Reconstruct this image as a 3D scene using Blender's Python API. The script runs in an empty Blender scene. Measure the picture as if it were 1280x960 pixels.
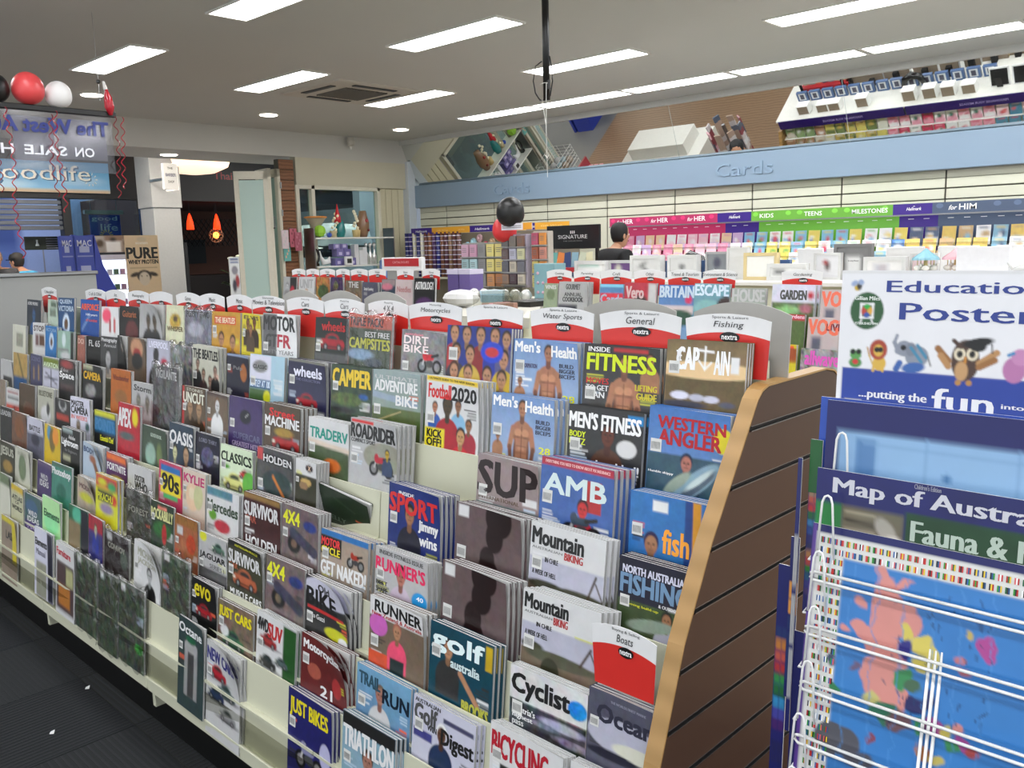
import bpy, math, random
import numpy as np
from mathutils import Vector, Matrix
random.seed(7); RNG=np.random.RandomState(7)
SC=bpy.context.scene; COL=SC.collection
# ---------------------------------------------------------------- camera
cam_data=bpy.data.cameras.new('camera'); cam=bpy.data.objects.new('camera',cam_data); COL.objects.link(cam); SC.camera=cam
cam_data.sensor_width=36; cam_data.lens=1092.7/1280*36; cam_data.clip_start=.05; cam_data.clip_end=100
def cam_basis(yaw,pitch,roll):
    cy,sy,cp,sp,cr,sr=math.cos(yaw),math.sin(yaw),math.cos(pitch),math.sin(pitch),math.cos(roll),math.sin(roll)
    f=Vector((sy*cp,cy*cp,sp)); r=Vector((cy,-sy,0)); u=r.cross(f)
    return r*cr+u*sr, -r*sr+u*cr, f
r_,u_,f_=cam_basis(-.765527,-.156144,-.0245245)
cam.matrix_world=Matrix(((r_.x,u_.x,-f_.x,0),(r_.y,u_.y,-f_.y,0),(r_.z,u_.z,-f_.z,1.6),(0,0,0,1)))
# ---------------------------------------------------------------- world, exposure
W=bpy.data.worlds.new('world'); SC.world=W; W.use_nodes=True
W.node_tree.nodes['Background'].inputs[0].default_value=(.9,.95,1,1); W.node_tree.nodes['Background'].inputs[1].default_value=1.15
VS=SC.view_settings; SC.display_settings.display_device='sRGB'; VS.view_transform='Standard'; VS.look='None'; VS.exposure=0.0; VS.gamma=1; VS.use_curve_mapping=False
PANEL_E=19.0; DOWN_E=22.0; MALL_E=55.0
# ---------------------------------------------------------------- colour + materials
def lin(c):
    c=c/255. if c>1 else c
    return c/12.92 if c<=.04045 else ((c+.055)/1.055)**2.4
def H3(s):
    if isinstance(s,tuple): return s
    if len(s)==3: return tuple(lin(int(ch*2,16)/255.) for ch in s)
    return tuple(lin(int(s[i:i+2],16)/255.) for i in (0,2,4))
MATS={}
def mat(name,color=None,rough=.5,metal=0,spec=.5,vary=.06,bump=0,scale=30,emit=None,coat=0):
    if name in MATS: return MATS[name]
    m=bpy.data.materials.new(name); m.use_nodes=True; nt=m.node_tree; N=nt.nodes; K=nt.links
    b=N['Principled BSDF']; b.inputs['Roughness'].default_value=rough; b.inputs['Metallic'].default_value=metal
    b.inputs['Specular IOR Level'].default_value=spec; b.inputs['Coat Weight'].default_value=coat
    tc=N.new('ShaderNodeTexCoord'); no=N.new('ShaderNodeTexNoise'); no.inputs['Scale'].default_value=scale; no.inputs['Detail'].default_value=3
    K.new(tc.outputs['Object'],no.inputs['Vector'])
    mr=N.new('ShaderNodeMapRange'); mr.inputs['To Min'].default_value=1-vary; mr.inputs['To Max'].default_value=1+vary; K.new(no.outputs['Fac'],mr.inputs['Value'])
    mx=N.new('ShaderNodeVectorMath'); mx.operation='MULTIPLY'; K.new(mr.outputs[0],mx.inputs[1])
    if color is None:
        a=N.new('ShaderNodeAttribute'); a.attribute_name='Col'; K.new(a.outputs['Color'],mx.inputs[0])
    else: mx.inputs[0].default_value=H3(color)
    K.new(mx.outputs[0],b.inputs['Base Color'])
    if bump:
        bp=N.new('ShaderNodeBump'); bp.inputs['Strength'].default_value=bump; bp.inputs['Distance'].default_value=.002; K.new(no.outputs['Fac'],bp.inputs['Height']); K.new(bp.outputs[0],b.inputs['Normal'])
    if emit: b.inputs['Emission Color'].default_value=(*H3(color),1) if color else (1,1,1,1); b.inputs['Emission Strength'].default_value=emit
    MATS[name]=m; return m
PRINT=mat('glossy_print',rough=.33,coat=.15,vary=.04); MATTE=mat('matte_colour',rough=.65); SHINY=mat('shiny_colour',rough=.14,coat=.3); METAL=mat('brushed_metal','999',.3,1)
CREAM=mat('cream_metal','d0d0b8',.45,vary=.04,scale=8); WALLM=mat('cream_laminate','d2d2be',.5,vary=.03,scale=5); WHITE=mat('white_paint','e4e3dc',.4)
GREYP=mat('grey_paint','9a9b99',.6,vary=.03,scale=3); DARK=mat('dark_paint','222428',.5); BLACKM=mat('black_plastic','101010',.35)
CEILM=mat('ceiling_paint','c2c3be',.85,vary=.03,scale=1.2); BLUEF=mat('pale_blue_laminate','8398ab',.4,vary=.02,scale=3)
def clear(name,tint='fff',rough=.08,op=.12,bump=0,scale=12):
    m=bpy.data.materials.new(name); m.use_nodes=True; nt=m.node_tree; N=nt.nodes; K=nt.links; N.remove(N['Principled BSDF']); o=N['Material Output']
    tr=N.new('ShaderNodeBsdfTransparent'); tr.inputs[0].default_value=(*H3(tint),1); gl=N.new('ShaderNodeBsdfGlossy'); gl.inputs['Roughness'].default_value=rough
    lw=N.new('ShaderNodeLayerWeight'); lw.inputs['Blend'].default_value=.5; pw=N.new('ShaderNodeMath'); pw.operation='POWER'; pw.inputs[1].default_value=5; K.new(lw.outputs['Facing'],pw.inputs[0]); sc=N.new('ShaderNodeMath'); sc.operation='MULTIPLY'; sc.inputs[1].default_value=.7; K.new(pw.outputs[0],sc.inputs[0])
    ad=N.new('ShaderNodeMath'); ad.operation='ADD'; ad.inputs[1].default_value=op; K.new(sc.outputs[0],ad.inputs[0])
    mx=N.new('ShaderNodeMixShader'); K.new(ad.outputs[0],mx.inputs[0]); K.new(tr.outputs[0],mx.inputs[1]); K.new(gl.outputs[0],mx.inputs[2]); K.new(mx.outputs[0],o.inputs[0])
    if bump:
        tc=N.new('ShaderNodeTexCoord'); no=N.new('ShaderNodeTexNoise'); no.inputs['Scale'].default_value=scale; no.inputs['Detail'].default_value=4; K.new(tc.outputs['Object'],no.inputs['Vector'])
        bp=N.new('ShaderNodeBump'); bp.inputs['Strength'].default_value=bump; bp.inputs['Distance'].default_value=.02; K.new(no.outputs['Fac'],bp.inputs['Height']); K.new(bp.outputs[0],gl.inputs['Normal']); K.new(bp.outputs[0],lw.inputs['Normal'])
    return m
ACRYL=clear('clear_acrylic','ecece8',.08,.04); WRAPM=clear('crinkled_plastic','eee',.22,.12,.8,16); GLASS=clear('window_glass','cdd',.02,.04)
FROST=mat('frosted_glass','b5cfc6',.25,vary=.03,scale=2)
def emis(name,color,e):
    m=bpy.data.materials.new(name); m.use_nodes=True; nt=m.node_tree; b=nt.nodes['Principled BSDF']; b.inputs['Base Color'].default_value=(*H3(color),1)
    b.inputs['Emission Color'].default_value=(*H3(color),1); b.inputs['Emission Strength'].default_value=e; return m
PANELM=emis('light_panel','fbfcff',PANEL_E); DOWNM=emis('downlight_disc','fff6e8',DOWN_E)
def striped(name,c1,c2,scale,rough,axis='X',dist=2,kind='wave'):
    m=mat(name,c1,rough); nt=m.node_tree; N=nt.nodes; K=nt.links; tc=N.new('ShaderNodeTexCoord'); mp=N.new('ShaderNodeMapping'); wv=N.new('ShaderNodeTexWave')
    wv.bands_direction=axis; wv.inputs['Scale'].default_value=scale; wv.inputs['Distortion'].default_value=dist; wv.inputs['Detail'].default_value=3
    K.new(tc.outputs['Object'],mp.inputs[0]); K.new(mp.outputs[0],wv.inputs['Vector'])
    cr=N.new('ShaderNodeValToRGB'); cr.color_ramp.elements[0].color=(*H3(c1),1); cr.color_ramp.elements[1].color=(*H3(c2),1); K.new(wv.outputs['Fac'],cr.inputs[0]); K.new(cr.outputs[0],N['Principled BSDF'].inputs['Base Color']); return m
PAPER=striped('page_edges','77777a','d8d8d4',150,.7,'Y',0)
EDGEW=striped('light_wood_edge','b08a55','a07c48',6,.35,'Z',3); BROWNL=mat('brown_laminate','452d20',.38,vary=.1,scale=5)
TIMBER=striped('timber_floor','94785e','7c624a',5,.4,'Y',4); OAK=striped('timber_slat','8a5f3e','74492c',7,.5,'Z',3)
# ---------------------------------------------------------------- mesh builder
TXT={}
def text_mesh(s,bold=0.0,shear=0.0):
    key=(s,bold,shear)
    if key in TXT: return TXT[key]
    c=bpy.data.curves.new('letters','FONT'); c.body=s; c.resolution_u=2; c.offset=bold; c.shear=shear; c.fill_mode='FRONT'
    o=bpy.data.objects.new('letters',c); me=bpy.data.meshes.new_from_object(o)
    n=len(me.vertices); co=np.empty(n*3); me.vertices.foreach_get('co',co); co=co.reshape(-1,3)[:,:2]
    f=[tuple(p.vertices) for p in me.polygons]
    if n: co=(co-co.min(0))/np.maximum(co.max(0)-co.min(0),1e-6)
    bpy.data.objects.remove(o); bpy.data.curves.remove(c); bpy.data.meshes.remove(me)
    TXT[key]=(co,f); return TXT[key]
class MB:
    def __init__(s): s.v=[];s.f=[];s.c=[]
    def add(s,vs,fs,col):
        k=len(s.v); s.v+= [tuple(v) for v in vs]; s.f+=[tuple(i+k for i in f) for f in fs]
        if isinstance(col,list): s.c+=col
        else: s.c+=[H3(col)]*len(vs)
        return s
    def box(s,x0,x1,y0,y1,z0,z1,col='ccc'):
        vs=[(x,y,z) for x in (x0,x1) for y in (y0,y1) for z in (z0,z1)]
        return s.add(vs,[(0,1,3,2),(4,6,7,5),(0,4,5,1),(2,3,7,6),(0,2,6,4),(1,5,7,3)],col)
    def bbox(s,x0,x1,y0,y1,z0,z1,col='ccc',b=.004):   # chamfered box
        pts=[];
        for z,i in ((z0,b),(z0+b,0),(z1-b,0),(z1,b)):
            c=b
            pts.append([(x0+i+c,y0+i,z),(x1-i-c,y0+i,z),(x1-i,y0+i+c,z),(x1-i,y1-i-c,z),(x1-i-c,y1-i,z),(x0+i+c,y1-i,z),(x0+i,y1-i-c,z),(x0+i,y0+i+c,z)])
        vs=sum(pts,[]); fs=[tuple(range(7,-1,-1)),tuple(range(24,32))]
        for r in range(3):
            for k in range(8): fs.append((r*8+k,r*8+(k+1)%8,r*8+8+(k+1)%8,r*8+8+k))
        return s.add(vs,fs,col)
    def obox(s,c,size,R,col='ccc'):
        hx,hy,hz=size[0]/2,size[1]/2,size[2]/2
        vs=[Vector(c)+R@Vector((x,y,z)) for x in (-hx,hx) for y in (-hy,hy) for z in (-hz,hz)]
        return s.add(vs,[(0,1,3,2),(4,6,7,5),(0,4,5,1),(2,3,7,6),(0,2,6,4),(1,5,7,3)],col)
    def path(s,pts,r,n=6,col='ccc',closed=False):
        pts=[Vector(p) for p in pts]; m=len(pts); vs=[]; fs=[]
        rr=r if isinstance(r,(list,tuple)) else [r]*m
        up=Vector((0,0,1))
        for i,p in enumerate(pts):
            t=(pts[(i+1)%m] if (closed or i<m-1) else p)-(pts[i-1] if (closed or i>0) else p); t.normalize()
            a=t.cross(up); 
            if a.length<.05: a=t.cross(Vector((1,0,0)))
            a.normalize(); b=t.cross(a)
            for k in range(n):
                an=2*math.pi*k/n; vs.append(p+(a*math.cos(an)+b*math.sin(an))*rr[i])
        for i in range(m if closed else m-1):
            for k in range(n):
                j=(i+1)%m; fs.append((i*n+k,i*n+(k+1)%n,j*n+(k+1)%n,j*n+k))
        if not closed: fs+= [tuple(range(n-1,-1,-1)),tuple((m-1)*n+k for k in range(n))]
        return s.add(vs,fs,col)
    def lathe(s,prof,c,n=16,col='ccc',sx=1,sy=1):
        vs=[];fs=[]
        for r,z in prof:
            for k in range(n): an=2*math.pi*k/n; vs.append((c[0]+r*sx*math.cos(an),c[1]+r*sy*math.sin(an),c[2]+z))
        for i in range(len(prof)-1):
            for k in range(n): fs.append((i*n+k,i*n+(k+1)%n,(i+1)*n+(k+1)%n,(i+1)*n+k))
        fs+=[tuple(range(n-1,-1,-1)),tuple((len(prof)-1)*n+k for k in range(n))]
        return s.add(vs,fs,col)
    def ball(s,c,r,n=14,m=9,col='ccc',sx=1,sy=1,sz=1):
        return s.lathe([(max(r*math.sin(math.pi*i/m),.0005),-r*sz*math.cos(math.pi*i/m)) for i in range(m+1)],c,n,col,sx,sy)
    def prism(s,poly,x0,x1,col='ccc',axis='x'):
        # poly in (a,b); axis x -> (y,z); y -> (x,z); z -> (x,y)
        g={'x':lambda t,a,b:(t,a,b),'y':lambda t,a,b:(a,t,b),'z':lambda t,a,b:(a,b,t)}[axis]
        n=len(poly); vs=[g(x0,*p) for p in poly]+[g(x1,*p) for p in poly]
        return s.add(vs,[tuple(range(n-1,-1,-1)),tuple(range(n,2*n))]+[(k,(k+1)%n,n+(k+1)%n,n+k) for k in range(n)],col)
    def text(s,t,o,u,v,w,h,col='fff',depth=0,bold=.01,shear=0):
        co,f=text_mesh(t,bold,shear); o=Vector(o);u=Vector(u)*w;v=Vector(v)*h; nrm=u.cross(v).normalized()
        vs=[o+u*a+v*b for a,b in co]
        if depth:
            n=len(vs); s.add([p+nrm*depth for p in vs],f,col)
            from collections import Counter
            ed=Counter(); 
            for q in f:
                for i in range(len(q)): ed[frozenset((q[i],q[(i+1)%len(q)]))]+=1
            vv=vs+[p+nrm*depth for p in vs]; fs=[]
            for e,cn in ed.items():
                if cn==1: a,b=tuple(e); fs.append((a,b,b+n,a+n))
            s.add(vv,fs,col)
        else: s.add(vs,f,col)
        return s
    def mesh(s,name,mt,off=(0,0,0),smooth=False):
        me=bpy.data.meshes.new(name); o=off
        me.from_pydata([(x-o[0],y-o[1],z-o[2]) for x,y,z in s.v],[],s.f)
        a=me.color_attributes.new('Col','FLOAT_COLOR','POINT'); arr=np.ones((len(s.v),4),dtype=np.float32); 
        if s.c: arr[:,:3]=np.array(s.c)
        a.data.foreach_set('color',arr.ravel())
        me.materials.append(mt)
        if smooth: me.polygons.foreach_set('use_smooth',[True]*len(me.polygons))
        me.update(); return me
    def build(s,name,mt,parent=None,smooth=False,local=False):
        if parent is not None:
            off=(0,0,0) if local else WLOC.get(parent.name,(0,0,0))
            o=bpy.data.objects.new(name,s.mesh(name,mt,off,smooth)); COL.objects.link(o); o.parent=parent; WLOC[o.name]=off
            return o
        A=np.array(s.v); off=((A[:,0].min()+A[:,0].max())/2,(A[:,1].min()+A[:,1].max())/2,A[:,2].min())
        o=bpy.data.objects.new(name,s.mesh(name,mt,off,smooth)); COL.objects.link(o); o.location=off; WLOC[o.name]=off
        return o
WLOC={}
def thing(name,label,cat,loc=(0,0,0),group=None):
    o=bpy.data.objects.new(name,None); COL.objects.link(o); o.location=loc; o.empty_display_size=.05; WLOC[o.name]=tuple(loc)
    return tag(o,label,cat,group)
def tag(o,label,cat,group=None):
    if len(label.split())>16: print('LONG',label)
    o['label']=label; o['category']=cat
    if group: o['group']=group
    return o
ordn=['first','second','third','fourth','fifth','sixth','seventh','eighth','ninth','tenth','eleventh','twelfth','thirteenth','fourteenth','fifteenth','sixteenth','seventeenth','eighteenth','nineteenth']
ordn+=['twentieth']+['twenty-'+o for o in ordn[:9]]+['thirtieth']+['thirty-'+o for o in ordn[:9]]+['fortieth']+['forty-'+o for o in ordn[:9]]
def struct(o): o['kind']='structure'; return o
def stuff(o): o['kind']='stuff'; return o
# ---------------------------------------------------------------- flat print painter
def E(u,V,ru,rv,c,a=0): return ('e',u,V,ru,rv,c,a)
def B(u0,V0,u1,V1,c): return ('b',u0,V0,u1,V1,c)
def L(u0,V0,u1,V1,r,c): return ('l',u0,V0,u1,V1,r,c)
def T(s,u0,V0,u1,V1,c): return ('t',s,u0,V0,u1,V1,c)
def N(a): return ('n',a)
def G(l,u=0,V=0): return ('g',l,u,V)
def P(u,V,s,skin,hair,shirt):
    dk=tuple(.55*c for c in H3(skin))
    return G([E(u,V+3.2*s,1.9*s,2.0*s,shirt),B(u-1.85*s,V+3.2*s,u+1.85*s,V+5.2*s,shirt),L(u,V+.6*s,u,V+1.5*s,.36*s,dk),E(u,V-.25*s,.82*s,.95*s,hair),E(u,V+.1*s,.68*s,.9*s,skin),
      E(u-.27*s,V-.02*s,.13*s,.08*s,'221'),E(u+.27*s,V-.02*s,.13*s,.08*s,'221'),L(u-.22*s,V+.52*s,u+.22*s,V+.52*s,.06*s,dk),L(u,V+.05*s,u+.03*s,V+.28*s,.05*s,dk)],u,V)
def MAN(u,V,s):
    sk='b0795a'; dk='7a4e3a'
    return G([L(u-1.5*s,V+2.6*s,u-2*s,V+5*s,.42*s,sk),L(u-2*s,V+5*s,u-1.7*s,V+7.4*s,.32*s,dk),L(u+1.5*s,V+2.6*s,u+2*s,V+5*s,.42*s,sk),L(u+2*s,V+5*s,u+1.6*s,V+7.4*s,.32*s,dk),
      E(u,V+3*s,1.75*s,1.5*s,sk),B(u-1.2*s,V+3*s,u+1.2*s,V+7.4*s,sk),B(u-1.25*s,V+7*s,u+1.25*s,V+9*s,'222'),L(u,V+2.3*s,u,V+6.8*s,.06*s,dk),E(u-.62*s,V+3.1*s,.6*s,.5*s,'c9906c'),E(u+.62*s,V+3.1*s,.6*s,.5*s,'c9906c'),E(u-.7*s,V+3.65*s,.55*s,.1*s,dk),E(u+.7*s,V+3.65*s,.55*s,.1*s,dk),E(u-.35*s,V+5*s,.28*s,.3*s,'c28a68'),E(u+.35*s,V+5*s,.28*s,.3*s,'c28a68'),E(u-1.15*s,V+5.5*s,.2*s,1.6*s,dk),E(u+1.15*s,V+5.5*s,.2*s,1.6*s,dk),
      L(u-.8*s,V+4.8*s,u+.8*s,V+4.8*s,.05*s,dk),L(u-.8*s,V+5.6*s,u+.8*s,V+5.6*s,.05*s,dk),L(u,V+.6*s,u,V+1.6*s,.4*s,dk),E(u,V-.25*s,.75*s,.9*s,'321'),E(u,V+.1*s,.64*s,.88*s,sk),E(u-.25*s,V,.12*s,.07*s,'221'),E(u+.25*s,V,.12*s,.07*s,'221'),L(u-.2*s,V+.5*s,u+.2*s,V+.5*s,.05*s,'844')],u,V)
def CAR(u,V,w,c):
    dk=tuple(.4*x for x in H3(c)); return G([E(u,V+.13*w,.55*w,.05*w,'222'),E(u,V-.1*w,.27*w,.13*w,c),E(u,V-.09*w,.22*w,.09*w,'233'),L(u-.38*w,V+.02*w,u+.38*w,V+.03*w,.11*w,c),L(u-.4*w,V+.09*w,u+.4*w,V+.09*w,.03*w,dk),
      E(u-.27*w,V+.1*w,.09*w,.09*w,'111'),E(u+.27*w,V+.1*w,.09*w,.09*w,'111'),E(u-.27*w,V+.1*w,.045*w,.045*w,'999'),E(u+.27*w,V+.1*w,.045*w,.045*w,'999'),E(u-.44*w,V,.05*w,.03*w,'eed')],u,V)
def MOTO(u,V,w,c):
    return G([E(u-.3*w,V+.15*w,.19*w,.19*w,'111'),E(u-.3*w,V+.15*w,.11*w,.11*w,'888'),E(u+.3*w,V+.15*w,.19*w,.19*w,'111'),E(u+.3*w,V+.15*w,.11*w,.11*w,'888'),L(u-.28*w,V+.1*w,u-.15*w,V-.2*w,.03*w,'bbb'),
      E(u,V+.08*w,.16*w,.1*w,'444'),L(u-.18*w,V-.08*w,u+.1*w,V-.1*w,.08*w,c),L(u+.1*w,V-.12*w,u+.34*w,V-.18*w,.04*w,'222'),E(u-.2*w,V-.14*w,.09*w,.11*w,c)],u,V)
def fit(sh,k,g):
    out=[]
    for s in sh:
        if s[0]=='g':
            u0,V0=s[2],s[3]; l=[]
            for p in s[1]:
                if p[0]=='e': l.append(('e',u0+(p[1]-u0)*g,V0*k+(p[2]-V0)*g,p[3]*g,p[4]*g,p[5],p[6]))
                elif p[0]=='b': l.append(('b',u0+(p[1]-u0)*g,V0*k+(p[2]-V0)*g,u0+(p[3]-u0)*g,V0*k+(p[4]-V0)*g,p[5]))
                else: l.append(('l',u0+(p[1]-u0)*g,V0*k+(p[2]-V0)*g,u0+(p[3]-u0)*g,V0*k+(p[4]-V0)*g,p[5]*g,p[6]))
            out.append(('g',l,u0,V0*k))
        elif s[0]=='e': out.append(('e',s[1],s[2]*k,s[3],s[4]*k,s[5],s[6]))
        elif s[0] in 'bt':
            o=1 if s[0]=='t' else 0; q=list(s); q[2+o]*=k; q[4+o]=q[4+o]*k if q[4+o]<1.15 else q[4+o]*(k if s[0]=='t' else 1); out.append(tuple(q))
        elif s[0]=='l': out.append(('l',s[1],s[2]*k,s[3],s[4]*k,s[5]*.85,s[6]))
        else: out.append(s)
    return out
def flat(sh,out,tx):
    for s in sh:
        if s[0]=='g': flat(s[1],out,tx)
        elif s[0]=='t': tx.append(s)
        else: out.append(s)
def vnoise(U,V,f,seed):
    r=np.random.RandomState(seed).rand(64,64); x=U*f; y=V*f; xi=np.floor(x).astype(int); yi=np.floor(y).astype(int); a=x-xi; b=y-yi
    g=lambda i,j:r[i%64,j%64]
    return g(xi,yi)*(1-a)*(1-b)+g(xi+1,yi)*a*(1-b)+g(xi,yi+1)*(1-a)*b+g(xi+1,yi+1)*a*b
def paint(bg,prims,U,V,cell,seed,hh=1.36,na=.03,B0=None):
    BU,BV=B0 if B0 else (U,V)
    if '>' in bg:
        a,b=bg.split('>'); t=np.clip(V/hh,0,1)[:,None]; C=np.array(H3(a))*(1-t)+np.array(H3(b))*t
    else: C=np.tile(np.array(H3(bg)),(len(U),1))
    for p in prims:
        k=p[0]
        if k=='n': na=max(na,p[1]); continue
        if k=='e':
            _,u,v,ru,rv,c,a=p; du=U-u; dv=V-v
            if a: du,dv=du*math.cos(a)-dv*math.sin(a),du*math.sin(a)+dv*math.cos(a)
            ru=max(ru,.01); rv=max(rv,.01); d=(np.sqrt((du/ru)**2+(dv/rv)**2)-1)*min(ru,rv)
        elif k=='b':
            _,u0,v0,u1,v1,c=p; d=np.maximum(np.maximum(u0-BU,BU-u1),np.maximum(v0-BV,BV-v1))
        else:
            _,u0,v0,u1,v1,r,c=p; du,dv=u1-u0,v1-v0; t=np.clip(((U-u0)*du+(V-v0)*dv)/(du*du+dv*dv+1e-9),0,1); d=np.hypot(U-u0-t*du,V-v0-t*dv)-r
        al=np.clip(.5-d/cell,0,1)[:,None]; C=C*(1-al)+np.array(H3(c))*al
    nz=(vnoise(U+3,V+5,9,seed)+vnoise(U,V,19,seed+1)+vnoise(U,V,43,seed+2)-1.5)/1.5
    ch=np.stack([vnoise(U+7,V,14,seed+k) for k in (5,6,7)],1)-.5
    lum=1-.85*np.clip(C.mean(1,keepdims=True)*1.6,0,1)
    return np.clip(C*(1+lum*(na*2.6*nz[:,None]+na*1.6*ch)),0,1)
def panel_print(mb,o,u,v,w,h,bg,shapes,nx,ny,seed=1,bend=None,na=.03,warp=0):
    """printed sheet: grid + lettering. o = top left corner, u right, v down (unit vectors)"""
    pr,tx=[],[]; flat(shapes,pr,tx); o=Vector(o);u=Vector(u);v=Vector(v); nrm=v.cross(u)   # faces the reader
    gu=np.linspace(0,1,nx+1); gv=np.linspace(0,h/w,ny+1); UU,VV=np.meshgrid(gu,gv); U=UU.ravel();V=VV.ravel()
    Uw,Vw=(U+warp*((vnoise(U,V,26,seed)-.5)*2+(vnoise(U,V,60,seed+3)-.5)*1.2),V+warp*((vnoise(U+5,V,26,seed+1)-.5)*2+(vnoise(U,V+3,60,seed+4)-.5)*1.2)) if warp else (U,V)
    C=paint(bg,pr,Uw,Vw,1.3/nx,seed,h/w,na,(U,V))
    def pos(a,b,lift=0):
        q=o+u*(a*w)+v*(b*w)+nrm*lift
        return q+bend(a,b*w/h) if bend else q
    vs=[pos(a,b) for a,b in zip(U,V)]
    fs=[(j*(nx+1)+i,(j+1)*(nx+1)+i,(j+1)*(nx+1)+i+1,j*(nx+1)+i+1) for j in range(ny) for i in range(nx)]
    mb.add(vs,fs,[tuple(c) for c in C])
    for _,s,a0,b0,a1,b1,c in tx:
        co,f=text_mesh(s,0,0)
        if len(co)==0: continue
        e=min(.05*(b1-b0),.02,.10*(a1-a0)/max(len(s),1)); hc=H3(c)
        for q,(ex,ey) in enumerate(((-e,-e),(e,e),(-e,e),(e,-e),(0,0)) if b1-b0>.09 else ((-e,0),(e,0))): mb.add([pos(a0+(a1-a0)*x+ex,b1-(b1-b0)*y+ey*.6,.0006+.00004*q) for x,y in co],f,hc)

# ================================================================ SETTING
def floor_mat(name,c1,c2,tile,rough=.95):
    m=mat(name,c1,rough); nt=m.node_tree; Nn=nt.nodes; K=nt.links; b=Nn['Principled BSDF']
    tc=Nn.new('ShaderNodeTexCoord'); br=Nn.new('ShaderNodeTexChecker'); br.inputs['Scale'].default_value=1/tile; K.new(tc.outputs['Object'],br.inputs['Vector'])
    br.inputs['Color1'].default_value=(*H3(c1),1); br.inputs['Color2'].default_value=(*H3(c2),1)
    wv=Nn.new('ShaderNodeTexWave'); wv.inputs['Scale'].default_value=18; wv.inputs['Distortion'].default_value=2.5; wv.inputs['Detail'].default_value=4; K.new(tc.outputs['Object'],wv.inputs['Vector'])
    no=Nn.new('ShaderNodeTexNoise'); no.inputs['Scale'].default_value=260; no.inputs['Detail'].default_value=4; K.new(tc.outputs['Object'],no.inputs['Vector'])
    ad=Nn.new('ShaderNodeMath'); ad.operation='ADD'; K.new(wv.outputs['Fac'],ad.inputs[0]); K.new(no.outputs['Fac'],ad.inputs[1])
    mr=Nn.new('ShaderNodeMapRange'); mr.inputs['From Max'].default_value=2; mr.inputs['To Min'].default_value=.55; mr.inputs['To Max'].default_value=1.5; K.new(ad.outputs[0],mr.inputs['Value'])
    mx=Nn.new('ShaderNodeVectorMath'); mx.operation='MULTIPLY'; K.new(br.outputs['Color'],mx.inputs[0]); K.new(mr.outputs[0],mx.inputs[1]); K.new(mx.outputs[0],b.inputs['Base Color'])
    bp=Nn.new('ShaderNodeBump'); bp.inputs['Strength'].default_value=.5; bp.inputs['Distance'].default_value=.004; K.new(ad.outputs[0],bp.inputs['Height']); K.new(bp.outputs[0],b.inputs['Normal']); return m
CARPET=mat('carpet_tile',None,.95,vary=.3,bump=.6,scale=220); MALLF=mat('mall_tile','76787a',.35,vary=.06,scale=2)
fl=struct(MB().box(-10.2,3,-3,2.6,-.1,-.008,'151719').build('floor',CARPET))
# carpet tiles, laid one by one where the photograph shows the floor
shades=['16181a','131619','1a1d1f','15191e','191b1a']
tm={}
for i in range(16):
    for j in range(9):
        x0=-5.9+i*.5; y0=-2.9+j*.5
        if x0>-1.5 and y0<0: continue
        k=(i*7+j*3+(i*j)%5)%5
        if k not in tm:
            mb=MB(); mb.bbox(-.249,.249,-.249,.249,-.008,0,shades[k],.0015)
            for q in range(24): mb.box(-.245+q*.0205,-.245+q*.0205+.008,-.245,.245,-.001,.0012,'1e2023')
            tm[k]=mb.mesh('carpet_tile',CARPET)
        o=bpy.data.objects.new('carpet_tile',tm[k]); COL.objects.link(o); o.parent=fl
        o.location=(x0+.25-fl.location.x,y0+.25-fl.location.y,-fl.location.z); o.rotation_euler=(0,0,math.pi/2*((i+j)%2))
wf=MB()
struct(MB().box(-10.2,3,2.6,9.6,-.1,0,'999').build('floor_timber',TIMBER))
struct(MB().box(-19,-10.2,-3,14,-.1,0,'999').build('floor_mall',MALLF))
ce=struct(MB().box(-10.2,3,-3,8.42,3.15,3.25,'ccc').build('ceiling',CEILM))
struct(MB().box(-19,-11.25,-3,14,3.32,3.4,'ccc').build('ceiling_mall',CEILM))
# back wall, corner post
struct(MB().box(-10.2,3,8.74,8.8,0,2.44,'ccc').build('wall_back',WALLM))
# slatwall boards above the cards
wall=struct(MB().box(-10.15,3,8.68,8.74,0,2.3,'554').build('wall_slat',mat('groove_shadow','4a4940',.8)))
for k in range(13):
    xa=-10.52+k*.97; xb=xa+.955; xa=max(xa,-10.14); xb=min(xb,2.9)
    for z0,z1 in ((0,1.925),(1.935,2.024),(2.036,2.119),(2.1225,2.28)):
        MB().bbox(xa,xb,8.665,8.68,z0,z1,'ccc',.003).build('board',WALLM,wall)
# fascia with raised lettering
fa=struct(MB().bbox(-10.15,3,8.58,8.62,2.195,2.515,'ccc',.003).build('trim_1',BLUEF))
MB().box(-10.15,3,8.6,8.67,2.19,2.205).build('lower_rail',GREYP,fa)
for x0,x1 in ((-8.38,-7.73),(-5.03,-4.37)):
    m=MB(); m.text('Cards',(x0*1.014,8.579,2.285),(1,0,0),(0,0,1),(x1-x0)*1.014,.135,'9cb1c4',depth=.012,bold=0); m.build('lettering',mat('raised_letters','869db2',.4),fa)
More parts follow.
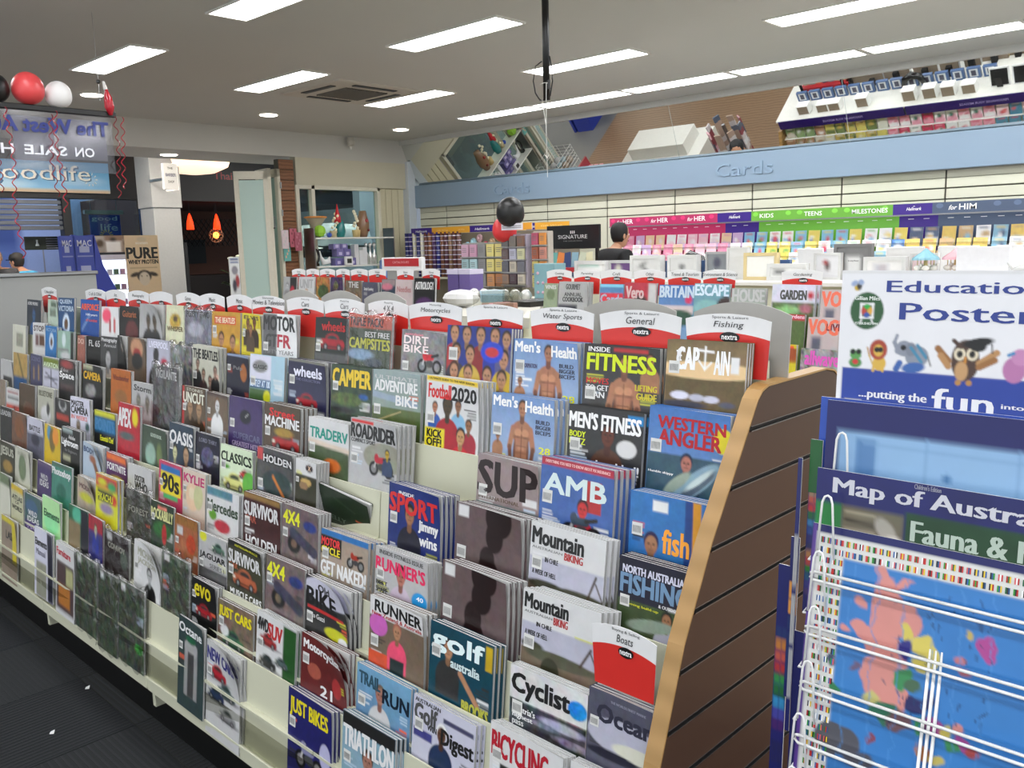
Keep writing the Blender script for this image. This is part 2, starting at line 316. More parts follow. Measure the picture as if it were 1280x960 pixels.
# tilted mirror panels
MIRM=bpy.data.materials.new('mirror'); MIRM.use_nodes=True; b=MIRM.node_tree.nodes['Principled BSDF']; b.inputs['Metallic'].default_value=1; b.inputs['Roughness'].default_value=.015; b.inputs['Base Color'].default_value=(.72,.74,.72,1)
TT=.42
mirror=thing('wall_mirror','long tilted mirror strip above the pale blue fascia reflecting the shop','mirror',(-4,8.7,2.5))
xs=[-10.2,-7.55,-5.6,-3.66,-1.71,.2,3]
for a,c in zip(xs[:-1],xs[1:]):
    m=MB(); z0,z1=2.5,3.1; y1=8.40; y0=y1+TT*(z1-z0)
    m.add([(a+.002,y0,z0),(c-.002,y0,z0),(c-.002,y1,z1),(a+.002,y1,z1),(a+.002,y0+.02,z0),(c-.002,y0+.02,z0),(c-.002,y1+.02,z1),(a+.002,y1+.02,z1)],[(0,1,2,3),(7,6,5,4),(0,4,5,1),(3,2,6,7),(0,3,7,4),(1,5,6,2)],'ccc'); m.build('mirror_panel',MIRM,mirror)
MB().box(-10.2,3,8.37,8.41,3.085,3.15).build('top_rail',CEILM,mirror)
# front wall above the openings
struct(MB().box(-11.25,-10.2,-3,8.8,2.83,3.32).build('wall_front_bulkhead',mat('bulkhead_paint','c4c3bc',.7,vary=.03,scale=2)))
struct(MB().box(-10.32,-10.2,6.6,8.55,2.47,2.83).build('wall_front',mat('beige_panel','c9c4ae',.6,vary=.03,scale=3)))
struct(MB().box(-10.32,-10.2,-3,1.2,0,2.83).build('wall_front_left',GREYP))
struct(MB().box(-10.32,-10.2,6.6,8.55,0,.85).build('wall_front_sill',GREYP))
struct(MB().bbox(-10.26,-10.14,8.46,8.6,0,2.86).build('trim_2',mat('pale_post','c9d2d8',.4)))
cu=struct(MB().box(-10.3,-10.24,7.98,8.44,.85,2.47).build('wall_front_blind',mat('cream_blind','cfc8aa',.6)))
for k in range(4): MB().bbox(-10.24,-10.225,7.985+k*.114,8.09+k*.114,.86,2.46).build('blind_panel',mat('cream_blind','cfc8aa',.6),cu)
# brown slat return beside the door
sw=struct(MB().box(-10.3,-10.2,6.34,6.56,0,2.79).build('wall_slat_return',mat('groove_shadow','4a4940',.8)))
for k in range(21): MB().bbox(-10.2,-10.185,6.342,6.558,.02+k*.132,.145+k*.132,'ccc',.003).build('board',OAK,sw)
# window with frames
wn=thing('window_1','','',(-10.2,7.2,.85)); del wn['label']; del wn['category']; struct(wn)
for y in (6.56,6.8,7.9): MB().bbox(-10.26,-10.16,y,y+.055,.85,2.47).build('window_frame',mat('cream_frame','d8d4c2',.4),wn)
MB().bbox(-10.26,-10.16,6.6,7.95,2.42,2.47).build('window_frame',MATS['cream_frame'],wn)
MB().bbox(-10.26,-10.13,6.6,7.95,.83,.88).build('window_sill',MATS['cream_frame'],wn)
MB().box(-10.235,-10.23,6.62,7.9,.88,2.42).build('pane',GLASS,wn)
# folding door, stacked open
dr=thing('door_1','','',(-10.3,6,0)); del dr['label']; del dr['category']; struct(dr)
def leaf(p,q,z1):
    p=Vector(p);q=Vector(q); d=(q-p); Lh=d.length; d.normalize(); nrm=Vector((-d.y,d.x,0)); R=Matrix(((d.x,nrm.x,0),(d.y,nrm.y,0),(0,0,1)))
    m=MB(); c=(p+q)/2
    for t in (.03,Lh-.03): m.obox((p.x+d.x*t,p.y+d.y*t,z1/2),(.06,.045,z1),R)
    m.obox((c.x,c.y,z1-.05),(Lh,.045,.1),R); m.obox((c.x,c.y,.08),(Lh,.045,.16),R); m.build('door_leaf',mat('cream_frame','d8d4c2',.4),dr)
    MB().obox((c.x,c.y,z1/2),(Lh-.11,.012,z1-.22),R).build('frosted_pane',FROST,dr)
leaf((-10.35,5.78,0),(-10.12,6.13,0),2.62); leaf((-10.12,6.15,0),(-10.5,6.2,0),2.66); leaf((-10.5,6.24,0),(-10.14,6.3,0),2.66)
for z in (.3,.95,1.2,2.1,2.45): MB().path([(-10.1,6.3,z-.04),(-10.1,6.3,z+.04)],.012,8,'999').build('hinge',METAL,dr)
MB().path([(-10.1,6.16,1.9),(-10.07,6.16,1.92),(-10.07,6.16,2.05)],.01,6,'999').build('door_handle',METAL,dr)
# ceiling panels
def light(x,y,lab):
    t=thing('ceiling_light',lab,'ceiling light',(x,y,3.15),'recessed fluorescent ceiling panels')
    m=MB(); 
    for a in ((x-.6,x+.6,y-.15,y-.135),(x-.6,x+.6,y+.135,y+.15),(x-.6,x-.58,y-.135,y+.135),(x+.58,x+.6,y-.135,y+.135)): m.box(a[0],a[1],a[2],a[3],3.138,3.16)
    m.build('frame',WHITE,t); MB().box(x-.57,x+.57,y-.135,y+.135,3.143,3.15).build('diffuser',PANELM,t)
ri=['nearest','second','third','fourth']
for r,y in enumerate((3.13,4.61,6.13)):
    for k,x in enumerate((-7.3,-4.95,-2.6)):
        light(x,y,'%s ceiling panel from the shopfront in the %s row from the camera'%(['first','second','third'][k],['nearest','second','third'][r]))
for k in range(9):
    light(-7.42+k*1.225,7.62,'long ceiling panel, %s from the left in the unbroken row by the mirror'%['first','second','third','fourth','fifth','sixth','seventh','eighth','ninth'][k])
for x in (-7.3,-4.95,-2.6,-.2,1.6):
    for y in (-1.5,.1,1.6): light(x,y,'ceiling panel outside the picture, %s row, %s from the shopfront'%(ordn[int(y+1.6)],ordn[(-73,-50,-26,-2,16).index(round(x*10+.01)) if round(x*10+.01) in (-73,-50,-26,-2,16) else 1]))
for x in (-.2,1.6):
    for y in (3.13,4.61,6.13): light(x,y,'ceiling panel right of the picture, %s row, %s one'%(ordn[int(y/1.5)-1],'left' if x<0 else 'right'))
def downl(x,y,z,lab):
    t=thing('downlight',lab,'downlight',(x,y,z),'round downlights'); m=MB(); m.lathe([(.1,-.008),(.115,-.006),(.12,0),(.12,.01)],(x,y,z),20); m.build('rim',WHITE,t)
    MB().lathe([(.095,-.012),(.098,-.009)],(x,y,z),20).build('diffuser',DOWNM,t)
for (x,y,z,l) in ((-8.98,3.58,3.15,'round downlight nearest the hanging newspaper banner'),(-9.09,5.57,3.15,'round downlight beside the air conditioning vent'),(-9.19,7.58,3.15,'round downlight near the corner by the mirror'),(-10.75,5.15,2.83,'round downlight in the soffit over the shop entrance')): downl(x,y,z,l)
# air conditioning cassette
v=thing('ceiling_vent','square white air conditioning cassette with dark slots','vent',(-7.35,5.45,3.15))
MB().bbox(-7.85,-6.85,4.95,5.95,3.135,3.16,'ccc',.01).build('frame',mat('vent_white','bdb9ae',.6),v)
gm=MB()
for k in range(17): gm.box(-7.6,-7.1,5.21+k*.03,5.225+k*.03,3.122,3.14,'777')
gm.build('grille',mat('vent_grille','6c6960',.7),v)
for a in ((-7.76,-7.7,5.2,5.7),(-7.0,-6.94,5.2,5.7),(-7.6,-7.1,5.03,5.09),(-7.6,-7.1,5.81,5.87)): MB().box(*a,3.128,3.138).build('slot',DARK,v)
sp=thing('smoke_detector','small white detector high on the bulkhead near the corner','detector',(-10.1,7.45,3.1)); MB().lathe([(.02,-.09),(.05,-.07),(.055,-.02),(.04,.03)],(-10.12,7.45,3.1),12,'ccc').build('housing',mat('vent_white','bdb9ae',.6),sp); MB().lathe([(.012,-.13),(.02,-.09)],(-10.12,7.45,3.1),10).build('sensor',WHITE,sp)

# magazine fronts: (tier, x, z of top edge, look, cover colour, printed shapes, flags)
MAGS=[
(1,-4.894,1.393,'dark navy magazine with a glowing blue figure','123',[P(.5,.55,.16,'258','014','26a'),T('ASTRO PROFILE',.06,.08,.8,.2,'ddd')],''),
(1,-4.597,1.400,'pale green and white magazine','bcb',[B(.3,.1,.9,.4,'565'),B(.2,.5,.8,.9,'787'),N(.25)],''),
(1,-4.456,1.411,'deep blue magazine with a bright arched figure in a veil','047>258',[E(.5,.95,.22,.4,'def'),E(.5,.9,.12,.2,'642'),T('QUEEN',.1,.06,.85,.22,'cde'),T('VICTORIA',.03,.28,.97,.46,'cde')],''),
(1,-4.179,1.410,'blue magazine under a big orange masthead','15a>248',[T('AIRFORCE',.05,.14,.97,.34,'f62'),T('100 years',.3,.45,.9,.55,'fff'),T('of combat',.3,.62,.9,.72,'e54'),L(.1,1,.5,.5,.04,'79c')],''),
(1,-3.950,1.384,'white magazine with a big pink dot and red bottles','eee',[E(.3,.3,.25,.25,'f57'),L(.5,.5,.5,.8,.06,'a22'),L(.75,.45,.75,.8,.06,'c33')],''),
(1,-3.755,1.393,'dark brown magazine with a maroon title','222',[T('Guitarist',.15,.15,.85,.35,'a64'),E(.6,.8,.3,.35,'633'),N(.15)],''),
(1,-3.556,1.408,'grey bent magazine with a group of dark figures','aaa>ccc',[P(.4,.5,.13,'654','222','333'),P(.7,.5,.13,'654','222','333'),N(.1)],'curl'),
(1,-3.319,1.409,'cream magazine with a yellow ink illustration','ddb',[E(.5,.6,.3,.3,'ca4'),E(.5,.5,.12,.14,'543'),T('WHISPER',.08,.8,.9,.98,'764'),N(.4)],''),
(1,-3.162,1.398,'silver magazine sealed in clear plastic','889',[T('FORTY TWO',.05,.05,.95,.22,'333'),E(.4,.55,.3,.2,'ccd'),N(.4)],'wrap'),
(1,-2.959,1.396,'mustard yellow magazine with two dark haired faces','c93',[B(.1,.12,.85,.32,'d43'),T('THE BEATLES',.13,.15,.82,.29,'fec'),P(.35,.72,.13,'b86','210','222'),P(.75,.78,.13,'b86','210','222')],''),
(1,-2.745,1.397,'bright yellow magazine with a group of standing people','dc3',[P(.3,.4,.12,'853','211','432'),P(.65,.35,.13,'853','211','321'),P(.45,.6,.12,'a75','211','543'),T('ELVIS',.1,.08,.9,.22,'444')],''),
(1,-2.609,1.402,'magazine split into a grey half and a white half','eee',[B(0,0,.42,1.4,'666'),T('MOTOR',.03,.06,.95,.4,'333'),T('GT',.1,.5,.42,.8,'444'),T('FR',.45,.5,.82,.8,'b34'),T('FIFTY YEARS',.1,.87,.9,.97,'888')],''),
(1,-2.302,1.400,'black magazine with a long red sports car','111>232',[T('wheels',.2,.1,.9,.34,'b22'),CAR(.52,.66,.8,'a12'),B(0,.95,1,1.2,'555')],''),
(1,-2.126,1.416,'magazine pack in a glossy orange wrapper','d53',[B(0,.28,1,1.4,'342'),T('TRIPLE PACK!',.02,.06,.8,.24,'411'),T('BEST FREE',.4,.35,.95,.47,'fff'),T('CAMPSITES',.03,.5,.97,.72,'dd3'),E(.3,.85,.3,.12,'9bd'),E(.6,1,.2,.1,'345'),N(.2)],'wrap'),
(1,-1.885,1.382,'black and white magazine with a red dirt bike','888',[T('australasian',.08,.06,.5,.12,'f9a'),T('DIRT',.06,.13,.62,.31,'fee'),T('BIKE',.06,.34,.62,.5,'fee'),MOTO(.65,.65,.6,'c23'),N(.3)],''),
(1,-1.697,1.402,'wide blue album with a crowd of footballers','238',[P(.12,.12,.1,'b86','321','a33'),P(.32,.14,.1,'b86','321','238'),P(.54,.14,.1,'b86','321','822'),P(.76,.14,.1,'b86','321','239'),P(.93,.18,.09,'b86','321','558'),P(.16,.44,.1,'b86','321','334'),P(.38,.46,.1,'b86','321','ca4'),P(.9,.5,.1,'b86','321','ca2'),P(.13,.75,.1,'b86','421','844'),P(.36,.78,.1,'b86','321','238'),P(.66,.78,.1,'b86','321','dc3'),P(.88,.82,.1,'b86','321','334'),E(.72,.4,.17,.17,'24c'),E(.72,.4,.1,.08,'c33')],'w.25'),
(1,-1.459,1.379,'pale blue magazine with a bare chested man, paired at the top','79c>bcd',[MAN(.55,.22,.1),T("Men's",.03,.03,.42,.22,'fff'),T('Health',.6,.08,.98,.27,'fff'),T('BUILD',.72,.38,.93,.45,'223'),T('BIGGER',.72,.47,.95,.54,'223'),T('BICEPS',.72,.56,.95,.63,'223'),T('28',.78,.92,.95,1.04,'ee2'),T('TRANSFORMATION',.05,.42,.38,.5,'557'),P(.12,.75,.05,'a75','432','a75')],''),
(1,-1.239,1.380,'dark magazine with yellow masthead and a muscular man','333>555',[MAN(.55,.3,.1),T('INSIDE',.06,.04,.35,.12,'fff'),B(.4,.04,.85,.1,'b33'),T('FITNESS',.05,.15,.95,.42,'de2'),MAN(.55,.3,.1),P(.88,.2,.07,'a75','321','a75'),T('MOVES',.05,.55,.35,.65,'c33'),T('TO GET',.05,.67,.35,.76,'eee'),T('LEAN',.05,.78,.3,.88,'eee'),T('LIFTING',.7,.6,.97,.7,'dc3'),T('GUIDE',.72,.73,.97,.84,'dc3')],''),
(1,-1.018,1.402,'sepia magazine with an anchor in its title over moored boats','764>db8',[B(0,.6,1,1.3,'653'),E(.2,.95,.12,.07,'dde'),E(.42,.97,.1,.06,'bbc'),E(.6,.98,.1,.06,'ccd'),E(.8,1.05,.1,.05,'556'),E(.25,1.1,.3,.06,'334'),E(.5,.5,.7,.15,'ec9'),T('THE',.13,.18,.2,.36,'fff'),T('CAP',.14,.12,.42,.5,'fff'),T('AIN',.62,.16,.8,.55,'fff'),L(.5,.1,.5,.48,.012,'fff'),L(.42,.16,.6,.18,.014,'fff'),L(.42,.34,.5,.48,.012,'fff'),L(.58,.36,.5,.48,.012,'fff'),B(.82,.25,.92,.52,'eee'),N(.08)],'w.255'),
(2,-4.994,1.266,'cream and white magazine','ddc',[B(.3,.3,.8,.8,'998'),N(.2)],''),
(2,-4.690,1.287,'white magazine with a row of brown doors','ddd',[T('STOP',.1,.12,.9,.36,'544'),B(.2,.5,.45,1,'755'),B(.5,.5,.9,1,'643')],''),
(2,-4.517,1.279,'bright blue magazine with a bright arched figure','27b',[E(.55,.7,.2,.4,'cde'),E(.55,.75,.1,.2,'643'),T('VICTORIA',.05,.1,.95,.25,'9bd')],''),
(2,-4.364,1.263,'teal magazine with a pale bird','9ba',[E(.4,.3,.12,.25,'dee'),B(0,.6,.7,.7,'888'),E(.5,.85,.3,.15,'ddd'),B(.82,0,1,1.4,'111')],''),
(2,-4.123,1.253,'dusty pink magazine with large pale numbers','a65',[T('DOI',.1,.2,.9,.55,'ecb'),N(.2)],''),
(2,-4.021,1.255,'black magazine with white numbers','111',[T('FL 65',.2,.15,.95,.4,'ccc'),B(.1,.6,.9,.63,'333')],''),
(2,-3.860,1.263,'black and white photography magazine with a face','444',[T('Photography',.05,.05,.95,.22,'ddd'),T('Annual',.2,.26,.9,.38,'bbb'),P(.45,.8,.22,'bbb','222','dcb')],''),
(2,-3.684,1.276,'black magazine with a folded white page corner','111',[E(.7,.5,.25,.4,'ddd'),E(.65,.7,.12,.3,'654'),N(.15)],'curl'),
(2,-3.582,1.274,'warm brown magazine with a red mouthed portrait','654',[E(.5,.35,.35,.35,'c97'),E(.5,.55,.22,.2,'a33'),E(.5,.8,.3,.3,'222')],''),
(2,-3.403,1.278,'white magazine with a dark figure and one red spot','bbc',[P(.4,.5,.16,'333','222','333'),E(.75,.65,.14,.12,'b24'),T('LIVERPOOL',.1,.06,.9,.25,'eef')],''),
(2,-3.205,1.267,'crumpled grey plastic magazine bag','888',[E(.3,.2,.15,.1,'ccc'),N(.8)],'wrap'),
(2,-3.025,1.278,'cream magazine with four dark suited musicians','ccb',[T('THE BEATLES',.03,.1,.97,.35,'333'),P(.2,.5,.09,'a87','221','333'),P(.42,.75,.09,'a87','221','433'),P(.66,.9,.09,'a87','221','544'),P(.85,.62,.09,'a87','221','222')],''),
(2,-2.777,1.262,'dark magazine with an orange smudge, leaning sideways','223',[E(.75,.6,.15,.3,'a63'),T('Pulp',.3,.4,.7,.55,'888'),B(0,0,1,.08,'9ac')],''),
(2,-2.622,1.270,'magazine with an oval badge over a green park and blue side','acd',[B(0,0,.62,.6,'dde'),E(.3,.28,.22,.15,'888'),T('CLASSIC',.1,.24,.5,.34,'222'),B(0,.6,.62,.82,'258'),T('BENTLEY AT 100',.03,.62,.6,.78,'def'),B(0,.82,.62,1.4,'463'),E(.52,1.0,.1,.16,'dd2'),N(.1)],''),
(2,-2.390,1.272,'midnight blue magazine with a small red car','224>335',[T('wheels',.15,.15,.9,.38,'eef'),T('THE COLLECTION',.2,.42,.85,.48,'779'),CAR(.5,.95,.6,'a12'),B(0,0,1,.05,'998')],''),
(2,-2.158,1.270,'dark green camping magazine with a yellow masthead','343',[T('CAMPER',.04,.08,.97,.46,'ec3'),E(.4,.75,.4,.15,'563'),E(.8,.65,.1,.06,'259'),E(.3,1,.3,.06,'222'),N(.35)],''),
(2,-1.958,1.271,'olive magazine of open hills under a grey title','9aa>674',[B(0,.75,1,1.4,'563'),T('ULTIMATE',.05,.1,.93,.18,'ccc'),T('ADVENTURE',.05,.2,.93,.42,'eee'),T('BIKE',.5,.48,.93,.68,'eee'),L(0,1.1,.6,.8,.01,'ba7'),L(0,.5,.9,.62,.05,'9ab'),N(.1)],''),
(2,-1.729,1.274,'white football magazine with a yellow top strip and players in red','ddd',[B(0,0,1,.1,'ec2'),T('ULTIMATE GUIDE TO THE NEW SEASON',.06,.03,.93,.07,'432'),P(.18,.6,.07,'b75','321','25a'),P(.62,.52,.08,'964','211','8bd'),P(.82,.85,.08,'964','321','a23'),P(.42,.55,.13,'431','111','a12'),T('Football',.05,.15,.48,.42,'d22'),T('2020',.5,.16,.96,.42,'111'),B(0,1,.38,1.5,'ed2'),P(.68,1.08,.11,'c96','211','c12'),T('KICK',.05,1.03,.33,1.18,'111'),T('OFF!',.05,1.2,.33,1.35,'111')],'h.315'),
(2,-1.488,1.251,'pale blue magazine with a bare chested man, lower of the two','79c>bcd',[MAN(.5,.22,.1),T("Men's",.03,.03,.42,.22,'fff'),T('Health',.55,.08,.98,.27,'fff'),T('BUILD',.72,.38,.93,.45,'223'),T('BIGGER',.72,.47,.95,.54,'223'),T('BICEPS',.72,.56,.95,.63,'223'),T('28',.78,.84,.95,.96,'ee2'),P(.12,.75,.05,'a75','432','a75')],''),
(2,-1.245,1.248,'dark magazine with a boxer and white masthead','333',[T("MEN'S FITNESS",.02,.1,.97,.36,'fff'),P(.55,.42,.13,'632','211','532'),T('BODY',.03,.42,.25,.52,'de2'),T('BLITZ',.03,.54,.25,.64,'de2'),E(.8,.6,.13,.14,'ddd'),B(.8,.06,1,.2,'28c'),T('shredded!',.35,.85,.97,1,'fff')],''),
(2,-1.027,1.269,'sky blue fishing magazine with an angler holding a big silver fish','47b>8ad',[T('WESTERN',.12,.14,.95,.34,'b12'),T('ANGLER',.14,.36,.9,.6,'b12'),B(0,.75,1,1.4,'356'),P(.5,.86,.1,'b76','124','234'),E(.62,1.16,.36,.16,'8ab',.7),E(.64,1.2,.28,.08,'567',.7),E(.66,1.1,.2,.05,'cdd',.7),E(.4,1.2,.2,.09,'9a9',.7),E(.93,.42,.13,.2,'ed2'),T('Humble skippy',.03,1.05,.35,1.1,'fff')],'w.23'),
(3,-4.973,1.096,'white magazine with a black base','ccc',[B(.2,.6,.9,1,'222')],''),
(3,-4.760,1.143,'tan and blue magazine fanned open','b95',[L(.3,0,.8,1,.05,'763'),B(0,.85,1,1.4,'258'),N(.2)],''),
(3,-4.517,1.152,'grey purple magazine with wooden posts','446',[T('SCIENCE',.1,.1,.9,.28,'779'),L(.3,.6,.3,1,.06,'a85'),L(.7,.5,.7,1,.06,'a85')],''),
(3,-4.347,1.152,'aviation magazine with a green top and propeller','ccd',[B(0,0,1,.36,'782'),T('AVIATION',.04,.18,.96,.34,'efd'),L(.5,.45,.5,1,.03,'223'),L(.1,.75,.9,.7,.02,'334'),L(.15,.55,.85,.9,.02,'334')],''),
(3,-4.145,1.155,'dark magazine with a big white space title','333',[E(.5,.15,.4,.12,'a44'),T('all about',.1,.28,.6,.4,'bbb'),T('Space',.05,.4,.95,.66,'fff'),B(.1,.8,.9,1,'544'),N(.15)],''),
(3,-3.869,1.154,'black camera magazine with a yellow masthead','222',[B(0,0,.5,.14,'bb9'),T('CAMERA',.05,.22,.92,.46,'eb2'),E(.4,.8,.25,.2,'999'),N(.3)],''),
(3,-3.578,1.156,'plain rust orange magazine','b62',[T('Woodworker',.1,.18,.9,.36,'843'),E(.5,.9,.3,.25,'963'),N(.1)],''),
(3,-3.389,1.121,'black and white magazine with two dancers','bbb',[T('Storm',.1,.08,.9,.25,'444'),P(.3,.55,.12,'998','222','777'),P(.7,.55,.12,'998','222','eee')],''),
(3,-3.184,1.202,'dark magazine in crinkled clear plastic with a pale title','555',[T('VIGILANTE',.1,.12,.95,.34,'ccc'),N(.55)],'wrap'),
(3,-2.965,1.144,'brown magazine with a red edge and white masthead','654',[B(0,0,.1,1.4,'b33'),T('UNCUT',.06,.18,.96,.48,'eed'),P(.35,.6,.16,'a86','432','432'),P(.72,.65,.16,'a86','753','432'),T('STONES',.2,.05,.9,.14,'ddc')],''),
(3,-2.784,1.138,'narrow brown magazine with a white standing figure','765',[P(.5,.4,.16,'ddd','753','eee'),B(0,0,1,.1,'544')],''),
(3,-2.632,1.140,'plain violet magazine with a black round dial','436',[E(.5,.45,.17,.17,'112'),L(.5,.45,.58,.38,.01,'bbb'),T('SUPERCAR',.15,.85,.95,1,'668'),T('GREATEST HITS',.12,1.06,.9,1.18,'bac')],''),
(3,-2.414,1.141,'street car magazine with a red car seen through a windscreen','543',[T('Street',.15,.1,.85,.28,'d33'),T('MACHINE',.03,.28,.97,.5,'eee'),CAR(.6,.85,.8,'a22'),E(.55,.62,.25,.1,'a83'),N(.15)],''),
(3,-2.173,1.124,'white trade magazine with an orange crate on a trailer','ddd',[B(0,.55,1,1.4,'453'),T('TRADERV',.05,.2,.97,.42,'298'),L(0,.5,1,.58,.04,'dcb'),E(.6,.95,.2,.14,'d73'),N(.15)],''),
(3,-1.964,1.146,'grey magazine with a red sports motorcycle leaning in a bend','bbb',[B(.02,.02,.5,.08,'d22'),T('ROADRIDER',.02,.1,.97,.38,'222'),T('COMPACT SPORT',.03,.4,.55,.48,'333'),E(.75,.7,.45,.3,'998'),MOTO(.68,.82,.55,'b23'),P(.8,.6,.06,'ca2','222','346')],''),
(3,-1.461,1.119,'grey paddle magazine with three huge black letters','988',[T('SUP',.03,.1,.97,.68,'211'),T('INTERNATIONAL',.04,.72,.7,.79,'654'),B(.75,.62,.97,.75,'ddd'),B(0,.85,1,1.4,'788')],'w.22'),
(3,-1.258,1.143,'blue motocross magazine with a red top strip','46a',[B(0,0,1,.13,'b34'),T('EVERYTHING YOU NEED TO KNOW ABOUT MX INSURANCE',.06,.04,.95,.09,'fcc'),T('AMB',.06,.25,.9,.56,'dee'),B(.62,.25,.84,.75,'b33'),P(.6,.72,.1,'c33','322','b23'),MOTO(.6,1,.6,'345')],''),
(3,-1.018,1.108,'blue fishing magazine lying on its side','37b',[B(.72,0,.9,1.4,'248'),B(.82,0,.92,1.4,'d92'),T('fish',.45,.55,.78,.95,'fa3'),P(.3,.85,.13,'a75','214','ddd'),B(.3,.1,.5,.28,'eee')],'w.21 d-.05'),
(4,-4.800,1.012,'beige and brown magazine','987',[N(.3)],''),
(4,-4.714,0.980,'white magazine with red panels','ddd',[B(.1,.1,.9,.16,'a33'),B(.1,.3,.9,.4,'777'),B(0,.6,1,1,'d54'),L(.4,1,.6,.7,.05,'822')],''),
(4,-4.515,1.021,'plain dark brown magazine','543',[E(.5,.8,.2,.2,'876'),E(.6,.9,.3,.3,'643')],''),
(4,-4.265,1.029,'pale grey magazine with a pencil drawn face','bba',[T('BLUETONE',.1,.12,.9,.3,'776'),E(.5,.9,.3,.3,'ddd'),E(.65,.7,.1,.2,'444'),N(.1)],''),
(4,-4.057,0.995,'charcoal magazine with a red band','333',[B(.1,.55,.9,.75,'b43'),E(.5,.2,.25,.2,'ddd'),E(.5,.15,.2,.2,'444')],''),
(4,-3.874,1.021,'white camera magazine with black and coral lettering','dde',[T('MASTER',.05,.1,.7,.26,'333'),T('CAMERA',.04,.28,.9,.5,'333'),T('IN WEEKS',.05,.55,.85,.68,'e76'),P(.4,.9,.13,'987','653','765'),E(.85,.85,.1,.14,'466')],''),
(4,-3.625,0.993,'black magazine with a blue banner and yellow captions','222',[B(0,0,1,.16,'dd3'),B(.03,.2,1,.62,'27a'),T('POINTS',.06,.24,.95,.58,'48b'),T('Essential Chef',.3,.72,.9,.88,'ee3')],''),
(4,-3.379,1.049,'red comic style magazine with a yellow starburst','b23',[T('APEX',.02,.15,.6,.68,'eee'),E(.78,.35,.13,.25,'ed2'),E(.4,.95,.35,.12,'566'),N(.15)],''),
(4,-3.180,0.986,'dark green magazine with a small white caption','454',[T('GOOD BOOK',.35,.16,.8,.26,'cdc'),E(.35,.75,.2,.3,'9ba'),E(.7,.7,.1,.3,'785'),N(.12)],''),
(4,-2.953,1.023,'dark slate magazine with a white masthead and a young man','345',[T('OASIS',.03,.2,.97,.55,'eee'),P(.25,.8,.13,'dda','321','456'),P(.7,.8,.16,'b97','221','543')],''),
(4,-2.760,1.013,'small dark blue magazine with a misty castle','223',[T('LORD THIRY',.15,.15,.9,.28,'889'),E(.5,.7,.25,.3,'557'),N(.4)],''),
(4,-2.595,0.995,'white and green magazine with a yellow classic car','dec',[T('CLASSICS',.03,.15,.97,.38,'232'),CAR(.45,.85,.75,'dd8'),CAR(.75,.6,.35,'c33'),E(.2,.5,.1,.05,'5a3'),E(.9,.8,.2,.3,'6b4')],''),
(4,-2.365,1.020,'dark grey magazine with an orange striped bonnet','555',[B(0,.02,.16,.28,'c44'),B(.16,.12,1,.32,'222'),T('HOLDEN',.18,.14,.97,.3,'eee'),E(.55,.75,.4,.3,'344'),L(.45,.6,.75,1,.03,'c73'),N(.2)],''),
(4,-2.155,1.014,'white magazine with a black X badge and a dark house below','ddd',[E(.65,.28,.18,.14,'322'),T('X',.6,.2,.72,.36,'eca'),B(0,.6,1,1.4,'332'),E(.5,.85,.25,.15,'ca6'),E(.4,1,.2,.15,'975')],''),
(4,-2.040,0.960,'thick black magazine slumped and leaning forward','232',[T('JELLY',.15,.62,.5,.75,'676'),L(.3,.2,.7,.35,.02,'343'),N(.12)],'lean'),
(4,-1.725,1.017,'navy sport magazine with a dark shirted rugby player','237',[T('INSIDE',.2,.1,.5,.16,'fff'),T('SPORT',.03,.15,.95,.45,'d33'),P(.42,.45,.13,'a75','221','223'),T('Jimmy',.6,.48,.96,.68,'eee'),T('wins',.62,.72,.94,.88,'eee')],''),
(4,-1.474,1.013,'dusty mauve magazine with a black silhouette, higher of the two','655',[E(.66,.1,.2,.32,'211'),E(.6,.42,.13,.26,'211'),E(.5,.8,.11,.2,'211'),L(.45,.85,.36,1.2,.06,'211'),L(.55,.85,.72,1.2,.07,'211'),B(.04,.03,.2,.22,'ddd')],'w.215'),
(4,-1.235,1.015,'white mountain bike magazine with bare trees, higher of the two','ddd',[B(0,.55,1,.95,'bbc'),B(0,.95,1,1.4,'765'),E(.25,.98,.25,.08,'443'),E(.7,1,.35,.1,'554'),L(.9,.6,.8,1,.015,'432'),L(.9,.7,1,.95,.01,'432'),T('Mountain',.03,.08,.72,.34,'222'),T('AUSTRALIAN',.03,.38,.45,.42,'888'),T('BIKING',.48,.36,.72,.48,'b33'),T('IN CHILE',.22,.52,.4,.6,'333'),T('A WEEK OF HELL',.05,.75,.38,.83,'333')],''),
(4,-1.000,0.992,'black fishing magazine with shimmering blue letters','223',[T('NORTH AUSTRALIAN',.06,.14,1,.28,'dde'),T('FISHING',.04,.3,1,.65,'79b'),B(0,.78,1,1.4,'453'),T('& OUTDOORS',.6,.7,.95,.76,'eee'),T('Coming build-up',.1,.82,.6,.88,'dd3'),P(.72,.95,.1,'a75','222','bbc'),E(.5,1.15,.35,.12,'9a9',.15)],''),
(5,-4.613,0.909,'dark magazine with faded lettering','333',[T('LEADER',.05,.15,.95,.35,'ccc'),N(.3)],''),
(5,-4.442,0.905,'brown magazine with a bearded portrait','754',[E(.5,.5,.3,.4,'853'),N(.2)],''),
(5,-4.238,0.902,'white magazine with a grey machine below','ccd',[T('BATTLE',.15,.25,.8,.42,'444'),B(0,.5,1,1.4,'667'),E(.5,.7,.25,.2,'334'),N(.15)],''),
(5,-4.019,0.896,'yellow magazine with a cartoon bird shape','db2',[E(.3,.25,.15,.25,'59b'),E(.5,.45,.2,.4,'763'),E(.7,.3,.2,.3,'e93')],''),
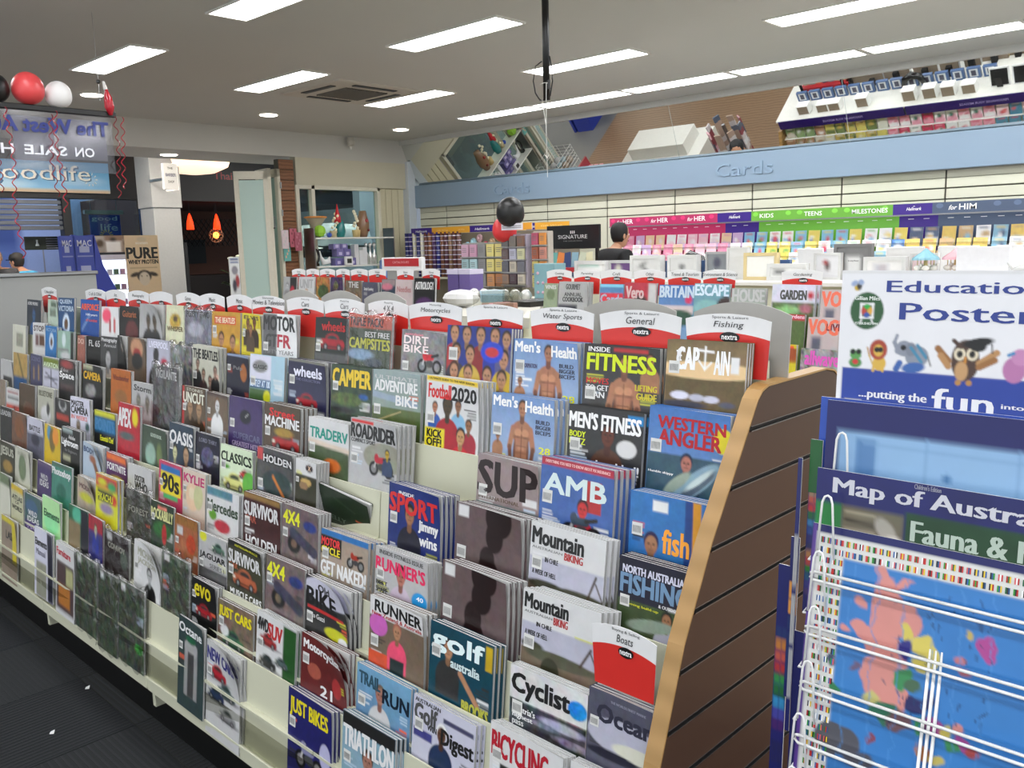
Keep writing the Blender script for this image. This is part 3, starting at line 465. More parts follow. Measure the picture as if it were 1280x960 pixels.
(5,-3.820,0.911,'black magazine with white photo software title','222',[B(.05,.02,.6,.14,'abb'),T('Adobe',.4,.2,.75,.32,'eee'),T('Lightroom',.03,.34,.9,.6,'fff'),T('for Beginners',.2,.64,.85,.76,'888'),B(.1,.85,.5,1,'bb9')],''),
(5,-3.598,0.877,'pale blue magazine with a brown raised fist','bcd',[L(.6,.45,.85,1,.1,'853'),E(.55,.42,.2,.12,'a64'),T('BODY',.05,.12,.7,.28,'247')],'curl'),
(5,-3.372,0.867,'purple game magazine in an orange topped pack','526',[B(0,0,1,.22,'e73'),T('FORTNITE',.05,.3,.95,.52,'eee'),E(.5,.85,.35,.2,'db4')],''),
(5,-3.181,0.853,'white magazine with small black centred lettering','ccc',[T('DOCTOR',.3,.25,.7,.4,'222'),T('WHO',.3,.42,.8,.66,'222'),B(.25,.75,.85,.78,'666')],''),
(5,-2.915,0.906,'pink edged magazine with a yellow square and big black number','c46',[B(.08,.1,.92,.3,'37b'),B(.08,.3,.92,.95,'ed3'),T('90s',.14,.35,.85,.85,'222'),B(.2,.96,.8,1.1,'5b7')],''),
(5,-2.738,0.906,'peach magazine with a fair haired woman','dcb',[T('KYLIE',.05,.15,.95,.42,'c37'),E(.45,.85,.3,.45,'eca'),E(.42,.75,.14,.2,'edb'),E(.7,.8,.2,.4,'cc9')],''),
(5,-2.580,0.873,'white magazine with a red and green car pair','ddd',[T('Mercedes',.03,.3,.97,.55,'454'),B(0,0,.8,.2,'589'),E(.5,.85,.25,.15,'b34'),E(.2,.65,.12,.12,'6a3'),N(.2)],''),
(5,-2.348,0.896,'brown car magazine with heavy white title, higher of two','422',[B(0,0,1,.12,'974'),T('SURVIVOR',.03,.2,.95,.5,'ddd'),T('CAR',.05,.5,.35,.65,'a54'),T('HOLDEN',.08,.95,.9,1.18,'eee')],''),
(5,-2.136,0.899,'four wheel drive magazine with a muddy wheel, higher of two','766',[T('4X4',.05,.12,.5,.42,'ee3'),E(.78,.35,.18,.12,'348'),E(.35,.85,.18,.22,'222'),E(.35,.85,.08,.1,'765'),L(.3,.6,.9,.9,.1,'445'),N(.25)],''),
(5,-1.946,0.866,'motorcycle magazine with bold white caption over tan ground','a98',[B(0,0,1,.12,'37b'),B(0,.12,.45,.5,'222'),T('MOTOR',.02,.16,.42,.32,'e44'),T('CYCLE',.02,.34,.42,.48,'ed3'),MOTO(.75,.42,.4,'a32'),T('GET NAKED!',.02,.62,.97,.9,'eee')],''),
(5,-1.708,0.870,'running magazine with a woman in a pale top','bbb',[T('INSIDE FITNESS ISSUE',.08,.04,.92,.12,'555'),P(.5,.4,.12,'b76','532','cbc'),T("RUNNER'S",.02,.18,.95,.42,'e36'),P(.5,.42,.12,'b76','532','cbc'),E(.85,.75,.14,.16,'29d'),T('40',.8,.66,.92,.74,'fff'),T('BEST',.03,.62,.25,.7,'333'),T('SHAPE',.03,.74,.25,.84,'333')],''),
(5,-1.456,0.893,'dusty mauve magazine with a black silhouette, lower of the two','655',[E(.66,.05,.2,.3,'211'),E(.62,.4,.15,.26,'211'),E(.5,.75,.13,.26,'211'),L(.45,.85,.36,1.3,.07,'211'),L(.55,.85,.72,1.3,.08,'211'),B(.04,.03,.2,.22,'ddd')],'w.215'),
(5,-1.202,0.891,'white mountain bike magazine with bare trees, lower of the two','ddd',[B(0,.5,1,.9,'bbc'),B(0,.9,1,1.4,'765'),E(.15,.85,.15,.07,'443'),E(.5,.95,.45,.1,'554'),L(.9,.6,.78,.9,.015,'432'),L(.9,.65,1,.9,.01,'432'),E(.4,1.15,.12,.2,'332'),T('Mountain',.03,.05,.6,.28,'222'),T('AUSTRALIAN',.03,.32,.4,.36,'888'),T('BIKING',.42,.3,.6,.42,'b33'),T('IN CHILE',.2,.46,.4,.53,'333'),T('A WEEK OF HELL',.05,.62,.35,.7,'333')],''),
(6,-4.485,0.768,'brown magazine with old religious lettering','443',[T('JESUS',.05,.15,.95,.5,'ccb'),E(.5,.8,.3,.2,'a84')],''),
(6,-4.273,0.771,'pale magazine with a grey shadowed portrait','ccb',[E(.5,.6,.25,.45,'786'),T('BOWIE',.2,.12,.8,.24,'aa9')],''),
(6,-3.993,0.751,'deep purple magazine with white capitals','436',[T('WILD',.25,.45,.75,.64,'ddd'),T('IDEAS',.2,.68,.8,.9,'ddd'),B(0,0,1,.15,'657')],''),
(6,-3.818,0.771,'teal photo editing magazine','487',[T('Photoshop',.03,.15,.95,.42,'eee'),E(.5,.85,.25,.25,'265'),B(0,0,1,.1,'565')],''),
(6,-3.545,0.758,'pale magazine with a yellow field','ba9',[T('MODEL',.1,.2,.9,.36,'755'),E(.5,.6,.4,.15,'cc3'),N(.25)],'curl'),
(6,-3.354,0.799,'yellow and red childrens magazine with bright blobs','dd3',[B(0,0,1,.35,'c34'),E(.3,.2,.2,.1,'dd3'),E(.75,.25,.2,.12,'3a6'),B(.1,.42,.8,.72,'223'),T('PIKACHU',.1,.5,.8,.7,'dd3'),E(.5,.9,.3,.15,'98a'),E(.85,.6,.12,.14,'d43')],''),
(6,-3.085,0.788,'dark magazine in crinkled plastic with pale letters','443',[T('FOREST',.1,.45,.9,.62,'bba'),N(.5)],'wrap'),
(6,-2.887,0.781,'black magazine with a tropical green illustration','343',[T('ROCKABILLY',.02,.2,.97,.5,'dd9'),B(.3,.1,.7,.2,'e87'),E(.5,.8,.4,.25,'363'),E(.6,.9,.1,.3,'b33'),N(.3)],''),
(6,-2.712,0.767,'orange brown magazine with a small white panel','a64',[B(.1,.35,.35,.6,'ccc'),E(.7,.8,.2,.3,'b42'),B(0,0,1,.3,'963'),N(.25)],''),
(6,-2.552,0.742,'grey car magazine with a green vintage saloon','bbb',[E(.15,.1,.13,.13,'dd3'),CAR(.7,.3,.5,'576'),T('JAGUAR',.03,.5,.95,.7,'222'),T('SERIES I',.4,.75,.9,.87,'777'),B(0,.9,1,1.4,'555')],''),
(6,-2.369,0.756,'brown car magazine with an orange saloon car','443',[B(0,0,1,.12,'222'),T('AUSTRALIAN MUSCLE',.2,.05,.9,.1,'dd3'),T('SURVIVOR',.03,.2,.95,.48,'ddd'),T('CAR',.05,.48,.3,.6,'b64'),CAR(.5,.78,.75,'b64'),T('MUSCLE CARS',.1,1.05,.97,1.2,'eee')],''),
(6,-2.152,0.758,'four wheel drive magazine with a muddy wheel, lower of two','766',[T('4X4',.05,.12,.5,.42,'ee3'),E(.78,.35,.18,.12,'348'),E(.35,.85,.18,.22,'222'),E(.35,.85,.08,.1,'765'),L(.3,.6,.9,.9,.1,'445'),N(.25)],''),
(6,-1.952,0.749,'motorcycle magazine with a yellow vintage racer','333',[E(.55,.2,.6,.25,'ccd'),T('Old',.3,.08,.6,.22,'333'),T('BIKE',.03,.22,.75,.55,'222'),B(.05,.58,.9,.64,'c33'),T('Moto Guzzi',.05,.7,.45,.8,'ddd'),E(.7,.95,.25,.12,'cc2'),E(.85,1.05,.1,.1,'eee')],'curl'),
(6,-1.671,0.768,'trail running magazine with a woman in a pink jacket','765',[B(0,0,1,.36,'ddd'),T('RUNNER',.1,.06,.97,.26,'222'),T('New Zealand & Australia',.05,.27,.97,.34,'b33'),E(.17,.5,.17,.2,'c6b'),P(.52,.5,.1,'b86','a65','e57'),B(.4,1,.65,1.4,'233'),B(0,1,.35,1.2,'d53')],''),
(6,-1.445,0.767,'dark teal golf magazine with a golfer leaning on a club','145',[T('golf',.04,.1,.85,.48,'eff'),T('australia',.35,.5,.8,.65,'dee'),P(.3,.38,.11,'b86','222','333'),L(.5,.7,.78,1.1,.04,'b86'),T('BROOKS',.55,1.1,.95,1.3,'bb4'),B(.88,.05,.98,.45,'ca2')],''),
(6,-1.195,0.743,'white cycling magazine with a cloudy mountain','ddd',[B(0,.52,1,1.4,'3a3e42'),E(.7,.66,.3,.07,'aab'),E(.85,.85,.25,.06,'889'),E(.45,.75,.2,.04,'778'),N(.5),T('Cyclist',.03,.1,.78,.48,'222'),T("Austria's",.05,.6,.35,.7,'eee'),T('highest',.05,.72,.32,.82,'eee'),T('pass',.05,.84,.2,.94,'eee'),E(.88,.3,.12,.14,'28d'),N(.12)],''),
(6,-0.986,0.766,'slate blue magazine with a pale sky and long grey letters','556',[E(.6,.8,.6,.35,'bbc'),E(.8,1,.4,.15,'ddc'),T('Ocean',.15,.25,1,.6,'334'),T('THE WORLDS FINEST MARINE',.35,.12,.9,.17,'99a'),E(.4,1.2,.4,.1,'223')],'w.24'),
(7,-4.376,0.642,'green and white magazine','786',[B(0,.5,1,1.4,'ddc')],''),
(7,-4.230,0.618,'atlas magazine with a yellow top','cca',[B(0,0,1,.25,'db2'),T('ATLAS',.1,.4,.9,.58,'333'),T('OF',.35,.62,.65,.74,'333'),T('WORLD',.1,.8,.9,.98,'333'),N(.15)],''),
(7,-4.057,0.605,'blue green magazine with white capitals','466',[E(.4,.4,.35,.25,'468'),T('WILD',.2,.5,.7,.66,'eee'),T('IDEAS',.15,.7,.8,.86,'eee'),T('SCIENCE',.1,1,.8,1.12,'cbd'),B(0,.85,1,1.4,'427')],''),
(7,-3.835,0.635,'mint green magazine with dark lettering','bea',[T('Elements',.1,.38,.95,.6,'364'),E(.5,.75,.4,.3,'9ea')],''),
(7,-3.540,0.653,'teal topped magazine over brown','264',[E(.45,.25,.25,.25,'5b9'),B(0,.45,.6,1.4,'875'),B(.62,0,1,1.4,'112')],''),
(7,-3.342,0.650,'red and blue magazine with a pale figure','a23',[P(.5,.5,.13,'ccc','332','239'),B(0,.6,1,1.4,'337'),P(.5,.5,.13,'cca','332','239'),N(.25)],''),
(7,-3.200,0.624,'dark burgundy magazine in a clear bag','322',[T('CONVOY',.15,.3,.85,.45,'ccb'),B(.1,.05,.3,.25,'ddd'),E(.8,.6,.15,.25,'676'),N(.15)],'wrap'),
(7,-2.945,0.641,'white magazine with a pencil portrait and faint title','ddd',[T('MICHAEL',.15,.15,.9,.35,'bba'),T('JACKSON',.15,.4,.9,.58,'bba'),P(.6,.75,.13,'bbb','222','222')],'curl'),
(7,-2.730,0.650,'dark magazine in a big shiny black green bag','5a6650',[B(.08,.05,.28,.22,'eee'),N(.5)],'wrap'),
(7,-2.532,0.610,'black magazine with a yellow title and small red car','111',[T('evo',.12,.15,.78,.5,'dc2'),CAR(.5,.9,.7,'a12')],''),
(7,-2.370,0.583,'tan magazine with a green hot rod','765',[T('JUST CARS',.04,.12,.95,.4,'ed2'),CAR(.45,.8,.7,'364'),E(.2,.65,.12,.12,'ddd'),N(.3)],''),
(7,-2.142,0.611,'white magazine with several off road cars and a green sleeve','ddd',[B(.68,.05,1,1.4,'252'),T('4WD',.03,.12,.3,.38,'333'),T('SUV',.3,.15,.65,.45,'c33'),CAR(.3,.55,.5,'a33'),CAR(.3,1,.5,'333'),CAR(.65,.85,.35,'566')],''),
(7,-1.917,0.612,'maroon motorcycle magazine with a rolled white sheet behind','622',[T('Motorcyclist',.05,.1,.97,.32,'eee'),E(.3,.65,.15,.15,'a54'),T('21',.45,.85,.7,1.05,'eee'),E(.8,.75,.1,.2,'a33')],'curl'),
(7,-1.676,0.606,'blue trail running magazine with a man in a white jacket','7ac>347',[T('TRAIL',.05,.12,.45,.34,'356'),T('RUN',.5,.25,.97,.5,'123'),P(.45,.4,.12,'a76','765','ccc'),E(.2,1.1,.3,.2,'443')],''),
(7,-1.462,0.600,'white golf magazine with a golfer in navy','ccd',[T('AUSTRALIAN',.03,.03,.45,.1,'333'),T('Golf',.03,.12,.4,.42,'555'),T('Digest',.48,.35,.98,.68,'222'),P(.48,.45,.11,'643','eee','235'),T('WIN',.25,.4,.4,.5,'222'),B(.02,.55,.33,.7,'448'),B(.5,.16,.97,.24,'446')],''),
(7,-1.213,0.628,'white cycling magazine with red condensed letters','ddd',[T('BICYCLING',.03,.12,.8,.5,'b23'),B(.15,.6,.7,.8,'222'),N(.05)],''),
(7,-0.997,0.628,'white topped magazine under the boats card','ddd',[N(.05)],''),
(8,-4.276,0.475,'narrow atlas magazine with a yellow frame','987',[B(.7,0,.95,1.1,'dc2'),B(0,0,.8,.14,'dc2'),T('LAS',.3,.35,.7,.55,'333')],''),
(8,-3.846,0.509,'white manual with a black spine and grey lettering','dde',[T('Elements',.05,.25,.7,.42,'333'),T('Manual',.1,.5,.6,.64,'889'),B(.72,0,1,1.4,'223'),B(.1,.8,.65,1.4,'998')],''),
(8,-3.605,0.500,'white furniture magazine with wooden cabinets','ddd',[T('Furniture',.05,.12,.8,.28,'c34'),B(.05,.42,.95,1.3,'544'),B(.55,.5,.9,.9,'bb8'),B(.15,.95,.75,1.2,'b73')],''),
(8,-3.398,0.502,'shiny black green bag left of two more in the bottom row','5a6650',[B(.08,.05,.25,.2,'eee'),N(.6)],'wrap'),
(8,-3.182,0.488,'shiny black green bag between two others in the bottom row','505c48',[B(.08,.05,.25,.2,'eee'),N(.6)],'wrap'),
(8,-3.007,0.493,'shiny black green bag with a green sticker at its foot','566250',[B(.08,.05,.25,.2,'eee'),E(.8,1.2,.15,.1,'4b4'),N(.6)],'wrap'),
(8,-2.556,0.492,'charcoal car magazine with a stone archway','344',[T('Octane',.03,.12,.95,.32,'eee'),B(.25,.5,.75,1.4,'999'),E(.5,.6,.25,.2,'aaa'),B(.38,.7,.62,1.4,'444'),E(.5,.42,.2,.08,'264')],''),
(8,-2.381,0.464,'white magazine with red and blue new cars','ccc',[T('NEW CARS',.03,.1,.95,.32,'448'),CAR(.35,.5,.6,'b23'),CAR(.6,.75,.6,'566'),CAR(.3,.9,.55,'235'),CAR(.65,1.15,.55,'999')],'curl'),
(8,-1.935,0.468,'royal blue magazine with a yellow title and motorcycle','226',[T('JUST BIKES',.05,.12,.92,.42,'ed2'),MOTO(.5,.9,.7,'88a'),E(.85,.75,.12,.2,'bbd')],''),
(8,-1.690,0.493,'triathlon magazine with a man in sunglasses','8ab',[B(0,0,1,.2,'222'),T('TRIATHLON',.03,.18,.97,.48,'eee'),P(.5,.55,.14,'a76','432','b43')],''),
]

# ================================================================ MAGAZINE GONDOLA
TZ=[1.385,1.26,1.135,1.018,.895,.77,.63,.49]; TY=[1.53,1.48,1.40,1.337,1.272,1.22,1.175,1.135]
XE=-.8; XL=-4.85
gd=thing('magazine_gondola','long cream stepped magazine gondola with wooden end panel','shelving',((XE+XL)/2,1.5,0))
prof=[(1.10,0),(1.10,.2),(1.125,.45),(1.18,.693),(1.254,.892),(1.345,1.06),(1.466,1.239),(1.506,1.30),(1.525,1.316),(1.55,1.324),(1.81,1.326),(1.85,1.318),(1.88,1.298),(1.898,1.26),(1.90,1.2),(1.90,0)]
def clipz(poly,a,b):
    def half(P_,f,z):
        out=[]
        for i in range(len(P_)):
            p,q=P_[i],P_[(i+1)%len(P_)]; ip,iq=f(p[1]),f(q[1])
            if ip: out.append(p)
            if ip!=iq: t=(z-p[1])/(q[1]-p[1]); out.append((p[0]+(q[0]-p[0])*t,z))
        return out
    return half(half(poly,lambda z:z>=a,a),lambda z:z<=b,b)
ins=[(y+(.005 if y<1.56 else -.004),z-(.005 if z>1.22 else 0)) for y,z in prof]
MB().prism(ins,XE-.03,XE-.007,'332').build('core_board',mat('dark_core','2b2622',.8),gd)
gz=[-1]+[1.246-.1005*k for k in range(12,-1,-1)]+[2]
for k in range(len(gz)-1):
    a=max(gz[k]+.0055,0); b=gz[k+1]-.0055
    q=clipz(ins,a,b); MB().prism(q,XE-.007,XE,'ccc').build('slat',BROWNL,gd)
for z in gz[1:-1]:
    q=clipz(ins,z-.0055,z+.0055)
    y0=min(p[0] for p in q)+.001; y1=max(p[0] for p in q)-.001
    y0=min(p[0] for p in clipz(ins,z+.005,z+.0055))+.004; y1-=.004; m=MB(); m.box(XE-.0065,XE+.0008,y0,y1,z-.0055,z-.0035); m.box(XE-.0065,XE+.0004,y0,y1,z+.0042,z+.0055); m.build('groove_insert',METAL,gd)
m=MB(); vs=[];n=len(prof)
for y,z in prof: vs+=[(XE-.032,y,z),(XE+.001,y,z)]
inn=[]
for i,(y,z) in enumerate(prof):
    a=prof[max(i-1,0)]; b=prof[min(i+1,n-1)]; ty,tz=b[0]-a[0],b[1]-a[1]; l=math.hypot(ty,tz); inn.append((y+tz/l*.004,z-ty/l*.004))
for y,z in inn: vs+=[(XE-.032,y,z),(XE+.001,y,z)]
fs=[(2*i,2*i+1,2*i+3,2*i+2) for i in range(n-1)]+[(2*n+2*i,2*n+2*i+2,2*n+2*i+3,2*n+2*i+1) for i in range(n-1)]+[(2*i+1,2*n+2*i+1,2*n+2*i+3,2*i+3) for i in range(n-1)]+[(2*i,2*i+2,2*n+2*i+2,2*n+2*i) for i in range(n-1)]
m.add(vs,fs,'ccc'); m.build('edge_band',EDGEW,gd)
MB().prism([(y+.06,z-.03 if z>.1 else z) for y,z in ins if z<1.31],XL-.01,XL,'ccc').build('far_end_panel',CREAM,gd)
seams=[-4.85,-3.77,-2.79,-1.81,-.835]
LEAN=math.radians(6)
for a,b in zip(seams[:-1],seams[1:]):
    for t in range(8):
        top=TZ[t]-.168; bot=(TZ[t+1]-.32) if t<7 else .2
        yt=TY[t]-.010-.168*math.tan(LEAN); yb=yt-(top-bot)*math.tan(LEAN)
        if t==7: continue
        m=MB(); m.add([(a+.002,yt,top),(b-.002,yt,top),(b-.002,yb,bot),(a+.002,yb,bot),(a+.002,yt+.004,top),(b-.002,yt+.004,top),(b-.002,yb+.004,bot),(a+.002,yb+.004,bot)],[(3,2,1,0),(4,5,6,7),(0,1,5,4),(3,7,6,2),(0,4,7,3),(1,2,6,5)],'ccc'); m.build('riser',CREAM,gd)
        MB().box(a+.002,b-.002,yb,yb+.09,TZ[t]-.30,TZ[t]-.292).build('pocket_floor',CREAM,gd)
    # foot strip, acrylic lip, kick board
    m=MB(); m.bbox(a+.002,b-.002,1.108,1.125,.165,.212); m.box(a+.002,b-.002,1.125,1.22,.19,.20); m.bbox(a+.002,b-.002,1.106,1.112,.204,.214,'ccc',.001); m.build('foot_strip',CREAM,gd)
    MB().box(a+.006,b-.006,1.113,1.1155,.208,.30).build('acrylic_lip',ACRYL,gd)
    MB().box(a,b,1.165,1.18,0,.17).build('kick_board',BLACKM,gd)
    MB().box(a+.01,a+.03,1.12,1.17,.11,.165).build('bracket',CREAM,gd)
    MB().box(a,b,1.60,1.62,.17,1.36).build('back_panel',CREAM,gd)
    MB().box(a,b,1.59,1.9,1.2,1.235).build('top_ledge',CREAM,gd)
# ---- category header cards
def header(x0,x1,zt,y,l1,l2,lab,parent_group,scale=1,small=False,logo=True):
    t=thing('header_card',lab,'sign',((x0+x1)/2,y,zt-.128*scale),parent_group)
    w=x1-x0; h=.128*scale; n=14 if not small else 8
    def top(s): return zt-.013*scale*(2*s-1)**2
    def xx(s,z): k=(zt-z)/h; return x0+w*.5+(s-.5)*w*(1-.10*k)
    red=zt-.038*scale
    def rt(s): return red-.012*scale*(2*s-1)**2
    A=[];R=[];
    for i in range(n+1):
        s=i/n; z=top(s); A.append((xx(s,z),z))
    m=MB(); vs=[];fs=[]
    for i in range(n+1):
        s=i/n
        for z in (top(s),rt(s),zt-h): vs.append((xx(s,z),y,z))
    k=len(vs)
    vw=[(v[0],v[1]+.0015,v[2]) for v in vs]
    fw=[(3*i,3*i+1,3*i+4,3*i+3) for i in range(n)]
    fr=[(3*i+1,3*i+2,3*i+5,3*i+4) for i in range(n)]
    m.add(vs,fw,'ececec'); m.add(vs,fr,'d8322c'); m.add(vw,[f[::-1] for f in fw+fr],'ddd')
    m.add(vs+vw,[(3*i,3*i+3,k+3*i+3,k+3*i) for i in range(n)],'eee')
    cx=(x0+x1)/2+.004
    if l1: m.text(l1,(cx-w*.012*len(l1),y-.0012,zt-.0115*scale),(1,0,0),(0,0,1),w*.026*len(l1),.007*scale,'555',bold=0)
    if l2: m.text(l2,(cx-w*.025*len(l2),y-.0012,zt-.031*scale),(1,0,0),(0,0,1),w*.050*len(l2),.0155*scale,'333',bold=0,shear=.2)
    m.build('card',PRINT,t)
    lg=MB(); c=(cx+.003,y-.0018,red-.009*scale); a=w*.115; b=.0105*scale
    lg.add([(c[0]+a*math.cos(q*math.pi/10),c[1],c[2]+b*math.sin(q*math.pi/10)) for q in range(20)],[tuple(range(20))],'111')
    lg.text('nextra',(c[0]-a*.78,c[1]-.0006,c[2]-b*.5),(1,0,0),(0,0,1),a*1.56,b*.95,'fff',bold=.02); lg.build('logo',PRINT,t)
    return t
HD=[(-4.79,-4.58,'','Collectables'),(-4.23,-4.0,'','Craft & Other'),(-3.99,-3.78,'','Art'),(-3.77,-3.56,'','Photography'),(-3.55,-3.34,'',''),(-3.32,-3.125,'','Games'),(-3.12,-2.93,'','Music'),(-2.925,-2.75,'','Music'),(-2.745,-2.535,'Entertainment','Movies & Television'),(-2.53,-2.315,'Motoring','Cars'),(-2.31,-2.10,'Motoring','Cars'),(-2.09,-1.905,'Motoring','4 X 4'),(-1.90,-1.68,'Motoring','Motorcycles'),(-1.67,-1.465,'Sports & Leisure',''),(-1.44,-1.24,'Sports & Leisure','Water Sports'),(-1.23,-1.01,'Sports & Leisure','General'),(-1.0,-.79,'Sports & Leisure','Fishing')]
nh=len(HD)
for i,(a,b,l1,l2) in enumerate(HD):
    header(a,min(b,-.804),1.456,1.567+(i%2)*.004,l1,l2,'red and white header card%s, %s from the wooden end'%((' '+l2) if l2 and i>7 else '',ordn[nh-1-i]),'header cards on the front gondola')
# grey backs of the cards facing the other aisle
for i,(a,b) in enumerate(((-1.025,-.80),(-1.33,-1.07),(-2.2,-2.0),(-2.43,-2.22),(-2.66,-2.45))):
    m=MB(); n=10; poly=[(a+(b-a)*.04,1.25)]+[(a+(b-a)*k/n,1.475-.025*(2*k/n-1)**2) for k in range(n+1)]+[(b-(b-a)*.04,1.25)]
    m.prism(poly,1.640,1.643,'a9a7a2','y'); tag(m.build('rear_sign',MATTE),'grey back of a rear header card, %s from the wooden end'%ordn[i],'sign','backs of rear header cards')
# ---- magazines
def captions(shapes,sd):
    r=random.Random(sd); out=[]; cols=['eee','eee','dd4','333','e64','cde']
    for _ in range(3):
        side=r.random()<.5; V=r.uniform(.3,.85); c=r.choice(cols); n=r.randint(2,4); big=r.random()<.4
        for k in range(n):
            ln=r.uniform(.1,.26); hgt=.03 if big and k==0 else .014; u=.05 if side else .95-ln; out.append(B(u,V,u+ln,V+hgt,c)); V+=hgt+.02
    return out+list(shapes)
def hsh(s): return sum(ord(c)*(i+3) for i,c in enumerate(s))%9973
def make_mag(x,y,z,w,h,th,label,bg,shapes,flags,near,sticker=True,group='magazines on the front gondola',rx=-LEAN,nxy=None):
    t=thing('magazine',label,'magazine',(x,y,z),group); sd=hsh(label)
    t.rotation_euler=(rx+RNG.uniform(-.01,.01),RNG.uniform(-.012,.012),RNG.uniform(-.02,.02))
    if 'lean' in flags: t.rotation_euler=(math.radians(10),math.radians(9),.12)
    curl=.028 if 'curl' in flags else (.004*(sd%3))
    def bend(a,b): k=a*a*max(0,1-b/.55)**2; return Vector((-curl*.5*k,-curl*k,-curl*.35*k))
    nx,ny=nxy or ((76,100) if near==2 else (44,56) if near==1 else (24,30))
    shapes=captions(shapes,sd) if near and 'mauve' not in label and 'plain' not in label else shapes
    cv=MB(); panel_print(cv,(0,0,0),(1,0,0),(0,0,-1),w,h,bg,shapes,nx,ny,sd,bend,.11)
    c0=bg.split('>')[0]
    cv.add([(0,0,0),(0,th,0),(0,th,-h),(0,0,-h),(w,th,0),(w,th,-h)],[(0,1,2,3),(1,4,5,2)],c0)
    if sticker and near and not('wrap' in flags):
        v0=.22+.2*((sd//7)%3)/2; sh=w*.14
        q=MB(); sx=w*.04; sz=-v0*w*1.1
        cv.add([(sx,-.0008,sz),(sx,-.0008,sz-sh),(sx+sh,-.0008,sz-sh),(sx+sh,-.0008,sz)],[(0,1,2,3)],'e4e4e0')
        for k in range(9):
            xx=sx+sh*(.1+.09*k); cv.add([(xx,-.0012,sz-sh*.25),(xx,-.0012,sz-sh*.8),(xx+sh*.04,-.0012,sz-sh*.8),(xx+sh*.04,-.0012,sz-sh*.25)],[(0,1,2,3)],'777')
    cv.build('cover',PRINT,t,local=True)
    MB().box(.0008,w-.0012,.0007,th-.0006,-h+.001,-.0012).build('pages',PAPER,t,local=True)
    if 'wrap' in flags:
        m=MB(); nn=9; vs=[]
        for j in range(nn+1):
            for i in range(nn+1):
                vs.append((-.006+(w+.012)*i/nn,-.002-.005*RNG.rand(),.008-(h+.01)*j/nn+.01*math.sin(i*1.7)))
        k=len(vs); vs+=[(a,th+.002,c) for a,b,c in vs]
        fs=[(j*(nn+1)+i,(j+1)*(nn+1)+i,(j+1)*(nn+1)+i+1,j*(nn+1)+i+1) for j in range(nn) for i in range(nn)]
        fs+=[(i,i+1,k+i+1,k+i) for i in range(nn)]+[(j*(nn+1)+nn,(j+1)*(nn+1)+nn,k+(j+1)*(nn+1)+nn,k+j*(nn+1)+nn) for j in range(nn)]
        m.add(vs,fs,'fff'); m.build('plastic_wrap',WRAPM,t,local=True,smooth=True)
    return t
def dup(t,off,label,group):
    c=t.copy(); COL.objects.link(c); c.location=Vector(t.location)+Vector(off); c['label']=label; c['group']=group
    for ch in list(t.children):
        if ch.name.startswith('plastic'): continue
        d=ch.copy(); COL.objects.link(d); d.parent=c
    return c
tn=['top','second','third','fourth','fifth','sixth','seventh','bottom']
bytier={}
for r in MAGS: bytier.setdefault(r[0],[]).append(r)
ncopy=0
for t,rows in bytier.items():
    rows.sort(key=lambda r:r[1]); KV=.84 if t==8 else .66
    for i,(tt,x,z,look,bg,sh,fl) in enumerate(rows):
        nxt=rows[i+1][1] if i+1<len(rows) else XE-.034
        w=float(fl.split('w.')[1].split()[0])/1000*(10 if len(fl.split('w.')[1].split()[0])==2 else 1) if 'w.' in fl else .205
        w=min(w,nxt-x-.003) if nxt-x<.33 else w
        w=max(w,.06); h=.315 if 'h.315' in fl else .285
        near=2 if x>-2.1 else 1 if x>-3.1 else 0
        th=[.009,.01,.01,.009,.009,.008,.007,.007][t-1]*(1 if near else 1.1)
        lab='%s, %s tier'%(look,tn[t-1])
        if len(lab.split())>16: lab=' '.join(look.split()[:14])+', '+tn[t-1]+' tier' if len(look.split())<15 else look
        y=TY[t-1]-(.004 if 'lean' in fl else 0)
        m=make_mag(x,y,z,w,h,th,lab,bg,fit(sh,.76 if 'INSIDE' in str(sh) and t==4 else KV,.92),fl,near)
        mx=[4,4,3,3,3,2,2,2][t-1]
        nc=min(mx,(2+hsh(look)%3)) if x>-2.55 else (1 if hsh(look)%5<2 else 0)
        if 'wrap' in fl or 'lean' in fl: nc=0
        gap=nxt-x-w
        for q in range(nc):
            dx=(q+1)*min(.006,max(gap-.004,0)/max(nc,1)); ncopy+=1
            dup(m,(dx,(th+.0012)*(q+1),-.001*q-.002*RNG.rand()),'%s copy back behind the '%ordn[q]+' '.join(look.split()[:11]),'spare copies behind '+look)
        # card at the front of the sixth tier
print('MAG COPIES',ncopy,'fronts',len(MAGS))
header(-.99,-.84,.90,TY[5]+.012,'Buying & Selling','Boats','header card reading Boats on the sixth tier by the wooden end','header card within the tiers')

# ================================================================ MAP RACK
WIRE=mat('white_wire','f0f0ee',.25,coat=.3)
RX0=-.5; RX1=.06
rk=thing('wire_map_rack','white wire display rack full of posters and maps beside the wooden end panel','display rack',(-.22,1.4,0))
def wire(name,pts,r=.0022,n=6,closed=False): return MB().path(pts,r,n,'eee',closed).build(name,WIRE,rk,smooth=True)
tiers=[(1.142,1.100),(1.068,1.088),(.991,1.078),(.917,1.067),(.842,1.055),(.767,1.045),(.692,1.035),(.617,1.025)]
for z,y in tiers:
    wire('tier_wire',[(RX0+.008,y-.004,z+.012),(RX0+.001,y,z+.008),(RX0,y,z+.002),(RX0+.006,y-.004,z),(RX1,y-.004,z)]); wire('tier_wire',[(RX0+.008,y-.004,z+.012),(RX1,y-.004,z+.012)])
    wire('side_hook',[(RX0+.002,y+.02,z+.02),(RX0-.012,y+.02,z+.018),(RX0-.014,y+.04,z+.02),(RX0-.012,y+.3,z+.02)],.0018)
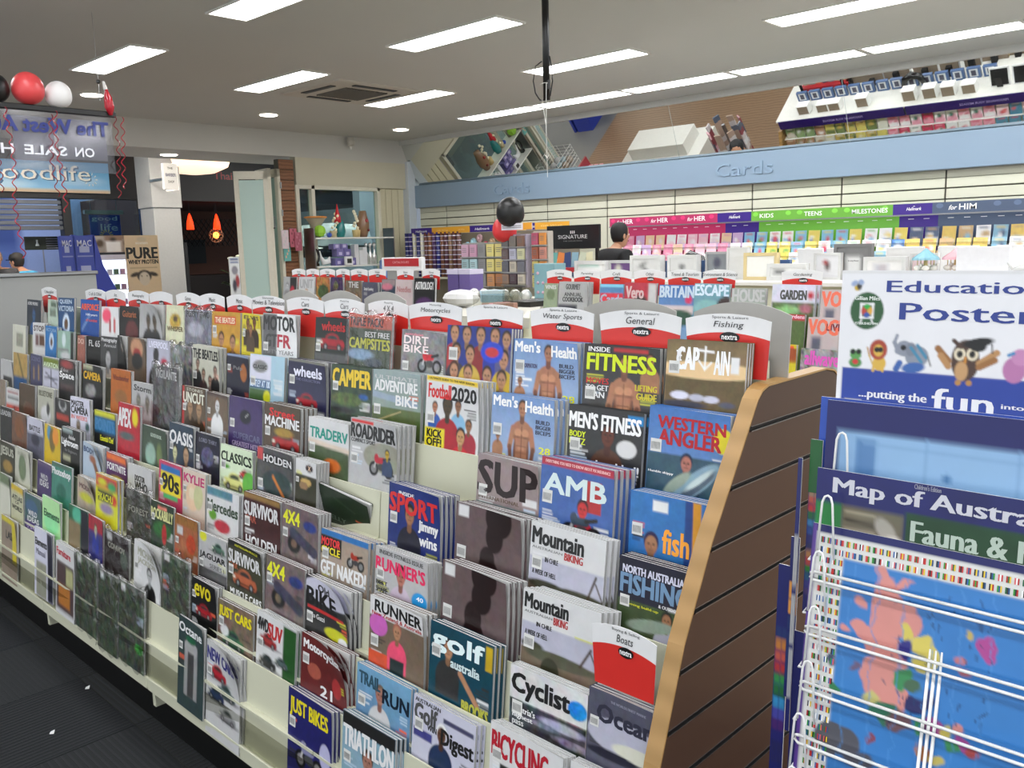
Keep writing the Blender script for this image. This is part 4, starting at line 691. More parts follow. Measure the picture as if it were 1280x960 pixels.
lp=[(-.476,1.135,1.343,.10),(-.480,1.105,1.262,.085),(-.484,1.093,1.187,.085),(-.484,1.085,1.112,.085),(-.487,1.076,1.036,.085),(-.492,1.066,.962,.085),(-.495,1.055,.887,.085)]
for x,y,z,h in lp:
    wire('pocket_loop',[(x-.010,y-.010,z-h),(x-.006,y-.006,z-.010),(x-.003,y-.005,z-.002),(x+.001,y-.005,z),(x+.005,y-.005,z-.002),(x+.008,y-.006,z-.010),(x+.014,y-.010,z-h)],.0017)
for x in (-.34,-.333,-.326): wire('upright',[(x,1.0,.5),(x,1.10,1.10)],.0022)
for x in (RX0+.01,RX1-.01):
    for y in (1.24,1.72): wire('corner_post',[(x,y,.08),(x,y,1.36)],.004,8)
for z in (.1,.5,.9,1.34): wire('frame_ring',[(RX0+.01,1.24,z),(RX1-.01,1.24,z),(RX1-.01,1.72,z),(RX0+.01,1.72,z)],.0035,6,True)
MB().lathe([(.02,0),(.02,.08)],(-.22,1.48,.0),12).build('pole',WIRE,rk); MB().lathe([(.26,0),(.26,.02),(.05,.045)],(-.22,1.48,0),24).build('base',WIRE,rk)
# --- posters and maps
def sheet(name,label,cat,x,y,z,w,h,bg,shapes,nx,ny,th=.004,group=None,lean=4,mt=None,extra=None,warp=0):
    t=thing(name,label,cat,(x,y,z),group); t.rotation_euler=(-math.radians(lean),0,0)
    m=MB(); panel_print(m,(0,0,0),(1,0,0),(0,0,-1),w,h,bg,shapes,nx,ny,hsh(label),warp=warp); 
    if extra: extra(m)
    m.build('printed_face',mt or PRINT,t,local=True); MB().box(0,w,.0004,th,-h,0,'dcdcda').build('backing_board',MATTE,t,local=True); return t
NV='1c2060'
def animals(m): pass
k=.001/.35
def q(px,py): return ((px-1053)*.000965/.35,(py-(338+.035*(px-1053)))*.00112/.35)
def EE(px,py,rx,ry,c,a=0): u,v=q(px,py); return E(u,v,rx*.000965/.35,ry*.00112/.35,c,a)
def LL(x0,y0,x1,y1,r,c): a=q(x0,y0); b=q(x1,y1); return L(*a,*b,r*.001/.35,c)
def TX(s,x0,y0,x1,y1,c): a=q(x0,y0); b=q(x1,y1); return T(s,a[0],a[1],b[0],b[1],c)
bd=[B(.0,0,1,.012,'ddd'),
 B(.02,q(1060,455)[1],1,.75,'24409a'),
 EE(1075,359,4,4,'ca3'),EE(1078,357,3,5,'333'),EE(1071,354,5,3,'9ac',.5),EE(1080,353,4,3,'9ac',-.5),
 EE(1090,387,23,22,'2d5a35'),EE(1090,387,13,13,'2d5a35'),LL(1082,379,1098,379,1.5,'eee'),LL(1082,395,1098,395,1.5,'eee'),LL(1082,379,1082,395,1.5,'eee'),LL(1098,379,1098,395,1.5,'eee'),EE(1086,387,3,5,'b43'),EE(1094,387,3,5,'da4'),EE(1090,382,4,3,'3a4'),EE(1090,392,4,3,'35a'),LL(1083,398,1081,402,1,'eee'),LL(1097,398,1099,402,1,'eee'),
 EE(1078,449,9,6,'4a8a45'),EE(1078,440,8,5,'5a9a50'),EE(1074,436,3,3,'5a9a50'),EE(1082,436,3,3,'5a9a50'),EE(1074,436,1.5,1.5,'111'),EE(1082,436,1.5,1.5,'111'),EE(1078,448,4,2.5,'c33'),
 LL(1097,440,1094,431,1,'b84'),LL(1097,440,1102,450,1,'ca5'),EE(1111,449,9,9,'d8b04a'),EE(1109,433,12,12,'a8442e'),EE(1109,434,6.5,7,'d8b04a'),EE(1107,433,1,1.2,'111'),EE(1112,433,1,1.2,'111'),LL(1104,452,1103,458,1.8,'d8b04a'),LL(1116,452,1116,458,1.8,'d8b04a'),
 LL(1133,416,1130,424,2,'8c92a0'),LL(1130,424,1135,434,2.6,'8c92a0'),LL(1135,434,1144,436,4,'8c92a0'),EE(1143,431,11,9,'8c92a0'),EE(1160,440,15,12,'8c92a0',.3),EE(1152,432,7,8,'7c8290'),LL(1152,430,1166,446,2,'48a'),LL(1160,427,1172,441,2,'48a'),EE(1156,453,15,6,'3a62a8',.15),LL(1138,448,1134,455,4,'3a62a8'),EE(1142,430,1.2,1.2,'111'),LL(1174,440,1178,450,1,'777'),
 EE(1220,443,17,23,'4a342a'),EE(1216,455,8,11,'c49a6a'),LL(1200,444,1186,430,4,'9a6a3a'),LL(1200,450,1190,438,4,'b88a58'),LL(1237,446,1256,434,4,'b88a58'),LL(1237,450,1254,442,4,'9a6a3a'),EE(1213,436,7,7,'e8dcc0'),EE(1228,436,7,7,'e8dcc0'),EE(1213,436,3.5,4,'111'),EE(1228,436,3.5,4,'111'),LL(1220,440,1220,445,1.5,'c83'),LL(1205,421,1214,428,2.5,'4a342a'),LL(1235,421,1228,428,2.5,'4a342a'),EE(1234,423,18,5,'181818',.2),EE(1234,427,10,6,'181818'),LL(1250,425,1251,434,.8,'222'),EE(1213,468,3,2,'b84'),EE(1226,468,3,2,'b84'),
 EE(1277,452,13,14,'b878a8'),EE(1283,438,10,9,'c488b4'),LL(1270,436,1275,434,2,'48b'),
 TX('Educational',1116,352,1336,373,'2c3f8c'),TX('Posters',1135,378,1322,404,'2c3f8c'),TX('...putting the',1086,480,1176,496,'e8e8ee'),TX('fun',1184,475,1256,504,'e8e8ee'),TX('into learning',1266,489,1350,499,'e8e8ee'),
 TX('Gillian Miles',1073,369,1107,375,'dfe8df'),TX('ESTABLISHED 1994',1075,400,1106,404,'dfe8df'),
 B(q(1066,0)[0],q(1066,493)[1],q(1090,0)[0],q(1066,509)[1],'d8d8d4')]+[LL(1069+i*2.2,497,1069+i*2.2,503,.5,'555') for i in range(8)]
sheet('poster_board','white and blue educational posters board with cartoon animals above the maps','poster',-.5,1.172,1.557,.35,.25,'e9e9ec',bd,210,150,.006,lean=3)
# blue map folders
MB2=[B(0,0,1,.075,NV),B(0,0,.035,1,NV),B(.035,.075,.75,.5,'8fb6dc'),B(.08,.09,.13,.20,'5a86b8'),E(.62,.33,.05,.11,'9cc08a'),E(.68,.4,.08,.08,'d8a090'),E(.3,.16,.008,.01,'47a'),L(.1,.1,.75,.1,.0012,'7aa2cc'),L(.1,.2,.75,.2,.0012,'7aa2cc'),L(.25,.075,.25,.5,.0012,'7aa2cc'),L(.45,.075,.45,.5,.0012,'7aa2cc')]
sheet('wall_map','navy edged map showing pale blue sea, topmost of the maps','map',-.505,1.150,1.382,.53,.34,NV,MB2,120,70,.003,'maps in the wire rack')
sheet('wall_map','bright blue board edge showing left behind the topmost map','map',-.518,1.158,1.384,.5,.34,'2a4fb0',[],6,6,.003,'maps in the wire rack')
aus=[B(0,.0,1,.24,NV),B(0,.085,.07,.165,'1f7a38'),B(.07,.085,.22,.165,'6b6550'),L(.08,.1,.15,.1,.004,'a09a80'),L(.08,.12,.15,.125,.004,'3a3626'),L(.08,.145,.15,.145,.004,'99927a'),E(.18,.13,.02,.035,'a8a496',.7),E(.2,.15,.018,.01,'d0ccc0'),B(.225,.075,1,.175,'1d4527'),B(.225,.175,1,.21,'56604e'),
 T('Map of Australia',.045,.018,.56,.07,'cfcfd8'),T('Fauna & Flora',.24,.092,.6,.142,'b8c8ba'),T('Children\'s Edition',.24,.002,.3,.014,'99a'),N(.12)]
sheet('wall_map','navy map of Australia sheet with green fauna and flora band','map',-.503,1.120,1.293,.53,.45,NV,aus,170,120,.003,'maps in the wire rack')
def flags(m):
    r=random.Random(3); cs=['c33','fff','258','2a6a3a','ec3','222','d66','36a','b22','393']
    def flag(x,z):
        a,b_,c=r.sample(cs,3); w,h=.0052,.0078
        for k2,cc in enumerate((a,b_,c)):
            m.add([(x+k2*w/3,-.0008,z),(x+k2*w/3,-.0008,z-h),(x+(k2+1)*w/3,-.0008,z-h),(x+(k2+1)*w/3,-.0008,z)],[(0,1,2,3)],cc)
    for i in range(58):
        for j in range(2): flag(.013+i*.0087,-.016-j*.0135)
    for j in range(2,40):
        for i in range(4): flag(.013+i*.0087,-.016-j*.0135)
def border(m):
    flags(m)
def wq(px,py): return ((px-1022)*.0009/.53,(py-(653+.21*(px-1022)))*.00108/.53)
def W(px,py,rx,ry,c,a=0): u,v=wq(px,py); return E(u,v,rx*.0009/.53,ry*.00108/.53,c,a)
wm=[B(0,.0,1,.02,NV),B(0,0,.012,1,'5a3a90'),B(.012,.02,1,1,'e2e2de'),B(.085,.075,1,1,'3a7fc4'),
 W(1133,722,9,10,'d89088'),W(1137,750,20,26,'d89088'),W(1145,770,26,24,'d89088',.3),W(1170,778,20,18,'d89088',.2),W(1110,790,16,14,'d89088'),W(1128,800,24,20,'d89088'),W(1150,815,24,22,'d89088'),W(1138,850,26,32,'d89088'),W(1160,870,22,20,'d89088'),W(1100,755,8,4,'d89088'),W(1080,790,8,5,'d89088',-.3),W(1160,735,13,3,'d89088',.7),
 W(1172,790,9,9,'d8c860'),W(1190,805,12,12,'d8c860'),W(1203,820,12,16,'d8c860'),W(1196,832,14,8,'d8c860'),W(1173,810,9,14,'2c2c80'),W(1170,848,11,14,'3f8f58'),W(1186,858,9,8,'4a6a50'),W(1130,877,12,7,'c8c078',.3),W(1150,892,22,12,'3a7a60',.3),W(1170,900,18,12,'7a5a60'),W(1190,880,14,10,'2a2c60'),W(1207,872,9,11,'333a70'),
 W(1215,900,13,10,'a84a90'),W(1200,905,8,10,'3f8f58'),W(1232,905,9,8,'d0c060'),W(1240,920,12,8,'3f8f58'),W(1256,918,10,8,'a84a90'),W(1270,925,11,7,'b04848'),W(1250,902,9,7,'d89088'),W(1210,932,12,8,'b87848'),W(1225,940,9,6,'c8b860'),
 W(1240,820,6,5,'c87878'),W(1246,835,8,3,'b86868',-.3),W(1273,805,13,18,'b04890'),W(1250,790,6,5,'c8b060'),
 W(1085,930,34,22,'56565e',.35),W(1120,950,24,10,'56565e',.3),W(1075,868,9,8,'3f8a58'),W(1070,830,4,8,'44506a',-.4),W(1105,835,8,3,'6a5a78',.8),W(1130,925,4,5,'884858')]
for px in range(1050,1290,38):
    u,v=wq(px,700); wm.append(L(u,.08,u,1,.0008,'4f90d0'))
r=random.Random(5)
for _ in range(46):
    px=r.uniform(1150,1280); py=r.uniform(745,900); wm.append(L(*wq(px,py),*wq(px,py+r.uniform(3,7)),.0012,'1c3c6a'))
sheet('wall_map','world map with flag border and pink continent, foremost in the wire rack','map',-.503,1.112,1.217,.53,.52,NV,wm,230,230,.003,'maps in the wire rack',lean=7,extra=flags,warp=.011)
# narrow swatch charts clipped to the left side of the rack
def chart(x,y,z,w,h,cols,lab,lean=3):
    n=len(cols); sh=[B(0,0,1,20,'1c2060')]+[B(.06,(h/w)*(.28+.62*i/n),.47,(h/w)*(.28+.62*(i+.9)/n),c) for i,c in enumerate(cols)]+[B(.53,(h/w)*(.28+.62*i/n),.94,(h/w)*(.28+.62*(i+.9)/n),c) for i,c in enumerate(cols)]
    return sheet('swatch_chart',lab,'chart',x,y,z,w,h,'1c2060',sh,8,60,.002,'narrow charts on the left of the rack',lean)
cc=['a86','b54','b33','263','37a','248','226','225','a74','b43','272','257','337','436']
t=chart(-.525,1.145,1.325,.017,.25,cc,'narrow green topped chart, uppermost on the left of the rack')
MB().box(0,.017,-.0012,-.0008,-.075,0,'1c5a2c').build('green_band',PRINT,t,local=True)
chart(-.548,1.14,1.18,.013,.24,['d94','d94','236','236','236','236'],'narrow navy and amber chart low on the left of the rack')
chart(-.566,1.14,1.135,.020,.34,['236','b73','b54','a33','384','263','38b','449','426','226','225','225'],'narrow rainbow swatch chart, leftmost on the rack')
chart(-.53,1.12,1.05,.024,.35,['1c2060','1c2060','1c2060','883','883'],'narrow navy chart with white lettering down its side')
chart(-.535,1.128,1.30,.006,.40,['aaa','aaa','aaa'],'thin pale grey sheet between the charts')

# ================================================================ SECOND AISLE OF MAGAZINES
def slope_body(xa,xb,y0,lab,name='magazine_gondola'):
    g=thing(name,lab,'shelving',((xa+xb)/2,y0+.4,0)); d=y0-1.53
    for t in range(4):
        m=MB(); yt=TY[t]+d+.0; top=TZ[t]+.02-.17; bot=TZ[t]+.02-.42; m.add([(xa,yt-.012,top),(xb,yt-.012,top),(xb,yt-.04,bot),(xa,yt-.04,bot),(xa,yt-.008,top),(xb,yt-.008,top),(xb,yt-.036,bot),(xa,yt-.036,bot)],[(3,2,1,0),(4,5,6,7),(0,1,5,4),(3,7,6,2),(0,4,7,3),(1,2,6,5)],'ccc'); m.build('riser',CREAM,g)
    MB().bbox(xa,xb,y0-.3,y0+.1,.15,.6).build('lower_body',CREAM,g); MB().box(xa,xb,y0+.09,y0+.11,.15,1.25).build('back_panel',CREAM,g); MB().box(xa,xb,y0-.25,y0+.1,0,.15).build('kick_board',BLACKM,g)
    MB().bbox(xa-.03,xa,y0-.36,y0+.12,0,1.1).build('side_panel',CREAM,g); MB().bbox(xb,xb+.03,y0-.36,y0+.12,0,1.1).build('side_panel',CREAM,g)
    return g
slope_body(-3.25,-1.2,3.55,'second magazine gondola across the aisle holding travel and garden titles')
slope_body(-5.8,-4.0,3.55,'second magazine gondola at the left holding crossword and astrology titles')
hr=[(-3.18,-3.0,'Cooking'),(-2.99,-2.81,'Parenting'),(-2.81,-2.61,'Craft'),(-2.6,-2.41,'Other'),(-2.4,-2.21,'Travel & Tourism'),(-2.205,-2.03,'Environment & Science'),(-1.81,-1.62,'Gardening')]
hl=[(-5.7,-5.52),(-5.51,-5.345),(-5.34,-5.15),(-5.14,-4.975),(-4.97,-4.775),(-4.77,-4.58),(-4.47,-4.3),(-4.22,-4.05)]
for i,(a,b_,s) in enumerate(hr): header(a,b_,1.472,3.602,'',s,'distant header card %s across the aisle, %s from the right'%(s,ordn[6-i]),'header cards on the second gondola',small=True)
for i,(a,b_) in enumerate(hl): header(a,b_,1.476,3.602,'','Women','distant header card at the left across the aisle, %s from the left'%ordn[i],'header cards on the second gondola',small=True)
FAR=[(-3.15,3.55,1.40,'pale green food magazine','9aa88a',[T('VINES',.1,.1,.9,.3,'ddd'),E(.5,.6,.3,.3,'786')],.1),
(-3.04,3.545,1.41,'grey cookbook with lettering in capitals','b5b5b5',[T('GOURMET',.25,.06,.75,.2,'666'),T('ANNUAL',.2,.28,.8,.38,'555'),T('COOKBOOK',.15,.4,.85,.52,'444'),B(.0,.6,.65,.82,'223')],.2),
(-2.77,3.55,1.40,'cards magazine in blue wrapping','58b',[B(0,0,1,.1,'8cd8f0'),T('Cards',.05,.35,.95,.65,'eef'),B(.02,.3,.98,.75,'d34'),T('Cards',.05,.35,.95,.65,'eef'),B(0,.85,1,1,'6bd')],.15),
(-2.61,3.545,1.41,'red magazine with a dark haired woman','b34',[T('Vero',.05,.1,.6,.4,'dbb'),E(.5,.6,.25,.3,'433'),B(.75,0,1,1.2,'ccc')],.19),
(-2.41,3.55,1.40,'blue travel magazine of a coast','47b>8ac',[T('BRITAIN',.03,.03,1,.3,'cde'),B(0,.5,1,.7,'dcc'),E(.6,.8,.4,.2,'354'),E(.85,.35,.1,.1,'d36')],.195),
(-2.21,3.545,1.41,'teal travel magazine of a bay','7ab>578',[T('ESCAPE',.03,.03,.97,.3,'def'),E(.4,.6,.4,.2,'8bb'),E(.9,.6,.25,.3,'433')],.185),
(-2.02,3.55,1.39,'silver grey house magazine with a black apple','aab2aa',[T('HOUSE',.03,.03,.97,.35,'ccc'),E(.85,.6,.1,.12,'222'),B(0,.5,.7,.65,'786')],.17),
(-1.82,3.545,1.41,'white topped garden magazine over green borders','dde',[T('GARDEN',.2,.12,.8,.32,'555'),E(.9,.22,.07,.08,'c34'),B(0,.38,1,1.4,'5a7040'),E(.4,.55,.25,.1,'9c8'),E(.8,.5,.15,.1,'a67'),N(.4)],.2),
(-1.60,3.55,1.39,'pale magazine with coral pink letters, upper of two','cbb',[T('VOGUE',.02,.04,1,.35,'f97b5f'),E(.7,.75,.1,.15,'bbb'),B(.1,.4,.3,.8,'667')],.2),
(-1.72,3.48,1.29,'magenta topped garden magazine','5a7040',[B(0,0,1,.3,'c24'),T('gardens',.03,.03,.97,.27,'fcd')],.085),
(-1.62,3.475,1.28,'pale magazine with coral pink letters, lower of two','cbb',[T('VOGUE',.02,.04,1,.35,'f97b5f'),T('LIVING',.4,.12,.95,.26,'823'),E(.6,.75,.1,.15,'bbb'),B(.1,.4,.3,.8,'667'),B(.7,.4,.9,.9,'564')],.2),
(-1.69,3.4,1.17,'yellow and red magazine','dc3',[B(0,.3,1,1.2,'a53'),B(.2,.1,.8,.3,'e53')],.06),
(-1.61,3.395,1.16,'grey speckled magazine with a pink title','999',[N(.8),T('allwaves',.1,.05,.95,.35,'e6c')],.19),
(-5.73,3.55,1.42,'crossword magazine with a black edge and red dress','aaa',[B(.5,0,1,1.2,'333'),E(.7,.8,.2,.4,'b34'),P(.3,.4,.12,'ccc','333','888')],.17),
(-5.52,3.545,1.42,'white puzzle magazine with a woman in white','ccc',[T('UNIT',.1,.1,.9,.4,'aaa'),P(.5,.6,.15,'dba','a86','ddd'),E(.8,.7,.12,.12,'dd3')],.2),
(-5.3,3.55,1.42,'orange brown magazine of foliage','a74',[E(.5,.6,.4,.3,'453'),N(.5)],.17),
(-5.12,3.545,1.42,'dark purple magazine of foliage','435',[N(.7),E(.4,.4,.2,.2,'664')],.15),
(-4.96,3.55,1.40,'brown magazine with several faces','765',[T('THE',.2,.05,.8,.25,'ccc'),P(.4,.6,.15,'a86','432','333'),P(.7,.6,.15,'a86','432','333'),N(.3)],.19),
(-4.76,3.545,1.39,'slate magazine with small white writing','556',[T('Simply Speaking',.1,.2,.7,.35,'ccc'),B(.1,.4,.3,.5,'999')],.17),
(-4.56,3.55,1.41,'dark teal magazine with a pink sky','345',[B(0,0,1,.3,'988'),E(.4,.35,.4,.15,'c78')],.14),
(-4.41,3.545,1.41,'pale pink magazine with soft lettering','cbb',[T('Needles',.1,.25,.9,.45,'b88'),N(.15)],.175),
(-4.23,3.55,1.42,'black astrology magazine','222',[T('ASTROLOGY',.05,.12,.95,.35,'ddd'),E(.5,.8,.4,.2,'536')],.2)]
for i,(x,y,z,look,bg,sh,w) in enumerate(FAR):
    m=make_mag(x,y,z,w,.285,.012,look+(', second gondola' if len(look.split())<13 else ''),bg,sh,'',0,False,'magazines on the second gondola',nxy=(22,28))
    if i in (1,7,10,18): dup(m,(.012,.015,0),'copy back behind the '+look,'spare copies on the second gondola')
# ---- diagonal display table between the two, with clear boxes
tb=thing('display_table','low white display table with clear dividers between the magazine gondolas','table',(-4.3,4.3,0))
poly=[(-3.28,3.62),(-4.62,5.2),(-5.4,5.2),(-3.95,3.5)]
MB().prism(poly,1.14,1.2,'ccc','z').build('table_top',mat('worn_white','c9c6ba',.5),tb); MB().prism([(-3.45,3.7),(-4.62,5.05),(-5.2,5.05),(-3.95,3.65)],0,1.14,'ccc','z').build('table_body',CREAM,tb)
for k in range(4):
    f=k/3; a=Vector((-3.6-1.1*f,3.75+1.3*f,1.2)); MB().box(a.x-.32,a.x+.02,a.y,a.y+.004,1.2,1.31).build('divider',ACRYL,tb)
def prod(name,lab,cat,mbs,group=None):
    b0=mbs if isinstance(mbs,MB) else mbs[0][1]
    if isinstance(mbs,MB): return tag(mbs.build(name,PRINT),lab,cat,group)
    A=np.array(sum((m.v for _,m,_ in mbs),[])); t=thing(name,lab,cat,((A[:,0].min()+A[:,0].max())/2,(A[:,1].min()+A[:,1].max())/2,A[:,2].min()),group)
    for n,m,mt in mbs: m.build(n,mt,t,smooth=(mt in (SHINY,)))
    return t
prod('gift_book','black gift book with white writing lying on the diagonal table','book',[('cover',MB().box(-4.15,-3.9,4.25,4.6,1.2,1.235,'1c1c1c').text('FRIEND',(-4.12,4.4,1.2365),(1,0,0),(0,1,0),.18,.06,'ddd'),PRINT)])
prod('tissue_parcel','crumpled white tissue parcel on the diagonal table','parcel',[('wrapping',MB().ball((-4.35,4.05,1.262),.1,10,6,'ddd',1.5,1,.6),MATTE)])
prod('gift_box','small brown and pink gift box on the diagonal table','box',[('carton',MB().bbox(-3.85,-3.68,3.75,3.9,1.2,1.26,'a07868'),PRINT),('ribbon',MB().box(-3.78,-3.75,3.748,3.902,1.2,1.262,'d8a0a8'),PRINT)])
prod('gift_tin','pale blue gift tin on the diagonal table','tin',[('tin_body',MB().lathe([(.09,0),(.09,.06)],(-4.6,4.6,1.2),16,'9cc4dc'),PRINT),('lid',MB().lathe([(.094,.06),(.094,.08),(.06,.085)],(-4.6,4.6,1.2),16,'c4dcea'),PRINT)])
# ================================================================ CARD WALL
RND=random.Random(11)
cf=thing('card_fixture','long wall fixture of greeting cards under pink, green and grey banners','shelving',(-3.2,8.3,0))
segs=[(-6.28,-4.87,'b82c60',['for HER','for HER','for HER']),(-4.87,-4.48,'3a2080',['Hallmark']),(-4.48,-3.07,'6aac3c',['KIDS','TEENS','MILESTONES']),(-3.07,-2.73,'3a2080',['Hallmark']),(-2.73,-.9,'4a5870',['for HIM','for HIM','for HIM']),(-.9,.5,'3a2080',['Hallmark'])]
for a,b_,c,ws in segs:
    m=MB(); m.box(a,b_,8.235,8.25,1.795,1.89,c); n=len(ws); s=(b_-a)/n
    for i,wd in enumerate(ws):
        if wd=='Hallmark': m.text(wd,(a+s*.35,8.2335,1.83),(1,0,0),(0,0,1),.13,.028,'fff',shear=.3); m.text('^',(a+s*.35+.055,8.2335,1.862),(1,0,0),(0,0,1),.02,.008,'fff')
        elif ' ' in wd: m.text('for',(a+s*i+s*.22,8.2335,1.822),(1,0,0),(0,0,1),.07,.04,'fff',shear=.35); m.text(wd[4:],(a+s*i+s*.22+.085,8.2335,1.82),(1,0,0),(0,0,1),.14,.05,'fff')
        else: m.text(wd,(a+s*i+s*.2,8.2335,1.822),(1,0,0),(0,0,1),.03*len(wd)+.03,.042,'fff')
        if wd!='Hallmark':
            for cx in (.1,.85): m.add([(a+s*(i+cx)+.03*math.cos(q_*math.pi/6),8.234,1.86+.022*math.sin(q_*math.pi/6)) for q_ in range(12)],[tuple(range(12))],tuple(min(1,x*1.6) for x in H3(c)))
    m.build('banner',PRINT,cf)
    m=MB(); m.box(a,b_,8.40,8.41,.9,1.79,c); k=a+.08
    while k<b_-.1: m.box(k,k+.05,8.3985,8.3995,1.755,1.76,'eee'); k+=.135
    m.build('back_card',PRINT,cf)
    MB().box(a,b_,8.22,8.235,1.782,1.795,'eee').build('banner_rail',METAL,cf)
for t in range(6):
    z=1.52-.105*t; y=8.33-.065*t; MB().box(-6.28,.5,y-.06,y+.01,z-.006,z).build('card_shelf',WHITE,cf); MB().box(-6.28,.5,y-.062,y-.06,z-.006,z+.025).build('card_lip',ACRYL,cf)
MB().box(-6.28,.5,7.95,8.4,0,.85).build('base_cupboard',CREAM,cf)
pal=[['f4c8d4','f2e4ea','e890b0','fff','f6d8b0','d8b8e0'],['8cc8e8','f6e070','e05060','70b860','fff','5080c8'],['5a6a88','d84048','f0d070','fff','90c0d8','d0b080','f0ecd8']]
def card_mesh(w,h,cs,rnd):
    m=MB(); sh=[E(rnd.uniform(.3,.7),rnd.uniform(.4,.8)*h/w,rnd.uniform(.12,.3),rnd.uniform(.12,.3),rnd.choice(cs)) for _ in range(3)]+[B(.2,.12,.8,.2,rnd.choice(cs)),N(.15)]
    if rnd.random()<.4: sh.append(B(0,h/w*.6,1,h/w,rnd.choice(cs)))
    panel_print(m,(-w/2,0,h),(1,0,0),(0,0,-1),w,h,rnd.choice(cs),sh,7,8,rnd.randint(0,999)); m.add([(-w/2,.004,h),(w/2,.004,h),(w/2,.004,0),(-w/2,.004,0),(-w/2,0,h),(w/2,0,h)],[(0,1,2,3),(4,5,1,0)],'eee'); return m
CM=[[card_mesh(.115,.165,p,RND).mesh('greeting_card',PRINT) for _ in range(12)] for p in pal]
def card(x,y,z,me,lab,grp,rz=0,rx=-.12):
    o=bpy.data.objects.new('greeting_card',me); COL.objects.link(o); o.location=(x,y,z); o.rotation_euler=(rx,RND.uniform(-.03,.03),rz); return tag(o,lab,'greeting card',grp)
gl=['greeting card under the pink banner','greeting card under the green banner','greeting card under the grey blue banner']
n=0
for t in range(4):
    x=-6.2; ci=0
    while x<-.75:
        k=0 if x<-4.68 else 1 if x<-2.9 else 2
        card(x+RND.uniform(-.006,.006),8.32-.065*t,1.52-.105*t,RND.choice(CM[k]),'%s, %s row, %s from the left'%(gl[k],ordn[t],ordn[ci]),'wall cards '+['for her','for kids','for him'][k]); x+=.138; n+=1; ci+=1
print('cards',n)
# paper and bow end of the wall
wf=thing('gift_wrap_rack','wall rack of gift wrap rolls and bows under orange and purple banner','shelving',(-8.5,8.3,0))
for a,b_,c in ((-9.85,-9.4,'3a2080'),(-9.4,-8.96,'e8a830'),(-8.96,-8.63,'e8a830'),(-8.63,-8.15,'3a2080'),(-8.15,-7.6,'e8a830'),(-7.6,-7.45,'3a2080'),(-7.45,-6.9,'e8a830')):
    m=MB(); m.box(a,b_,8.235,8.25,1.80,1.885,c); m.text('Hallmark' if c=='3a2080' else 'Gift Wrap',(a+.1,8.233,1.825),(1,0,0),(0,0,1),max(b_-a-.2,.05),.03,'fff' if c=='3a2080' else 'f6d080',shear=.2); m.build('banner',PRINT,wf)
MB().box(-9.9,-6.9,8.42,8.44,.8,1.8,'8a8272').build('back_board',MATTE,wf); MB().box(-10.05,-6.9,8.1,8.4,1.18,1.2).build('roll_shelf',CREAM,wf); MB().box(-9.9,-6.9,8.0,8.42,0,.8).build('base_cupboard',CREAM,wf)
rc=['2c3070','3a3478','d8d4c0','2c3070','e4e0d0','6a4038','8a5a44','503060','2c2c78','704838','5a3440','8a6a50','603838','70504a']
for i,c in enumerate(rc):
    x=-9.98+.085*i; m=MB(); m.lathe([(.034,0),(.034,.62)],(x,8.26,1.2),10,c)
    for q_ in range(9): m.lathe([(.0345,0),(.0345,.012)],(x,8.26,1.24+.065*q_),10,'c8c0d8' if i%2 else 'd8d8e8')
    tag(m.build('gift_wrap_roll',SHINY,smooth=True),'patterned gift wrap roll standing in the wall rack, %s from the corner'%ordn[i],'gift wrap','gift wrap rolls')
bc=['8cc4d8','a8d0dc','d8b0b8','c83050','b89878','c8c088','d0c8a0','98a0a8','b0a8a0','c0b890','a82858','b03060','902850','b84068']
for i,c in enumerate(bc):
    x=-8.75+.12*i; z=1.62+.05*(i%3); m=MB()
    for k in range(10):
        a=k*math.pi/5; m.ball((x+.035*math.cos(a),8.3,z+.035*math.sin(a)),.022,6,4,c)
    m.ball((x,8.28,z),.026,6,4,c); tag(m.build('gift_bow',SHINY,smooth=True),'round ribbon bow hanging on the wall rack, %s from the left'%ordn[i],'bow','ribbon bows')
# ================================================================ TALL CARD RACKS MID SHOP
def grid_rack(name,lab,x0,x1,y,z0,z1,rows,cols,pc,body,glab):
    t=thing(name,lab,'display rack',((x0+x1)/2,y+.15,0)); MB().bbox(x0,x1,y+.03,y+.10,z0-.02,z1).build('rack_body',mat('rack_'+body,body,.5),t)
    MB().lathe([(.2,0),(.2,.03),(.03,.05),(.03,z0)],((x0+x1)/2,y+.07,0),12).build('stand',METAL,t)
    w=(x1-x0)/cols; h=(z1-z0)/rows
    for r in range(rows):
        MB().box(x0,x1,y,y+.035,z0+h*r-.004,z0+h*r+.004).build('pocket_shelf',GREYP,t)
        for c in range(cols):
            m=MB(); xx=x0+w*c+w*.1; col_=pc[r][c]; m.box(xx,xx+w*.82,y+.005,y+.02,z0+h*r+.006,z0+h*r+h*.88,col_)
            for q_ in range(3): m.box(xx+w*.12,xx+w*.6,y+.003,y+.005,z0+h*r+h*(.35+.13*q_),z0+h*r+h*(.39+.13*q_),'777')
            tag(m.build('card_pack',PRINT),'%s, %s row from the top, %s across'%(glab,ordn[rows-1-r],ordn[c]),'card pack',glab)
grid_rack('card_spinner','grey spinner rack of pink, blue and yellow card packs','x' and -5.9,-5.36,5.5,1.25,1.64,3,5,[['b0d0d4','a8c8d0','888','c89060','b07850'],['9ab8bc','b0d0d4','888','d8cc80','d8c878'],['c8a0b4','c898b0','888','d8cc80','e0d488']],'8a8a84','small card pack on the grey spinner')
grid_rack('envelope_rack','white rack of dark photo cards with purple shelf edges',-5.34,-5.06,5.45,1.27,1.70,4,3,[['907868','5a4a50','c8c0b0'],['606068','b8b0a0','707078'],['6a5a58','b8b8c8','c8c8a0'],['707070','888078','8a6a5a']],'b0a8b8','photo card in the white rack')
